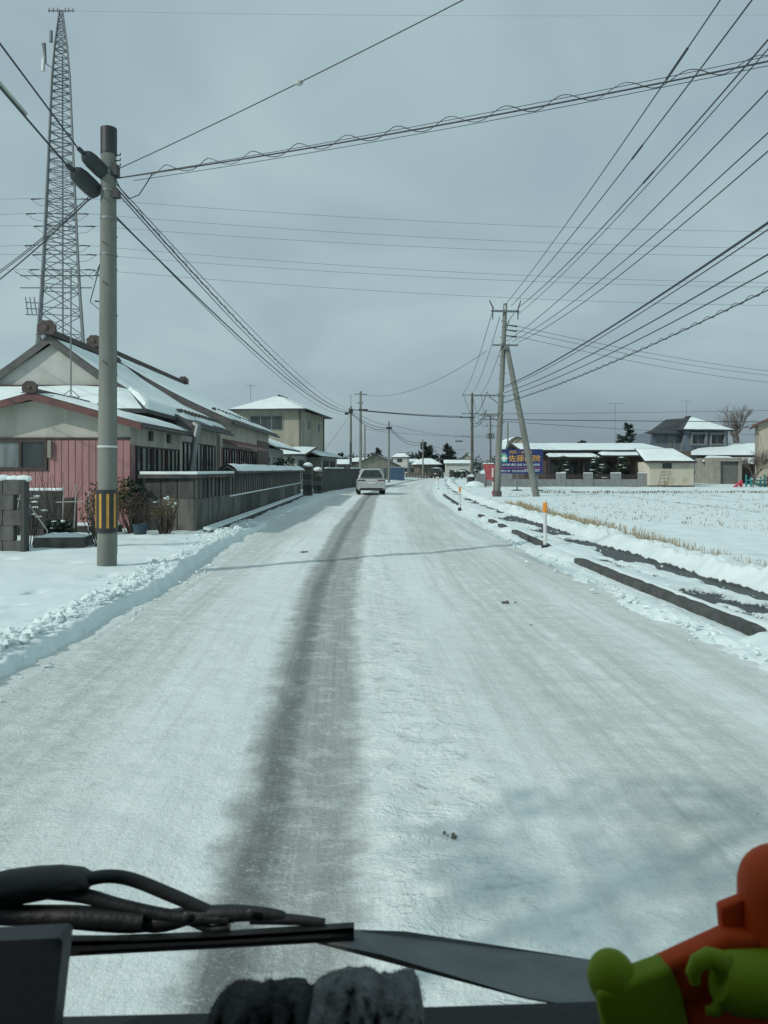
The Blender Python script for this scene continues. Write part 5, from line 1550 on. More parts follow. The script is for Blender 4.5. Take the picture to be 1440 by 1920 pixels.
# grey garden wall with pillars
gw = thing('garden_wall', 'low grey block wall with taller pillars in front of the clinic', 'wall', (8.9, 74.0, 0.0))
GX = lambda px: (px - 720) / F * 74 - 8.9
def gwall(a, b, z1):
    n = max(1, round((GX(b) - GX(a)) / 1.6))
    for i in range(n):
        x0 = GX(a) + (GX(b) - GX(a)) * i / n; x1 = GX(a) + (GX(b) - GX(a)) * (i + 1) / n
        MB().bbox(x0 + 0.004, x1 - 0.004, 0, 0.18, -0.3, z1, 0.01).build('wall_panel', M_BLOCK, gw)
gwall(892, 960, 1.22); gwall(960, 1043, 0.70); gwall(1061, 1094, 0.70); gwall(1112, 1145, 0.70); gwall(1165, 1196, 0.70)
for a, b in ((1043, 1061), (1094, 1112), (1145, 1165), (1196, 1220)):
    MB().bbox(GX(a), GX(b), -0.05, 0.23, -0.3, 1.28, 0.015).build('pillar', M_BLOCK, gw)
    MB().bbox(GX(a) + 0.02, GX(b) - 0.02, -0.03, 0.2, 1.282, 1.34, 0.03).build('snow_cap', M_RSNOW, gw)
for a, b in ((962, 1041), (1063, 1092), (1114, 1143), (1167, 1194)):
    for k in range(3):
        MB().box(GX(a), GX(b), 0.06, 0.10, 0.76 + k * 0.15, 0.84 + k * 0.15).build('fence_slat', M_DKWOOD, gw)

# red tarp panel and dark stump by the wall
t = thing('red_sheet_board', 'faded red sheet board leaning before the grey garden wall', 'board', (9.2, 71.5, 0.0))
MB().poly([(0, 0, 2.15), (1.15, 0.1, 2.2), (1.15, -0.1, 0.75), (0.35, -0.15, 0.65)], (0, 0.05, 0)).build('sheet', M_RED, t)
MB().tube([(0.3, 0.08, -0.2), (0.3, 0.08, 2.0)], 0.04, 5).build('stake', M_DKWOOD, t)
MB().tube([(1.0, 0.1, -0.2), (1.0, 0.1, 2.0)], 0.04, 5).build('stake', M_DKWOOD, t)
for k in range(3):
    MB().ball((0.2 + 0.35 * k, 0.05, 2.2), (0.2, 0.1, 0.06), 8, 5, 0.3).build('snow', M_RSNOW, t)
t = thing('stone_post', 'dark squat stone post with snow hat at the left end of the garden wall', 'post', (8.55, 75.5, 0.0), R(20))
MB().bbox(-0.32, 0.32, -0.32, 0.32, -0.2, 0.95, 0.06).build('stone', M_CONC3, t)
MB().ball((0, 0, 1.0), (0.38, 0.38, 0.16), 10, 6, 0.3).build('snow_hat', M_RSNOW, t, smooth=True)
t = tag(MB().ball((0, 0, 0), (0.9, 0.6, 0.42), 14, 8, 0.25).build('snow_heap', M_SNOW, smooth=True), 'rounded snow heap beside the dark stone post', 'snow heap'); t.location = (8.6, 72.8, 0.1)

# clinic
cl = thing('clinic_building', 'long single storey clinic with layered snow covered roofs behind the garden wall', 'building', (14.6, 80.0, 0.0))
CX = lambda px: (px - 720) / F * 80 - 14.6
MB().box(0, CX(1296), 0.0, 9.0, -0.2, 3.55).build('wall', M_BROWN, cl)
roof_plane(cl, (-0.6, -0.8, 3.62), (CX(1262), -0.8, 3.62), (CX(1240), 5.2, 4.55), (-0.6, 5.2, 4.55), M_TILE, True, seed=31, nu=40, rag=0.25)
roof_plane(cl, (CX(1262), 9.8, 3.62), (-0.6, 9.8, 3.62), (-0.6, 5.2, 4.55), (CX(1240), 5.2, 4.55), M_TILE, True, seed=32, nu=40)
roof_plane(cl, (CX(1020), -2.5, 2.88), (CX(1116), -2.5, 2.88), (CX(1112), 0, 3.28), (CX(1020), 0, 3.28), M_TILE, True, seed=33, nu=30, rag=0.2, sn=0.16)
roof_plane(cl, (CX(1118), -2.2, 3.05), (CX(1212), -2.2, 3.05), (CX(1210), 0, 3.45), (CX(1116), 0, 3.45), M_TILE, True, seed=34, nu=30, rag=0.2, sn=0.16)
for px in (1000, 1022, 1052, 1086, 1120, 1150, 1182, 1206):
    MB().box(CX(px) - 0.08, CX(px) + 0.08, -1.9, -1.74, -0.2, 2.85).build('porch_post', M_DKWOOD, cl)
for px in (1024, 1056, 1088, 1122, 1153):
    window(cl, (CX(px), -0.001, 0.5), (1, 0, 0), (0, -1, 0), 1.5, 2.0, M_DKWOOD, M_GLASS, 2, 0.07, 0.06)
antenna('tall television antenna rising from the clinic roof', (CX(1175) + 14.6, 84, 4.5), 4.4, 6, 1.8, 0.15)

# cream shed at the end of the clinic
sh = thing('cream_shed', 'small cream rust streaked shed with snowy roof at the field edge', 'shed', (25.3, 73.6, 0.0))
SX = lambda px: (px - 720) / F * 73.6 - 25.3
sw = SX(1301)
for i in range(9):
    x0 = SX(1219) + (sw - SX(1219)) * i / 9; x1 = SX(1219) + (sw - SX(1219)) * (i + 1) / 9
    MB().bbox(x0 + 0.004, x1 - 0.004, 0, 0.05, 0.1, 2.36, 0.008).build('wall_panel', M_SHED, sh)
MB().box(SX(1219), sw, 0.052, 3.6, -0.1, 2.3).build('wall', M_SHED, sh)
MB().poly([(SX(1219), 0.0, 0.1), (SX(1206), 1.4, 0.1), (SX(1206), 1.4, 2.36), (SX(1219), 0.0, 2.36)], (0.05, 0.05, 0)).build('side_wall', M_SHED, sh)
MB().box(SX(1219) - 0.03, sw + 0.03, -0.03, 3.6, -0.4, 0.095).build('plinth', M_CONC3, sh)
roof_plane(sh, (SX(1206), -0.45, 2.42), (SX(1303), -0.45, 2.42), (SX(1281), 2.6, 3.75), (SX(1206), 2.6, 3.75), M_TILE, True, seed=35, sn=0.14)
MB().poly([(sw, 0.06, 2.36), (sw, 3.6, 2.36), (sw - 1.0, 2.6, 3.6)], (-0.08, 0, 0)).build('gable', M_SHED, sh)
MB().box(SX(1206), SX(1303), -0.47, -0.40, 2.24, 2.38).build('fascia', M_DKWOOD, sh)
window(sh, (SX(1242), -0.001, 1.72), (1, 0, 0), (0, -1, 0), 0.88, 0.6, M_BROWN, M_GLASS, 3, 0.05, 0.05)
t = thing('leaning_ladder', 'rusty ladder leaning on the cream shed wall', 'ladder', (26.0, 73.2, -0.05))
for dx in (0, 0.75):
    MB().tube([(dx, -0.25, 0), (dx + 0.65, 0.28, 1.6)], 0.022, 5).build('rail', M_BROWN, t)
for k in range(5):
    f = 0.12 + 0.2 * k
    MB().tube([(0.65 * f, -0.25 + 0.53 * f, 1.6 * f), (0.75 + 0.65 * f, -0.25 + 0.53 * f, 1.6 * f)], 0.018, 5).build('rung', M_BROWN, t)

# blue-grey two-storey house
bh = house('blue_grey_house', 'two storey blue grey house with half snowy hip roof behind the shed', (37.2, 95.0, 0.0), R(10), 5.9, 8.2, 6.55, 1.85, 'hip', M_BLUEW, M_BLUEROOF, 0.7,
           wins=((0.9, 4.85, 1.75, 1.15, 2), (3.5, 4.85, 1.75, 1.15, 2)), lwins=((1.0, 5.0, 1.2, 1.2, 2), (4.0, 5.0, 1.2, 1.2, 2)), axis='y', ridge=0.15, snow=(1, 1, 1, 0), frame=M_ALU, seed=40)
for x in (0.9, 3.5):
    fr = MB()
    fr.box(x - 0.18, x + 1.93, -0.32, -0.001, 4.62, 4.78); fr.box(x - 0.18, x + 1.93, -0.32, -0.001, 6.06, 6.22); fr.box(x - 0.18, x - 0.02, -0.32, -0.001, 4.781, 6.059); fr.box(x + 1.77, x + 1.93, -0.32, -0.001, 4.781, 6.059)
    fr.build('window_surround', M_BLOCK, bh)
MB().box(-4.0, -0.01, 1.0, 8.0, -0.2, 6.2).build('rear_wing', M_BLUEW, bh)
roof_plane(bh, (-4.9, 0.2, 6.1), (-0.1, 0.2, 6.1), (2.9, 3.4, 8.3), (0.0, 4.4, 8.1), M_BLUEROOF, False, seed=41)
window(bh, (-3.4, 0.999, 4.3), (1, 0, 0), (0, -1, 0), 1.0, 1.5, M_ALU, M_GLASSL, 2)
window(bh, (-1.7, 0.999, 4.3), (1, 0, 0), (0, -1, 0), 1.0, 1.5, M_ALU, M_GLASSL, 2)
MB().box(-3.9, -0.1, -0.1, 0.98, 3.85, 4.0).build('balcony_floor', M_BLOCK, bh)
for k in range(14):
    MB().box(-3.85 + k * 0.285, -3.80 + k * 0.285, -0.08, -0.03, 4.0, 4.75).build('baluster', M_ALU, bh)
MB().box(-3.9, -0.1, -0.1, -0.02, 4.75, 4.83).build('hand_rail', M_ALU, bh)
roof_plane(bh, (-1.0, -2.2, 3.05), (8.0, -2.2, 3.05), (8.0, 0, 3.7), (-1.0, 0, 3.7), M_BLUEROOF, True, seed=42)
for k in range(7):
    MB().bbox(0.2 + k * 0.9, 0.4 + k * 0.9, -1.1, -0.95, 3.5, 3.62, 0.02).build('snow_stop', M_DARKM, bh)
roof_plane(bh, (-1.0, -5.0, 2.55), (4.8, -5.0, 2.55), (4.2, -2.3, 3.3), (1.5, -2.3, 3.3), M_BLUEROOF, True, seed=43)
MB().box(0.2, 4.3, -4.3, -0.02, -0.2, 2.6).build('entrance_wing', M_BLUEW, bh)
window(bh, (3.0, -4.301, 1.1), (1, 0, 0), (0, -1, 0), 0.8, 1.1, M_DKWOOD, M_GLASS, 1)
antenna('television antenna on the blue grey house roof', (39.0, 99.0, 8.2), 2.3, 5, 1.4, 0.1)

# concrete garage
gg = thing('concrete_garage', 'grey concrete box garage with closed dark shutter right of the shed', 'garage', (37.6, 88.0, 0.0))
GG = lambda px: (px - 720) / F * 88 - 37.6
MB().box(GG(1336), GG(1351), 0, 5, -0.1, 2.55).build('side_wall', M_CONCL, gg)
MB().box(GG(1386), GG(1391), 0, 5, -0.1, 2.55).build('side_wall', M_CONCL, gg)
MB().box(GG(1336), GG(1391), -0.02, 5.0, 2.551, 2.98).build('roof_slab', M_CONCL, gg)
for k in range(9):
    MB().box(GG(1351) + 0.01, GG(1386) - 0.01, 0.35, 0.40 + 0.02 * (k % 2), -0.05 + k * 0.28, 0.225 + k * 0.28).build('shutter_slat', M_SHUT, gg)
bb = thing('long_snow_roof_house', 'low house with long white roof behind the concrete garage', 'house', (36.5, 94.0, 0.0))
MB().box(0.5, 11.5, 0, 6, -0.2, 3.4).build('wall', M_BROWN, bb)
roof_plane(bb, (-0.8, -1.2, 3.35), (12.0, -1.2, 3.35), (12.0, 3.4, 5.0), (5.0, 3.4, 5.0), M_TILE, True, seed=44, nu=30)
roof_plane(bb, (3.0, -3.4, 2.3), (12.0, -3.4, 2.3), (12.0, -0.4, 3.2), (3.0, -0.4, 3.2), M_TILE, True, seed=45, nu=30)

# beige house cut by the right edge
bg = house('beige_house', 'beige two storey house cut by the right picture edge', (36.6, 75.0, 0.0), -R(23), 6.5, 7.0, 6.2, 1.55, 'gable_y', M_BEIGE, M_REDFASC, 0.55,
           wins=((1.15, 4.15, 2.0, 1.7, 2), (1.0, 0.85, 2.6, 2.5, 2)), snow=(0, 0, 0, 0), seed=46)
for sx, ex in ((1, 3.25 + 3.85), (-1, 3.25 - 3.85)):
    ez = 6.2 - 0.55 * (1.55 / 3.25)
    MB().poly([(3.25, -0.6, 7.74), (ex, -0.6, ez + 0.02), (ex, -0.6, ez - 0.22), (3.25, -0.6, 7.46)], (0, 0.05, 0)).build('barge_board', M_REDFASC, bg)
MB().box(0.6, 5.5, -0.9, -0.04, 0.5, 0.62).build('porch_step', M_CONC2, bg)
MB().box(0.6, 5.5, -0.92, -0.86, 0.62, 1.0).build('porch_rail', M_CONC2, bg)

# play equipment and garden things
t = thing('play_frame', 'teal plastic play frame behind the bare bush at right', 'play frame', (34.2, 72.6, 0.0))
for x in (0, 0.45, 1.35, 1.75):
    MB().bbox(x, x + 0.14, 0, 0.14, -0.1, 1.15 if x in (0, 1.75) else 0.95, 0.03).build('post', M_TEAL, t)
MB().bbox(0.14, 1.75, 0.02, 0.12, 0.55, 0.68, 0.02).build('bar', M_TEAL, t)
MB().bbox(0.14, 1.75, 0.02, 0.12, 0.2, 0.33, 0.02).build('bar', M_TEAL, t)
MB().ball((0.6, 0.07, 0.72), (0.2, 0.1, 0.07), 8, 5, 0.3).build('snow', M_RSNOW, t, smooth=True)
MB().ball((1.3, 0.07, 0.72), (0.25, 0.1, 0.08), 8, 5, 0.3).build('snow', M_RSNOW, t, smooth=True)
t = thing('red_slide', 'small pink red toy slide left of the teal play frame', 'slide', (33.0, 72.6, -0.05))
MB().poly([(0, -0.2, 0.0), (0.25, -0.2, 0.0), (0.8, -0.2, 0.5), (0.72, -0.2, 0.6)], (0, 0.4, 0)).build('chute', M_REDP, t)
MB().bbox(0.70, 0.82, -0.22, 0.22, 0, 0.68, 0.03).build('ladder_post', M_REDP, t)

# ================================================================== vegetation on the right and far away
def bare_tree(label, loc, h, seed, spread=0.5, depth=5, m=None, r=None, group='bare trees', name='bare_tree', nb=3):
    rg_ = random.Random(seed)
    t = thing(name, label, 'tree', loc, 0, group)
    tr, tg = MB(), MB()
    def grow(p, d_, L, r_, k):
        q = p + d_ * L
        mid = (p + q) / 2 + Vector((rg_.gauss(0, L * 0.05), rg_.gauss(0, L * 0.05), 0))
        (tr if k <= 1 else tg).tube([p, mid, q], [r_, r_ * 0.85, r_ * 0.7], 6 if k < 2 else 4, False)
        if k >= depth: return
        for _ in range(nb + (1 if k > 1 else 0)):
            nd_ = (d_ + Vector((rg_.gauss(0, spread), rg_.gauss(0, spread), rg_.gauss(0.12, spread * 0.6)))).normalized()
            f = 0.45 + 0.55 * rg_.random()
            grow(p.lerp(q, f), nd_, L * (0.58 + 0.25 * rg_.random()), r_ * 0.55, k + 1)
    grow(Vector((0, 0, -0.2)), Vector((rg_.gauss(0, 0.04), rg_.gauss(0, 0.04), 1)).normalized(), h * 0.36, r or h * 0.022, 0)
    tr.build('trunk', m or M_BARKG, t); tg.build('crown', M_TWIG, t)
    return t
bare_tree('big bare branching tree between the blue house and beige house', (54.5, 118, 0), 13.2, 3, 0.40, 5)
bare_tree('leafless bush with upright twigs in front of the play frame', (33.9, 70.5, -0.1), 4.4, 6, 0.36, 5, r=0.07, nb=4, group='bare trees')
bare_tree('smaller bare tree behind the big branching one', (58.0, 135, 0), 7.5, 8, 0.5, 4)

def conifer(label, loc, h, rad, seed, m=None, n=900, group='conifers', size=0.22, snow=0):
    rg_ = random.Random(seed)
    t = thing('conifer_tree', label, 'tree', loc, 0, group)
    MB().tube([(0, 0, -0.3), (0, 0, h * 0.95)], [h * 0.022, 0.02], 6).build('trunk', M_BARK, t)
    c = MB()
    nb = int(h * 5)
    for i in range(nb):
        f = 0.10 + 0.88 * (i / nb)
        R_ = rad * (1 - f) ** 0.75 * (0.6 + 0.55 * rg_.random()) + 0.12
        a = rg_.random() * 6.283
        z0 = f * h
        d_ = Vector((math.cos(a), math.sin(a), 0.22))
        per = max(4, n // nb)
        for k in range(per):
            g__ = rg_.random() ** 0.6
            p = Vector((0, 0, z0)) + d_ * R_ * g__ + Vector((rg_.gauss(0, 0.10 * R_), rg_.gauss(0, 0.10 * R_), rg_.gauss(0, 0.10 * R_ + 0.05)))
            u_ = (d_ + Vector((rg_.gauss(0, 0.5), rg_.gauss(0, 0.5), rg_.gauss(0.2, 0.4)))).normalized() * size * (0.7 + 0.7 * rg_.random())
            v_ = u_.orthogonal().normalized() * size * 0.28
            c.add([p - u_, p + v_, p + u_, p - v_], [(0, 1, 2, 3)])
    c.build('crown', m or M_CONIF, t)
    return t
conifer('small dark pine rising behind the clinic roof', (29.2, 92, 0), 7.3, 2.1, 21, M_PINE, 1400, size=0.30)
conifer('broad dark evergreen behind the far white roofed house, left one', (11.0, 205, 0), 8.9, 5.6, 22, None, 2600, size=0.5)
conifer('dark pointed evergreen right of the broad one at the bend', (17.0, 205, 0), 8.6, 3.4, 23, None, 2200, size=0.5)
conifer('low evergreen right of the bend behind the dark pole', (19.0, 105, 0), 4.0, 2.6, 24, M_LEAFR, 1500, size=0.35)

def garden_pine(label, loc, h, seed):
    rg_ = random.Random(seed)
    t = thing('garden_pine', label, 'tree', loc, 0, 'snow laden garden pines at the clinic')
    MB().tube([(0, 0, -0.2), (0.15, 0, h * 0.4), (-0.1, 0, h * 0.7), (0.05, 0, h)], [0.10, 0.08, 0.06, 0.03], 6).build('trunk', M_BARK, t)
    for i in range(9):
        f = 0.25 + 0.75 * i / 8
        w_ = (1.15 - 0.75 * f) * 1.0
        cx_ = (rg_.random() - 0.5) * 1.5 * w_; cy_ = (rg_.random() - 0.5) * 0.9
        rr = 0.42 + 0.25 * rg_.random()
        if i == 8: cx_ = cy_ = 0
        b_ = MB().leaves((cx_, cy_, f * h), (rr, rr * 0.8, 0.26), 150, 0.10, rg_, 0.2).build('foliage_pad', M_PINE, t)
        if rg_.random() < 0.85:
            MB().ball((cx_ + rg_.gauss(0, 0.1), cy_ - 0.05, f * h + 0.13), (rr * 0.5, rr * 0.45, 0.06), 9, 5, 0.7, rg_).build('snow_pad', M_RSNOW, b_, smooth=True)
garden_pine('snow laden garden pine just right of the blue sign', (17.9, 76.5, 0), 2.75, 51)
garden_pine('middle garden pine with snow pads before the clinic', (21.2, 76.5, 0), 2.75, 52)
garden_pine('garden pine with snow pads close to the cream shed', (23.7, 76.3, 0), 2.7, 53)

# distant wood and hills
rg_ = random.Random(88)
m = MB()
for i in range(240):
    x = -240 + 560 * rg_.random(); y = 380 + rg_.gauss(0, 14)
    h = (4.5 + 5 * rg_.random()) * (1.0 if x < 60 else 0.9)
    m.leaves((x, y, h * 0.55), (3.2 + 2 * rg_.random(), 2.5, h * 0.55), 60, 0.95, rg_, 0.3)
tag(m.build('distant_wood', M_CONIF), 'dark strip of woodland on the horizon beyond the houses', 'wood', kind='stuff')
M_HILL = mat('wooded_hill', (0.16, 0.19, 0.21), 0.95, 0.3, 0.01)
xs = np.linspace(-2600, 3400, 160); yy = np.linspace(0, 500, 14)
Xh = np.repeat(xs[None, :], 14, 0); Yh = 3400 + np.repeat(yy[:, None], 160, 1)
prof_ = 40 + 75 * np.clip(fbm(xs / 900.0, xs * 0 + 3, 4, 200) + 0.45, 0, 2) * sstep(300, 1700, xs) 
Zh = (prof_[None, :]) * np.sin(np.pi * np.clip(yy / 1000.0, 0, 0.5))[:, None] - 2
sheet('hills', Xh, Yh, Zh, M_HILL)

# made-up tree out of view, added so its shade imitates a windscreen reflection
rgt = random.Random(77)
rt = thing('added_shade_tree', 'made-up unseen tree beside our vehicle, added to cast a rounded shade on the road', 'tree', (-4.05, -0.45, 0.1))
MB().tube([(0, 0, -0.3), (0.05, 0.02, 1.8), (0.02, 0.0, 3.6), (0.1, 0.02, 4.7)], [0.06, 0.05, 0.04, 0.015], 7).build('trunk', M_BARKG, rt)
m = MB()
for k in range(34):
    a = rgt.random() * 6.283; e_ = rgt.gauss(0, 0.3)
    m.tube([(0.03, 0, 3.7 + 0.8 * rgt.random()), (0.03 + 0.5 * math.cos(a), 0.4 * math.sin(a), 4.3 + 0.3 * e_), (0.03 + 1.05 * math.cos(a), 0.8 * math.sin(a), 4.4 + 0.5 * e_)], [0.012, 0.008, 0.004], 4, False)
m.build('branches', M_BARKG, rt)
MB().leaves((0.08, 0.0, 4.4), (1.15, 0.84, 0.34), 430, 0.062, rgt, 0.55).build('crown', M_PINE, rt)
# ================================================================== houses and yards around the bend
FG = 'houses beyond the bend'
def fx_(px, Y): return (px - 720) / F * Y
def far_house(label, pxl, pxr, Y, eave_py, top_py, roof, wall, wins=(), dp=7, rz=0, snow=(1, 1, 1, 1), over=0.5, axis='x', ridge=0.4, seed=0, rm=None):
    x0, x1 = fx_(pxl, Y), fx_(pxr, Y)
    h = CAM_H + (HZ - eave_py) / F * Y; rh = (eave_py - top_py) / F * (Y + dp / 2)
    return house('far_house', label, (x0, Y, 0), rz, x1 - x0, dp, h, rh, roof, wall, rm, over, wins, (), (), snow, FG, ridge, axis, seed=seed, base=False)
far_house('low house with yellowish gable beside the blue container', 664, 746, 116, 871, 852, 'gable_y', M_CREAMY, ((0.8, 0.8, 1.3, 1.1, 2), (4.5, 0.7, 1.4, 1.2, 2)), 8, R(4), (1, 1, 1, 0), seed=61)
far_house('dark roofed low house with white top behind the yellowish gable house', 655, 712, 148, 866, 857, 'gable_x', M_BROWN, ((1.0, 0.8, 1.6, 1.1, 2),), 8, seed=62)
far_house('small pale two storey house with white hip roof above the container', 737, 764, 190, 857, 849, 'hip', M_OFFW, ((1.0, 3.4, 1.3, 0.9, 2), (2.6, 1.0, 1.0, 1.0, 1)), 5, R(-6), seed=63)
far_house('white roofed bungalow behind the van at the junction, broad front', 786, 824, 182, 871, 859, 'hip', M_BROWN, ((0.6, 0.6, 1.6, 1.3, 2), (2.3, 0.6, 1.2, 1.3, 2)), 7, R(8), over=0.8, seed=64)
far_house('white hip roofed house just left of the junction bungalow', 764, 792, 195, 869, 860, 'hip', M_OFFW, ((0.8, 0.8, 1.4, 1.1, 2),), 7, R(5), over=0.7, seed=65)
far_house('grey flat fronted two storey house above the junction', 820, 840, 215, 858, 855, 'gable_x', M_OFFW, ((0.6, 3.6, 1.0, 0.8, 2),), 6, R(-4), seed=66)
far_house('grey house with snowy roof between two far houses above the junction', 838, 856, 205, 857, 851, 'gable_x', M_SHUT, ((0.6, 3.4, 1.4, 0.8, 2),), 6, R(-4), seed=67)
far_house('yellowish two storey gable house left of the dark right pole', 865, 884, 190, 858, 850, 'gable_y', M_CREAMY, ((0.5, 3.2, 0.8, 0.8, 1), (1.5, 3.2, 0.7, 0.8, 1)), 6, R(-12), seed=68)
far_house('low house with long white roof above the parked cars', 836, 880, 172, 868, 862, 'gable_x', M_OFFW, ((0.8, 0.7, 1.3, 1.0, 2), (3.2, 0.7, 1.3, 1.0, 2)), 6, R(-3), seed=69)
far_house('small house with snowy roof left of the first slim pole', 628, 650, 100, 869, 861, 'gable_x', M_BROWN, ((0.3, 0.6, 0.7, 1.0, 1),), 5, seed=70)
far_house('grey house wall at the far left behind the pole bundle', 655, 668, 122, 866, 859, 'hip', M_SHUT, (), 6, seed=71)

t = thing('blue_container', 'blue steel container beside the road under a pole', 'container', (fx_(728, 113), 113, 0), R(-3))
w_ = fx_(757, 113) - fx_(728, 113)
MB().box(0, w_, 0, 5.5, 0.0, 1.92).build('body', M_BLUEBOX, t)
for k in range(7):
    MB().box(0.04 + k * w_ / 7, 0.04 + k * w_ / 7 + 0.14, -0.05, -0.001, 0.1, 1.82).build('rib', M_BLUEBOX, t)
MB().box(-0.03, w_ + 0.03, -0.06, 0.02, 1.83, 1.95).build('top_rail', M_BLUEBOX, t)
MB().box(0.05, w_ - 0.05, 0.1, 5.4, 1.93, 1.99).build('roof_snow', M_RSNOW, t)
# round-roofed barn behind the sign
bn = thing('round_roof_barn', 'tan barn with rounded snow edged roof behind the blue sign', 'barn', (17.6, 112, 0))
n_ = 9
arc = [(1.75 - 1.75 * math.cos(math.pi * k / n_), 4.1 + 2.2 * math.sin(math.pi * k / n_)) for k in range(n_ + 1)]
MB().poly([(0, 0, -0.2)] + [(x, 0, z) for x, z in arc] + [(3.5, 0, -0.2)], (0, 8, 0)).build('wall', M_BEIGE, bn)
for k in range(n_):
    (xa, za), (xb, zb) = arc[k], arc[k + 1]
    MB().poly([(xa, -0.3, za + 0.05), (xb, -0.3, zb + 0.05), (xb, 8.2, zb + 0.05), (xa, 8.2, za + 0.05)], (0, 0, 0.09)).build('roof_panel', M_RSNOW if k < 4 else M_SHUT, bn)
MB().tube([(0.3, -0.32, 3.6), (1.1, -0.32, 5.9), (1.75, -0.32, 6.3)], 0.07, 5).build('arch_rib', M_DKWOOD, bn)
bare_tree('hazy bare trees crown behind the barn', (24.5, 150, 0), 7.0, 14, 0.5, 4)
conifer('dark bushy tree behind the clinic roof', (36.5, 142, 0), 7.0, 3.2, 25, None, 1800, size=0.4)
conifer('second dark bush behind the clinic roof, right of the first', (40.5, 145, 0), 6.0, 3.6, 27, M_LEAFB, 1500, size=0.4)
conifer('dark shrub tree on the skyline left of the bend', (-1.5, 165, 0), 6.3, 3.0, 28, None, 1200, size=0.4)
conifer('dark shrubbery behind the dark wall corner', (-6.2, 108, 0), 3.9, 2.2, 29, None, 1200, size=0.3)
t = thing('junction_fence', 'low brown fence with snow along the junction yard', 'fence', (fx_(760, 145), 145, 0))
for k in range(9):
    MB().box(k * 0.55, k * 0.55 + 0.48, 0, 0.06, 0, 0.95 + 0.1 * (k % 3)).build('fence_board', M_BROWN if k % 2 else M_CONC2, t)
t = thing('snowy_hedge', 'snow dusted hedge right of the junction cars', 'hedge', (fx_(868, 128), 128, 0))
m = MB(); rgh = random.Random(4)
for k in range(5):
    m.leaves((k * 0.8 - 1.0, 0, 0.8), (0.7, 0.6, 0.7), 200, 0.14, rgh)
m.build('foliage', M_CONIF, t)
m = MB()
for k in range(9):
    m.ball((rgh.random() * 3.6 - 1.4, rgh.gauss(0, 0.2), 1.3 + 0.2 * rgh.random()), (0.35, 0.3, 0.12), 8, 5, 0.4, rgh)
m.build('snow_clumps', M_RSNOW, t, smooth=True)

# ================================================================== vehicles
def wheel(t, x, y, r, w, sx):
    wh = MB()
    n = 20
    prof_ = [(r * 0.62, -w / 2), (r * 0.93, -w / 2), (r, -w * 0.32), (r, w * 0.32), (r * 0.93, w / 2), (r * 0.62, w / 2)]
    wh.loft([[(x + d_, y + q * math.cos(k * 2 * math.pi / n), r + q * math.sin(k * 2 * math.pi / n)) for k in range(n)] for q, d_ in prof_])
    o = wh.build('wheel', M_TYRE, t, smooth=True)
    rm = MB()
    rm.loft([[(x + sx * (w * 0.5 - 0.02), y + q * math.cos(k * 2 * math.pi / n), r + q * math.sin(k * 2 * math.pi / n)) for k in range(n)] for q in (r * 0.62, r * 0.05)])
    rm.build('rim', M_ALU, o)
def rr(y, hw, z0, z1, c, n=4):
    """rounded rectangle ring in the xz plane"""
    pts = []
    for cx_, cz_, a0 in ((hw - c, z0 + c, -90), (hw - c, z1 - c, 0), (-hw + c, z1 - c, 90), (-hw + c, z0 + c, 180)):
        for k in range(n + 1):
            a = R(a0 + 90 * k / n)
            pts.append((cx_ + c * math.cos(a), y, cz_ + c * math.sin(a)))
    return pts
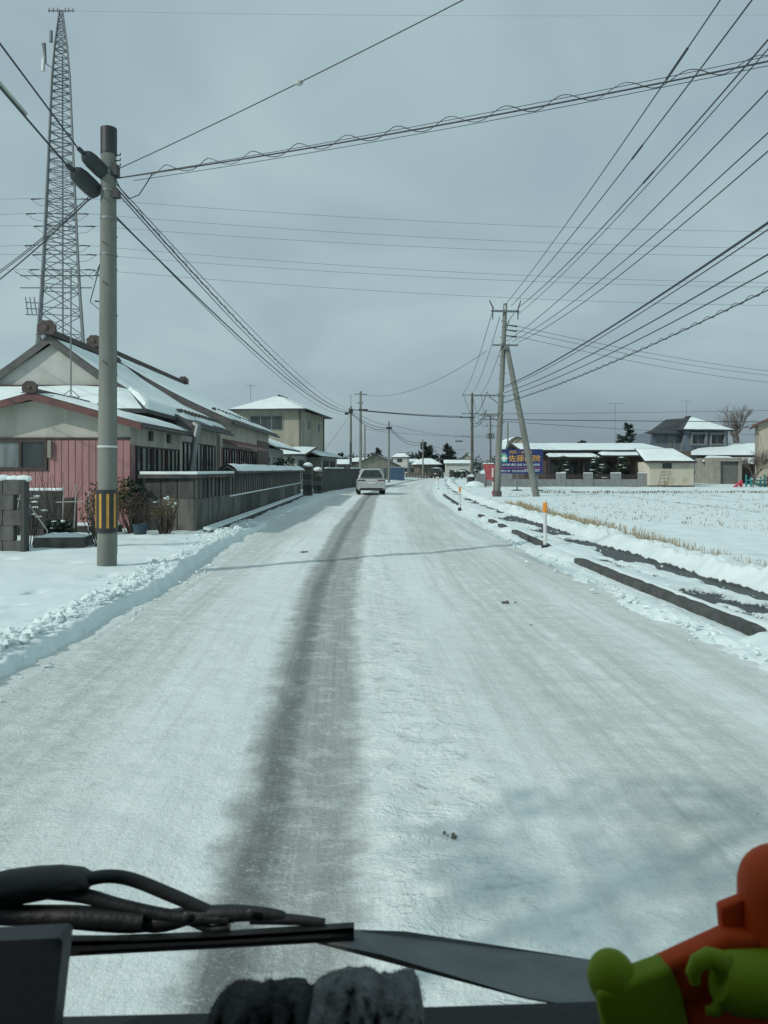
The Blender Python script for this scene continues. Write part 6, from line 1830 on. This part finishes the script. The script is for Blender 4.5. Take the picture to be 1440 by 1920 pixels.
def car(name, label, cat, loc, rz, paint, Lc, Wc, Hc, boxy=False, snow=False, front=False, group='cars on the road'):
    t = thing(name, label, cat, loc, rz + (math.pi if front else 0), group)
    if front:
        # keep the near end at the given spot
        t.location = (loc[0] + math.sin(rz) * 0, loc[1] + Lc, loc[2])
    hw = Wc / 2; k = Hc / 1.68; zb = (1.0 if boxy else 1.06) * k
    body = [rr(0.0, hw * 0.86, 0.46 * k, 0.86 * k, 0.10), rr(0.05, hw * 0.95, 0.36 * k, 0.98 * k, 0.12), rr(0.22, hw * 0.99, 0.30 * k, 1.08 * k, 0.15),
            rr(0.8, hw, 0.26 * k, 1.09 * k, 0.15), rr(Lc * 0.45, hw, 0.26 * k, 1.06 * k, 0.15), rr(Lc * 0.72, hw * 0.99, 0.26 * k, 0.99 * k, 0.14),
            rr(Lc * 0.94, hw * 0.93, 0.30 * k, (0.86 if not boxy else 0.95) * k, 0.16), rr(Lc, hw * 0.72, 0.40 * k, 0.72 * k, 0.14)]
    MB().loft(body).build('body', paint, t, smooth=True)
    # cabin
    if boxy:
        pr = [(0.04, zb), (0.12, Hc * 0.93), (0.3, Hc), (Lc * 0.66, Hc), (Lc * 0.76, Hc * 0.90), (Lc * 0.90, zb)]
    else:
        pr = [(0.08, zb), (0.28, zb + (Hc - zb) * 0.62), (0.42, Hc * 0.955), (0.70, Hc), (Lc * 0.50, Hc), (Lc * 0.62, Hc * 0.90), (Lc * 0.80, zb)]
    def hz(z): return hw * (0.955 - (0.27 if not boxy else 0.10) * (z - zb) / (Hc - zb))
    cab = MB(); n = len(pr)
    vs = [(-hz(z), y, z) for y, z in pr] + [(hz(z), y, z) for y, z in pr]
    fs = [tuple(range(n)), tuple(reversed(range(n, 2 * n)))] + [(i, i + n, i + n + 1, i + 1) for i in range(n - 1)] + [(0, n - 1, 2 * n - 1, n)]
    cab.add(vs, fs)
    cb = cab.build('cabin', paint, t)
    bv = cb.modifiers.new('bevel', 'BEVEL'); bv.width = 0.05 if boxy else 0.11; bv.segments = 4; bv.limit_method = 'ANGLE'
    # rear glass on the slope between pr[0] and pr[1]
    def slope(f, sx, i=0, inset=0.80, off=0.012):
        y = pr[i][0] + (pr[i + 1][0] - pr[i][0]) * f; z = pr[i][1] + (pr[i + 1][1] - pr[i][1]) * f
        d_ = Vector((0, pr[i + 1][0] - pr[i][0], pr[i + 1][1] - pr[i][1])).normalized(); nn = Vector((0, -d_.z, d_.y))
        return Vector((sx * hz(z) * inset, y, z)) + nn * off
    q_ = 0.93 if boxy else 1.18
    MB().poly([slope(0.14, -1, inset=0.86), slope(0.10, -0.5, inset=0.86), slope(0.10, 0.5, inset=0.86), slope(0.14, 1, inset=0.86), slope(0.5, 1, inset=0.85), slope(q_, 1, inset=0.78), slope(q_, -1, inset=0.78), slope(0.5, -1, inset=0.85)], (0, 0.012, 0)).build('rear_window', M_CARGL, t)
    i = n - 2
    MB().poly([slope(0.1, -1, i, 0.9), slope(0.1, 1, i, 0.9), slope(0.85, 1, i, 0.9), slope(0.85, -1, i, 0.9)], (0, -0.012, 0)).build('windscreen', M_CARGL, t)
    for sx in (-1, 1):
        for (ya, yb) in ((0.14, 0.36), (0.37, 0.56)):
            z0, z1 = zb + 0.06 * k, Hc * 0.90
            y0, y1 = Lc * ya, Lc * yb
            MB().poly([(sx * (hz(z0) + 0.006), y0, z0), (sx * (hz(z0) + 0.006), y1, z0), (sx * (hz(z1) + 0.006), y1 - 0.05, z1), (sx * (hz(z1) + 0.006), y0 + 0.2, z1)], (sx * 0.008, 0, 0)).build('side_window', M_CARGL, t)
        MB().bbox(sx * hw * 0.70 - hw * 0.26, sx * hw * 0.70 + hw * 0.26, -0.004, 0.22, 0.905 * k, 0.965 * k, 0.02).build('tail_lamp', M_TAIL, t)
        MB().bbox(sx * hw * 0.74 - 0.10, sx * hw * 0.74 + 0.10, -0.02, 0.05, 0.56 * k, 0.60 * k, 0.01).build('reflector', M_TAIL, t)
        MB().bbox(sx * (hw + 0.09) - 0.09, sx * (hw + 0.09) + 0.09, Lc * 0.60, Lc * 0.60 + 0.08, zb - 0.02, zb + 0.13, 0.02).build('door_mirror', M_TRIM, t)
        wheel(t, sx * (hw - 0.12), Lc * 0.17, 0.345 * k, 0.23, sx); wheel(t, sx * (hw - 0.12), Lc * 0.80, 0.345 * k, 0.23, sx)
        MB().bbox(sx * hw * 0.70 - 0.2, sx * hw * 0.70 + 0.2, Lc - 0.16, Lc - 0.03, 0.66 * k, 0.76 * k, 0.03).build('head_lamp', M_GLASSL, t)
    MB().bbox(-0.25, 0.25, 0.0 - 0.022, 0.03, 0.70 * k, 0.82 * k, 0.008).build('number_plate', M_PLATE, t)
    MB().bbox(-hw * 0.62, hw * 0.62, 0.005, 0.08, 0.865 * k, 0.885 * k, 0.006).build('tailgate_trim', M_TRIM, t)
    MB().bbox(-hw * 0.80, hw * 0.80, -0.03, 0.12, 0.30 * k, 0.43 * k, 0.03).build('lower_bumper', M_TRIM, t)
    MB().bbox(-hw * 0.92, hw * 0.92, -0.045, 0.14, 0.44 * k, 0.60 * k, 0.035).build('bumper', paint, t)
    MB().bbox(-hz(Hc) * 0.82, hz(Hc) * 0.82, (pr[1][0] if boxy else pr[2][0]) - 0.14, pr[2][0] + 0.1, Hc * 0.945, Hc * 0.972, 0.015).build('roof_spoiler', paint, t)
    if snow:
        m = MB(); vs = []
        for j in range(9):
            for i2 in range(9):
                u, v = i2 / 8, j / 8
                e_ = min(1, 5 * min(u, 1 - u, v, 1 - v))
                vs.append(((2 * u - 1) * hz(Hc) * 0.95, pr[2][0] + (pr[3][0] - pr[2][0]) * v, Hc + 0.005 + 0.10 * e_))
        m.add(vs, [(j * 9 + i2, j * 9 + i2 + 1, j * 9 + i2 + 10, j * 9 + i2 + 9) for j in range(8) for i2 in range(8)])
        m.build('roof_snow', M_RSNOW, t, smooth=True)
    return t
car('silver_suv', 'silver SUV driving away ahead on the icy road', 'car', (-0.80, 49.6, 0.0), R(3.5), M_CAR, 4.6, 1.84, 1.70)
car('black_van', 'dark boxy van with snow on roof at the junction', 'van', (fx_(816, 140), 140, 0.0), R(-16), M_CARB, 3.9, 1.75, 1.85, True, True)
car('parked_car', 'dark green parked car right of the junction van', 'car', (fx_(854, 142), 142, 0.0), R(-4), M_CARB, 3.6, 1.7, 1.55, True, True, True)
car('parked_car', 'snow covered grey car under the porch beside the shed', 'car', (37.2, 91.0, 0.0), R(38), M_CARG, 4.2, 1.72, 1.75, True, True, True)
t = thing('snowy_heap', 'snow covered clutter in front of the beige house', 'heap', (36.6, 72.0, -0.05))
m = MB()
for k in range(8):
    m.ball((rng.random() * 2.4, rng.gauss(0, 0.3), 0.2 + 0.2 * rng.random()), (0.4, 0.35, 0.3), 9, 6, 0.4)
m.build('clutter', M_CONC3, t)
m = MB()
for k in range(8):
    m.ball((rng.random() * 2.4, rng.gauss(0, 0.3), 0.5 + 0.15 * rng.random()), (0.4, 0.35, 0.12), 9, 6, 0.4)
m.build('snow', M_RSNOW, t, smooth=True)

# ================================================================== inside our own van: cab shell, dashboard, wipers, things on the dash
M_CABP = mat('cab_grey_paint', (0.035, 0.037, 0.037), 0.6, 0.1, 3.0)
M_DASH = mat('dashboard_plastic', (0.012, 0.014, 0.016), 0.6, 0.3, 8.0, 0.2, 120)
M_MONB = mat('monitor_plastic', (0.016, 0.021, 0.025), 0.5, 0.2, 4.0, 0.1, 160)
M_WIPER = mat('wiper_black', (0.013, 0.016, 0.017), 0.55, 0.3, 12.0, 0.25, 60)
M_COWL = mat('cowl_plastic', (0.175, 0.195, 0.195), 0.85, 0.25, 10.0, 0.2, 90)
M_FUR = mat('dark_fleece', (0.028, 0.032, 0.032), 0.95, 0.5, 60.0, 0.6, 260, col2=(0.010, 0.012, 0.012))
M_FURL = mat('grey_fleece', (0.17, 0.18, 0.18), 0.95, 0.5, 60.0, 0.6, 260, col2=(0.085, 0.092, 0.092))
M_TOYG = mat('green_toy_plastic', (0.17, 0.25, 0.008), 0.6, 0.12, 12.0, 0.1, 200, spec=0.2)
M_TOYR = mat('orange_red_toy_plastic', (0.52, 0.06, 0.006), 0.6, 0.12, 12.0, 0.1, 200, spec=0.2)
cb_ = thing('own_van_cab', 'dark cab and dashboard of our own vehicle along the bottom edge', 'vehicle', (-0.2, 0.0, 0.0))
def cbx(x0, x1, y0, y1, z0, z1, nm, m, b=0.01):
    MB().bbox(x0 + 0.2, x1 + 0.2, y0, y1, z0, z1, b).build(nm, m, cb_)
cbx(-1.02, 0.66, -1.25, 0.40, 2.06, 2.12, 'roof', M_CABP)
cbx(-1.02, 0.66, -1.25, -1.20, 0.45, 2.055, 'rear_wall', M_CABP)
for xs_, nm in (((-1.02, -0.98), 'door'), ((0.62, 0.66), 'door')):
    cbx(xs_[0], xs_[1], -1.195, 0.95, 0.45, 1.22, nm, M_CABP)
    cbx(xs_[0], xs_[1], -1.195, -0.35, 1.225, 2.055, 'side_panel', M_CABP)
    cbx(xs_[0], xs_[1], -0.345, 0.35, 1.86, 2.055, 'window_rail', M_CABP)
for sx, x in ((-1, -1.0), (1, 0.64)):
    MB().tube([(x + 0.2, 1.06, 0.84), (x + 0.2 - sx * 0.04, 0.38, 2.07)], 0.045, 8).build('pillar', M_CABP, cb_)
cbx(-1.02, 0.66, 1.02, 1.16, 0.40, 0.80, 'front_panel', M_CABP)
cbx(-1.0, 0.64, -1.19, 1.0, 0.42, 0.46, 'floor', M_DASH)
# dashboard: top edge where the photo shows it, sloping slightly
ed = [P(-300, 1912, 0.80), P(120, 1906, 0.80), P(560, 1896, 0.80), P(1110, 1878, 0.80), P(1800, 1866, 0.80)]
nearE = [Vector((p.x, 0.56, p.z - 0.012)) for p in ed]
vs = ed + nearE + [p - Vector((0, 0.0, 0.3)) for p in ed] + [p - Vector((0, 0.0, 0.3)) for p in nearE]
n = len(ed); fs = []
for i in range(n - 1):
    fs += [(i, i + 1, n + i + 1, n + i), (2 * n + i, 2 * n + i + 1, i + 1, i), (n + i, n + i + 1, 3 * n + i + 1, 3 * n + i), (3 * n + i, 3 * n + i + 1, 2 * n + i + 1, 2 * n + i)]
fs += [(0, n, 3 * n, 2 * n), (n - 1, 2 * n - 1 + 0, 4 * n - 1, 3 * n - 1)]
d_ = MB().add(vs, fs); W(d_, 'dashboard', M_DASH, cb_)
# sloping cowl panel outside the glass
cp = [P(560, 1757, 1.03), P(640, 1742, 1.04), P(760, 1746, 1.04), P(1112, 1800, 1.03), P(1500, 1862, 1.02), P(1500, 1960, 0.88), P(1112, 1892, 0.90), P(990, 1871, 0.91), P(720, 1791, 0.97)]
W(MB().poly(cp, (0, 0.003, -0.004)), 'cowl_panel', M_COWL, cb_)

mon = thing('dash_monitor', 'flat dark panel standing on the dashboard at the left corner', 'monitor', tuple(P(60, 1905, 0.70)))
q = [P(-90, 1742, 0.70), P(130, 1731, 0.70), P(137, 1738, 0.70), P(118, 1915, 0.70), P(110, 1960, 0.70), P(-90, 1960, 0.70)]
W(MB().poly(q, (0, -0.022, 0)), 'case', M_MONB, mon)
# wiper
WY = 1.02
wp = thing('wiper', 'black windscreen wiper with two arms above the dashboard', 'wiper', tuple(P(60, 1720, WY)))
def wt_(pts, rad, nm, par=None, n=14, flat=1.0, sm=True):
    pts2, rad2 = [], []
    for i_ in range(len(pts) - 1):      # smooth the path
        p0, p1, p2, p3 = pts[max(i_ - 1, 0)], pts[i_], pts[i_ + 1], pts[min(i_ + 2, len(pts) - 1)]
        for k_ in range(5):
            t_ = k_ / 5
            pts2.append(tuple(0.5 * (2 * b + (c - a) * t_ + (2 * a - 5 * b + 4 * c - d) * t_ ** 2 + (3 * b - a - 3 * c + d) * t_ ** 3) for a, b, c, d in zip(p0, p1, p2, p3)))
            rad2.append(rad[i_] + (rad[i_ + 1] - rad[i_]) * t_)
    pts2.append(pts[-1]); rad2.append(rad[-1])
    pts, rad = pts2, rad2
    P3 = [P(x, y, yy) for x, y, yy in pts]
    return W(MB().tube(P3, [r / F * WY for r in rad], n), nm, M_WIPER, par or wp, sm)
# rounded pivot cover
rings = []
for px, top, bot, dep in ((-120, 1648, 1720, 0.03), (-20, 1640, 1708, 0.04), (10, 1633, 1700, 0.045), (60, 1628, 1688, 0.05), (110, 1626, 1678, 0.05), (150, 1630, 1672, 0.045), (168, 1640, 1665, 0.035), (174, 1650, 1658, 0.02)):
    rg__ = []
    for k in range(12):
        a = 2 * math.pi * k / 12
        py = (top + bot) / 2 - (bot - top) / 2 * math.sin(a)
        rg__.append(P(px, py, WY) + Vector((0, dep * math.cos(a) * 0.5, 0)))
    rings.append(rg__)
W(MB().loft(rings), 'pivot_cover', M_WIPER, wp, True)
wt_([(150, 1652, WY), (200, 1643, WY), (250, 1650, WY), (330, 1682, WY), (400, 1712, WY), (440, 1722, WY)], [13, 12, 12, 12, 11, 8], 'arm')
wt_([(90, 1672, WY - 0.005), (160, 1680, WY - 0.005), (230, 1699, WY - 0.005), (330, 1718, WY - 0.005), (430, 1722, WY - 0.005)], [13, 13, 12, 11, 10], 'arm')
wt_([(-120, 1718, WY - 0.01), (0, 1716, WY - 0.01), (140, 1718, WY - 0.01), (270, 1727, WY - 0.01)], [16, 17, 19, 16], 'arm')
wt_([(130, 1726, WY), (250, 1731, WY), (350, 1718, WY), (440, 1712, WY), (520, 1716, WY), (532, 1722, WY)], [14, 17, 16, 15, 10, 7], 'bridge')
wt_([(250, 1733, WY), (300, 1741, WY), (360, 1722, WY)], [10, 7, 10], 'bridge_claw')
wt_([(355, 1725, WY), (395, 1742, WY), (430, 1735, WY)], [9, 7, 9], 'bridge_claw')
wt_([(470, 1720, WY), (560, 1725, WY), (610, 1730, WY)], [12, 9, 7], 'bridge')
def strip(pts, th, nm):
    top = [P(x, y - h, WY) for x, y, h in pts]; bot = [P(x, y + h, WY) for x, y, h in reversed(pts)]
    W(MB().poly(top + bot, (0, -0.012, 0)), nm, M_WIPER, wp)
strip([(128, 1768, 15), (260, 1765, 11), (400, 1758, 11), (540, 1750, 11), (664, 1742, 12)], 0, 'blade')
strip([(128, 1760, 4), (400, 1750, 4), (664, 1733, 4)], 0, 'blade_spine')

for px, py in ((350, 1718), (470, 1712), (262, 1729), (110, 1655)):
    W(MB().ball(P(px, py, WY - 0.014), (0.006, 0.003, 0.006), 12, 7), 'rivet', M_DARKM, wp, True)
W(MB().poly([P(140, 1778, WY - 0.014), P(655, 1752, WY - 0.014), P(655, 1755, WY - 0.014), P(140, 1782, WY - 0.014)], (0, -0.003, 0)), 'rubber_lip', M_DASH, wp)
# plush cloth lying on the dash
pl = thing('grey_cloth', 'crumpled fuzzy dark grey cloth lying on the dashboard', 'cloth', tuple(P(590, 1905, 0.70)))
def cloth(nm, m, prof, Y0, Y1, seed, folds):
    """draped cloth: silhouette profile in photo pixels, hanging towards the camera, with sharp folds"""
    nu, nv = 90, 36
    xs_ = [p[0] for p in prof]; ys_ = [p[1] for p in prof]
    rings = []
    vs = []
    for j in range(nv + 1):
        for i in range(nu + 1):
            u, v = i / nu, j / nv
            px = xs_[0] + (xs_[-1] - xs_[0]) * u
            top = float(np.interp(px, xs_, ys_)) + 1.5 * float(fbm(np.array(px * 0.11), np.array(v * 2.0), 2, seed))
            py = top + (1962 - top) * (1 - math.cos(v * math.pi / 2)) ** 1.0
            Yc = Y0 + (Y1 - Y0) * math.sin(v * math.pi / 2)
            off = 0.0
            for (fx0, fx1, amp) in folds:
                d_ = (px - (fx0 + (fx1 - fx0) * v)) / 11.0
                off += amp * math.exp(-d_ * d_)
            off += 0.016 * float(fbm(np.array(px * 0.035 + seed), np.array(v * 3.0 + px * 0.01), 4, seed + 2))
            vs.append(P(px, py, Yc) + Vector((0, -off * min(1, 2.2 * v), 0.15 * off * v)))
    fs = [(j * (nu + 1) + i, (j + 1) * (nu + 1) + i, (j + 1) * (nu + 1) + i + 1, j * (nu + 1) + i + 1) for j in range(nv) for i in range(nu)]
    mb_ = MB().add(vs, fs)
    rgf = random.Random(seed); fz = MB()
    for _ in range(2600):
        p = Vector(rgf.choice(vs[:nu * 26])) + Vector((rgf.gauss(0, 0.001), 0, rgf.gauss(0, 0.001)))
        d_ = Vector((rgf.gauss(0, 0.6), -0.4 + rgf.gauss(0, 0.5), 0.5 + rgf.gauss(0, 0.6))).normalized() * (0.0008 + 0.0022 * rgf.random())
        s_ = d_.orthogonal().normalized() * 0.0003
        fz.add([p - s_, p + s_, p + d_], [(0, 1, 2)])
    o_ = W(mb_, nm, m, pl, True)
    sm = o_.modifiers.new('solid', 'SOLIDIFY'); sm.thickness = 0.003
    W(fz, 'fuzz', m, o_)
cloth('inner_fold', M_FUR, [(536, 1905), (556, 1856), (586, 1846), (622, 1842), (655, 1880)], 0.722, 0.66, 5, [(590, 600, 0.01)])
cloth('dark_fold', M_FUR, [(386, 1930), (396, 1890), (415, 1860), (440, 1840), (470, 1836), (490, 1842), (515, 1838), (545, 1832), (570, 1834), (585, 1850), (598, 1900)], 0.715, 0.63, 3, [(470, 430, 0.016), (540, 580, 0.020), (505, 500, -0.018), (430, 400, -0.012)])
cloth('grey_fold', M_FURL, [(572, 1900), (588, 1850), (596, 1834), (620, 1822), (655, 1812), (690, 1814), (712, 1824), (728, 1836), (742, 1824), (760, 1814), (776, 1816), (788, 1850), (797, 1905)], 0.700, 0.62, 7, [(600, 590, 0.018), (640, 700, 0.016), (735, 700, -0.026), (765, 775, 0.022), (690, 640, -0.016), (670, 720, 0.018), (780, 790, -0.01)])

# toy figure at the right corner
ty = thing('plastic_toy_figure', 'large red and green plastic toy figure leaning on the dashboard at right', 'toy', tuple(P(1330, 1900, 0.64)))
TYY = 0.64
def tpoly(pts, nm, m, y0, th, bev=0.006):
    o = W(MB().poly([P(x, y, TYY) + Vector((0, y0, 0)) for x, y in pts], (0, th, 0)), nm, m, ty)
    b = o.modifiers.new('bevel', 'BEVEL'); b.width = bev; b.segments = 3; b.limit_method = 'ANGLE'; b.angle_limit = R(30)
    o.data.polygons.foreach_set('use_smooth', [True] * len(o.data.polygons))
    return o
def px_ell(cx_, cy_, rx, ry, dep, nm, m, y0=0.0):
    c = P(cx_, cy_, TYY) + Vector((0, y0, 0))
    W(MB().ball(c, (rx / F * TYY, dep, ry / F * TYY), 28, 18), nm, m, ty, True)
tpoly([(1108, 1835), (1243, 1786), (1266, 1840), (1290, 1960), (1135, 1960)], 'leg', M_TOYG, -0.02, 0.025)
px_ell(1147, 1832, 45, 48, 0.020, 'foot', M_TOYG, 0.0)
tpoly([(1218, 1799), (1352, 1737), (1520, 1735), (1520, 1960), (1294, 1960), (1262, 1850)], 'torso', M_TOYR, -0.015, 0.022)
tpoly([(1352, 1704), (1398, 1686), (1414, 1748), (1356, 1752)], 'collar', M_TOYR, 0.0, 0.012, 0.0025)
hc = P(1472, 1672, TYY) + Vector((0, 0.005, 0)); hr = 78 / F * TYY
hrings = [(hr * 0.97, -0.11), (hr, -0.05), (hr, 0.0)] + [(hr * math.cos(R(9 * k_)), hr * math.sin(R(9 * k_))) for k_ in range(1, 10)] + [(hr * 0.02, hr)]
W(MB().loft([[hc + Vector((q_ * math.cos(2 * math.pi * k / 28), q_ * math.sin(2 * math.pi * k / 28), dz)) for k in range(28)] for q_, dz in hrings]), 'head', M_TOYR, ty, True)
# sleeve, wrist and C-shaped gripping hand
W(MB().tube([P(1318, 1790, TYY) + Vector((0, -0.03, 0)), P(1340, 1797, TYY) + Vector((0, -0.03, 0)), P(1420, 1800, TYY) + Vector((0, -0.03, 0)), P(1560, 1800, TYY) + Vector((0, -0.03, 0))], [0.016, 0.0225, 0.0245, 0.026], 24), 'sleeve', M_TOYG, ty, True)
hand = []
for k in range(11):
    a = R(125 + 22 * k)
    hand.append(P(1302 - 0 + 34 * math.cos(a) * -1.0, 1802 - 46 * math.sin(a), TYY) + Vector((0, -0.03, 0)))
hp = [(1276, 1798), (1272, 1780), (1280, 1762), (1300, 1752), (1322, 1758), (1332, 1782), (1333, 1810), (1326, 1834), (1310, 1848), (1296, 1848)]
W(MB().tube([P(x, y, TYY) + Vector((0, -0.03, 0)) for x, y in hp], [r_ / F * TYY for r_ in (9, 13, 15, 17, 20, 21, 18, 14, 11, 7)], 16), 'hand', M_TOYG, ty, True)
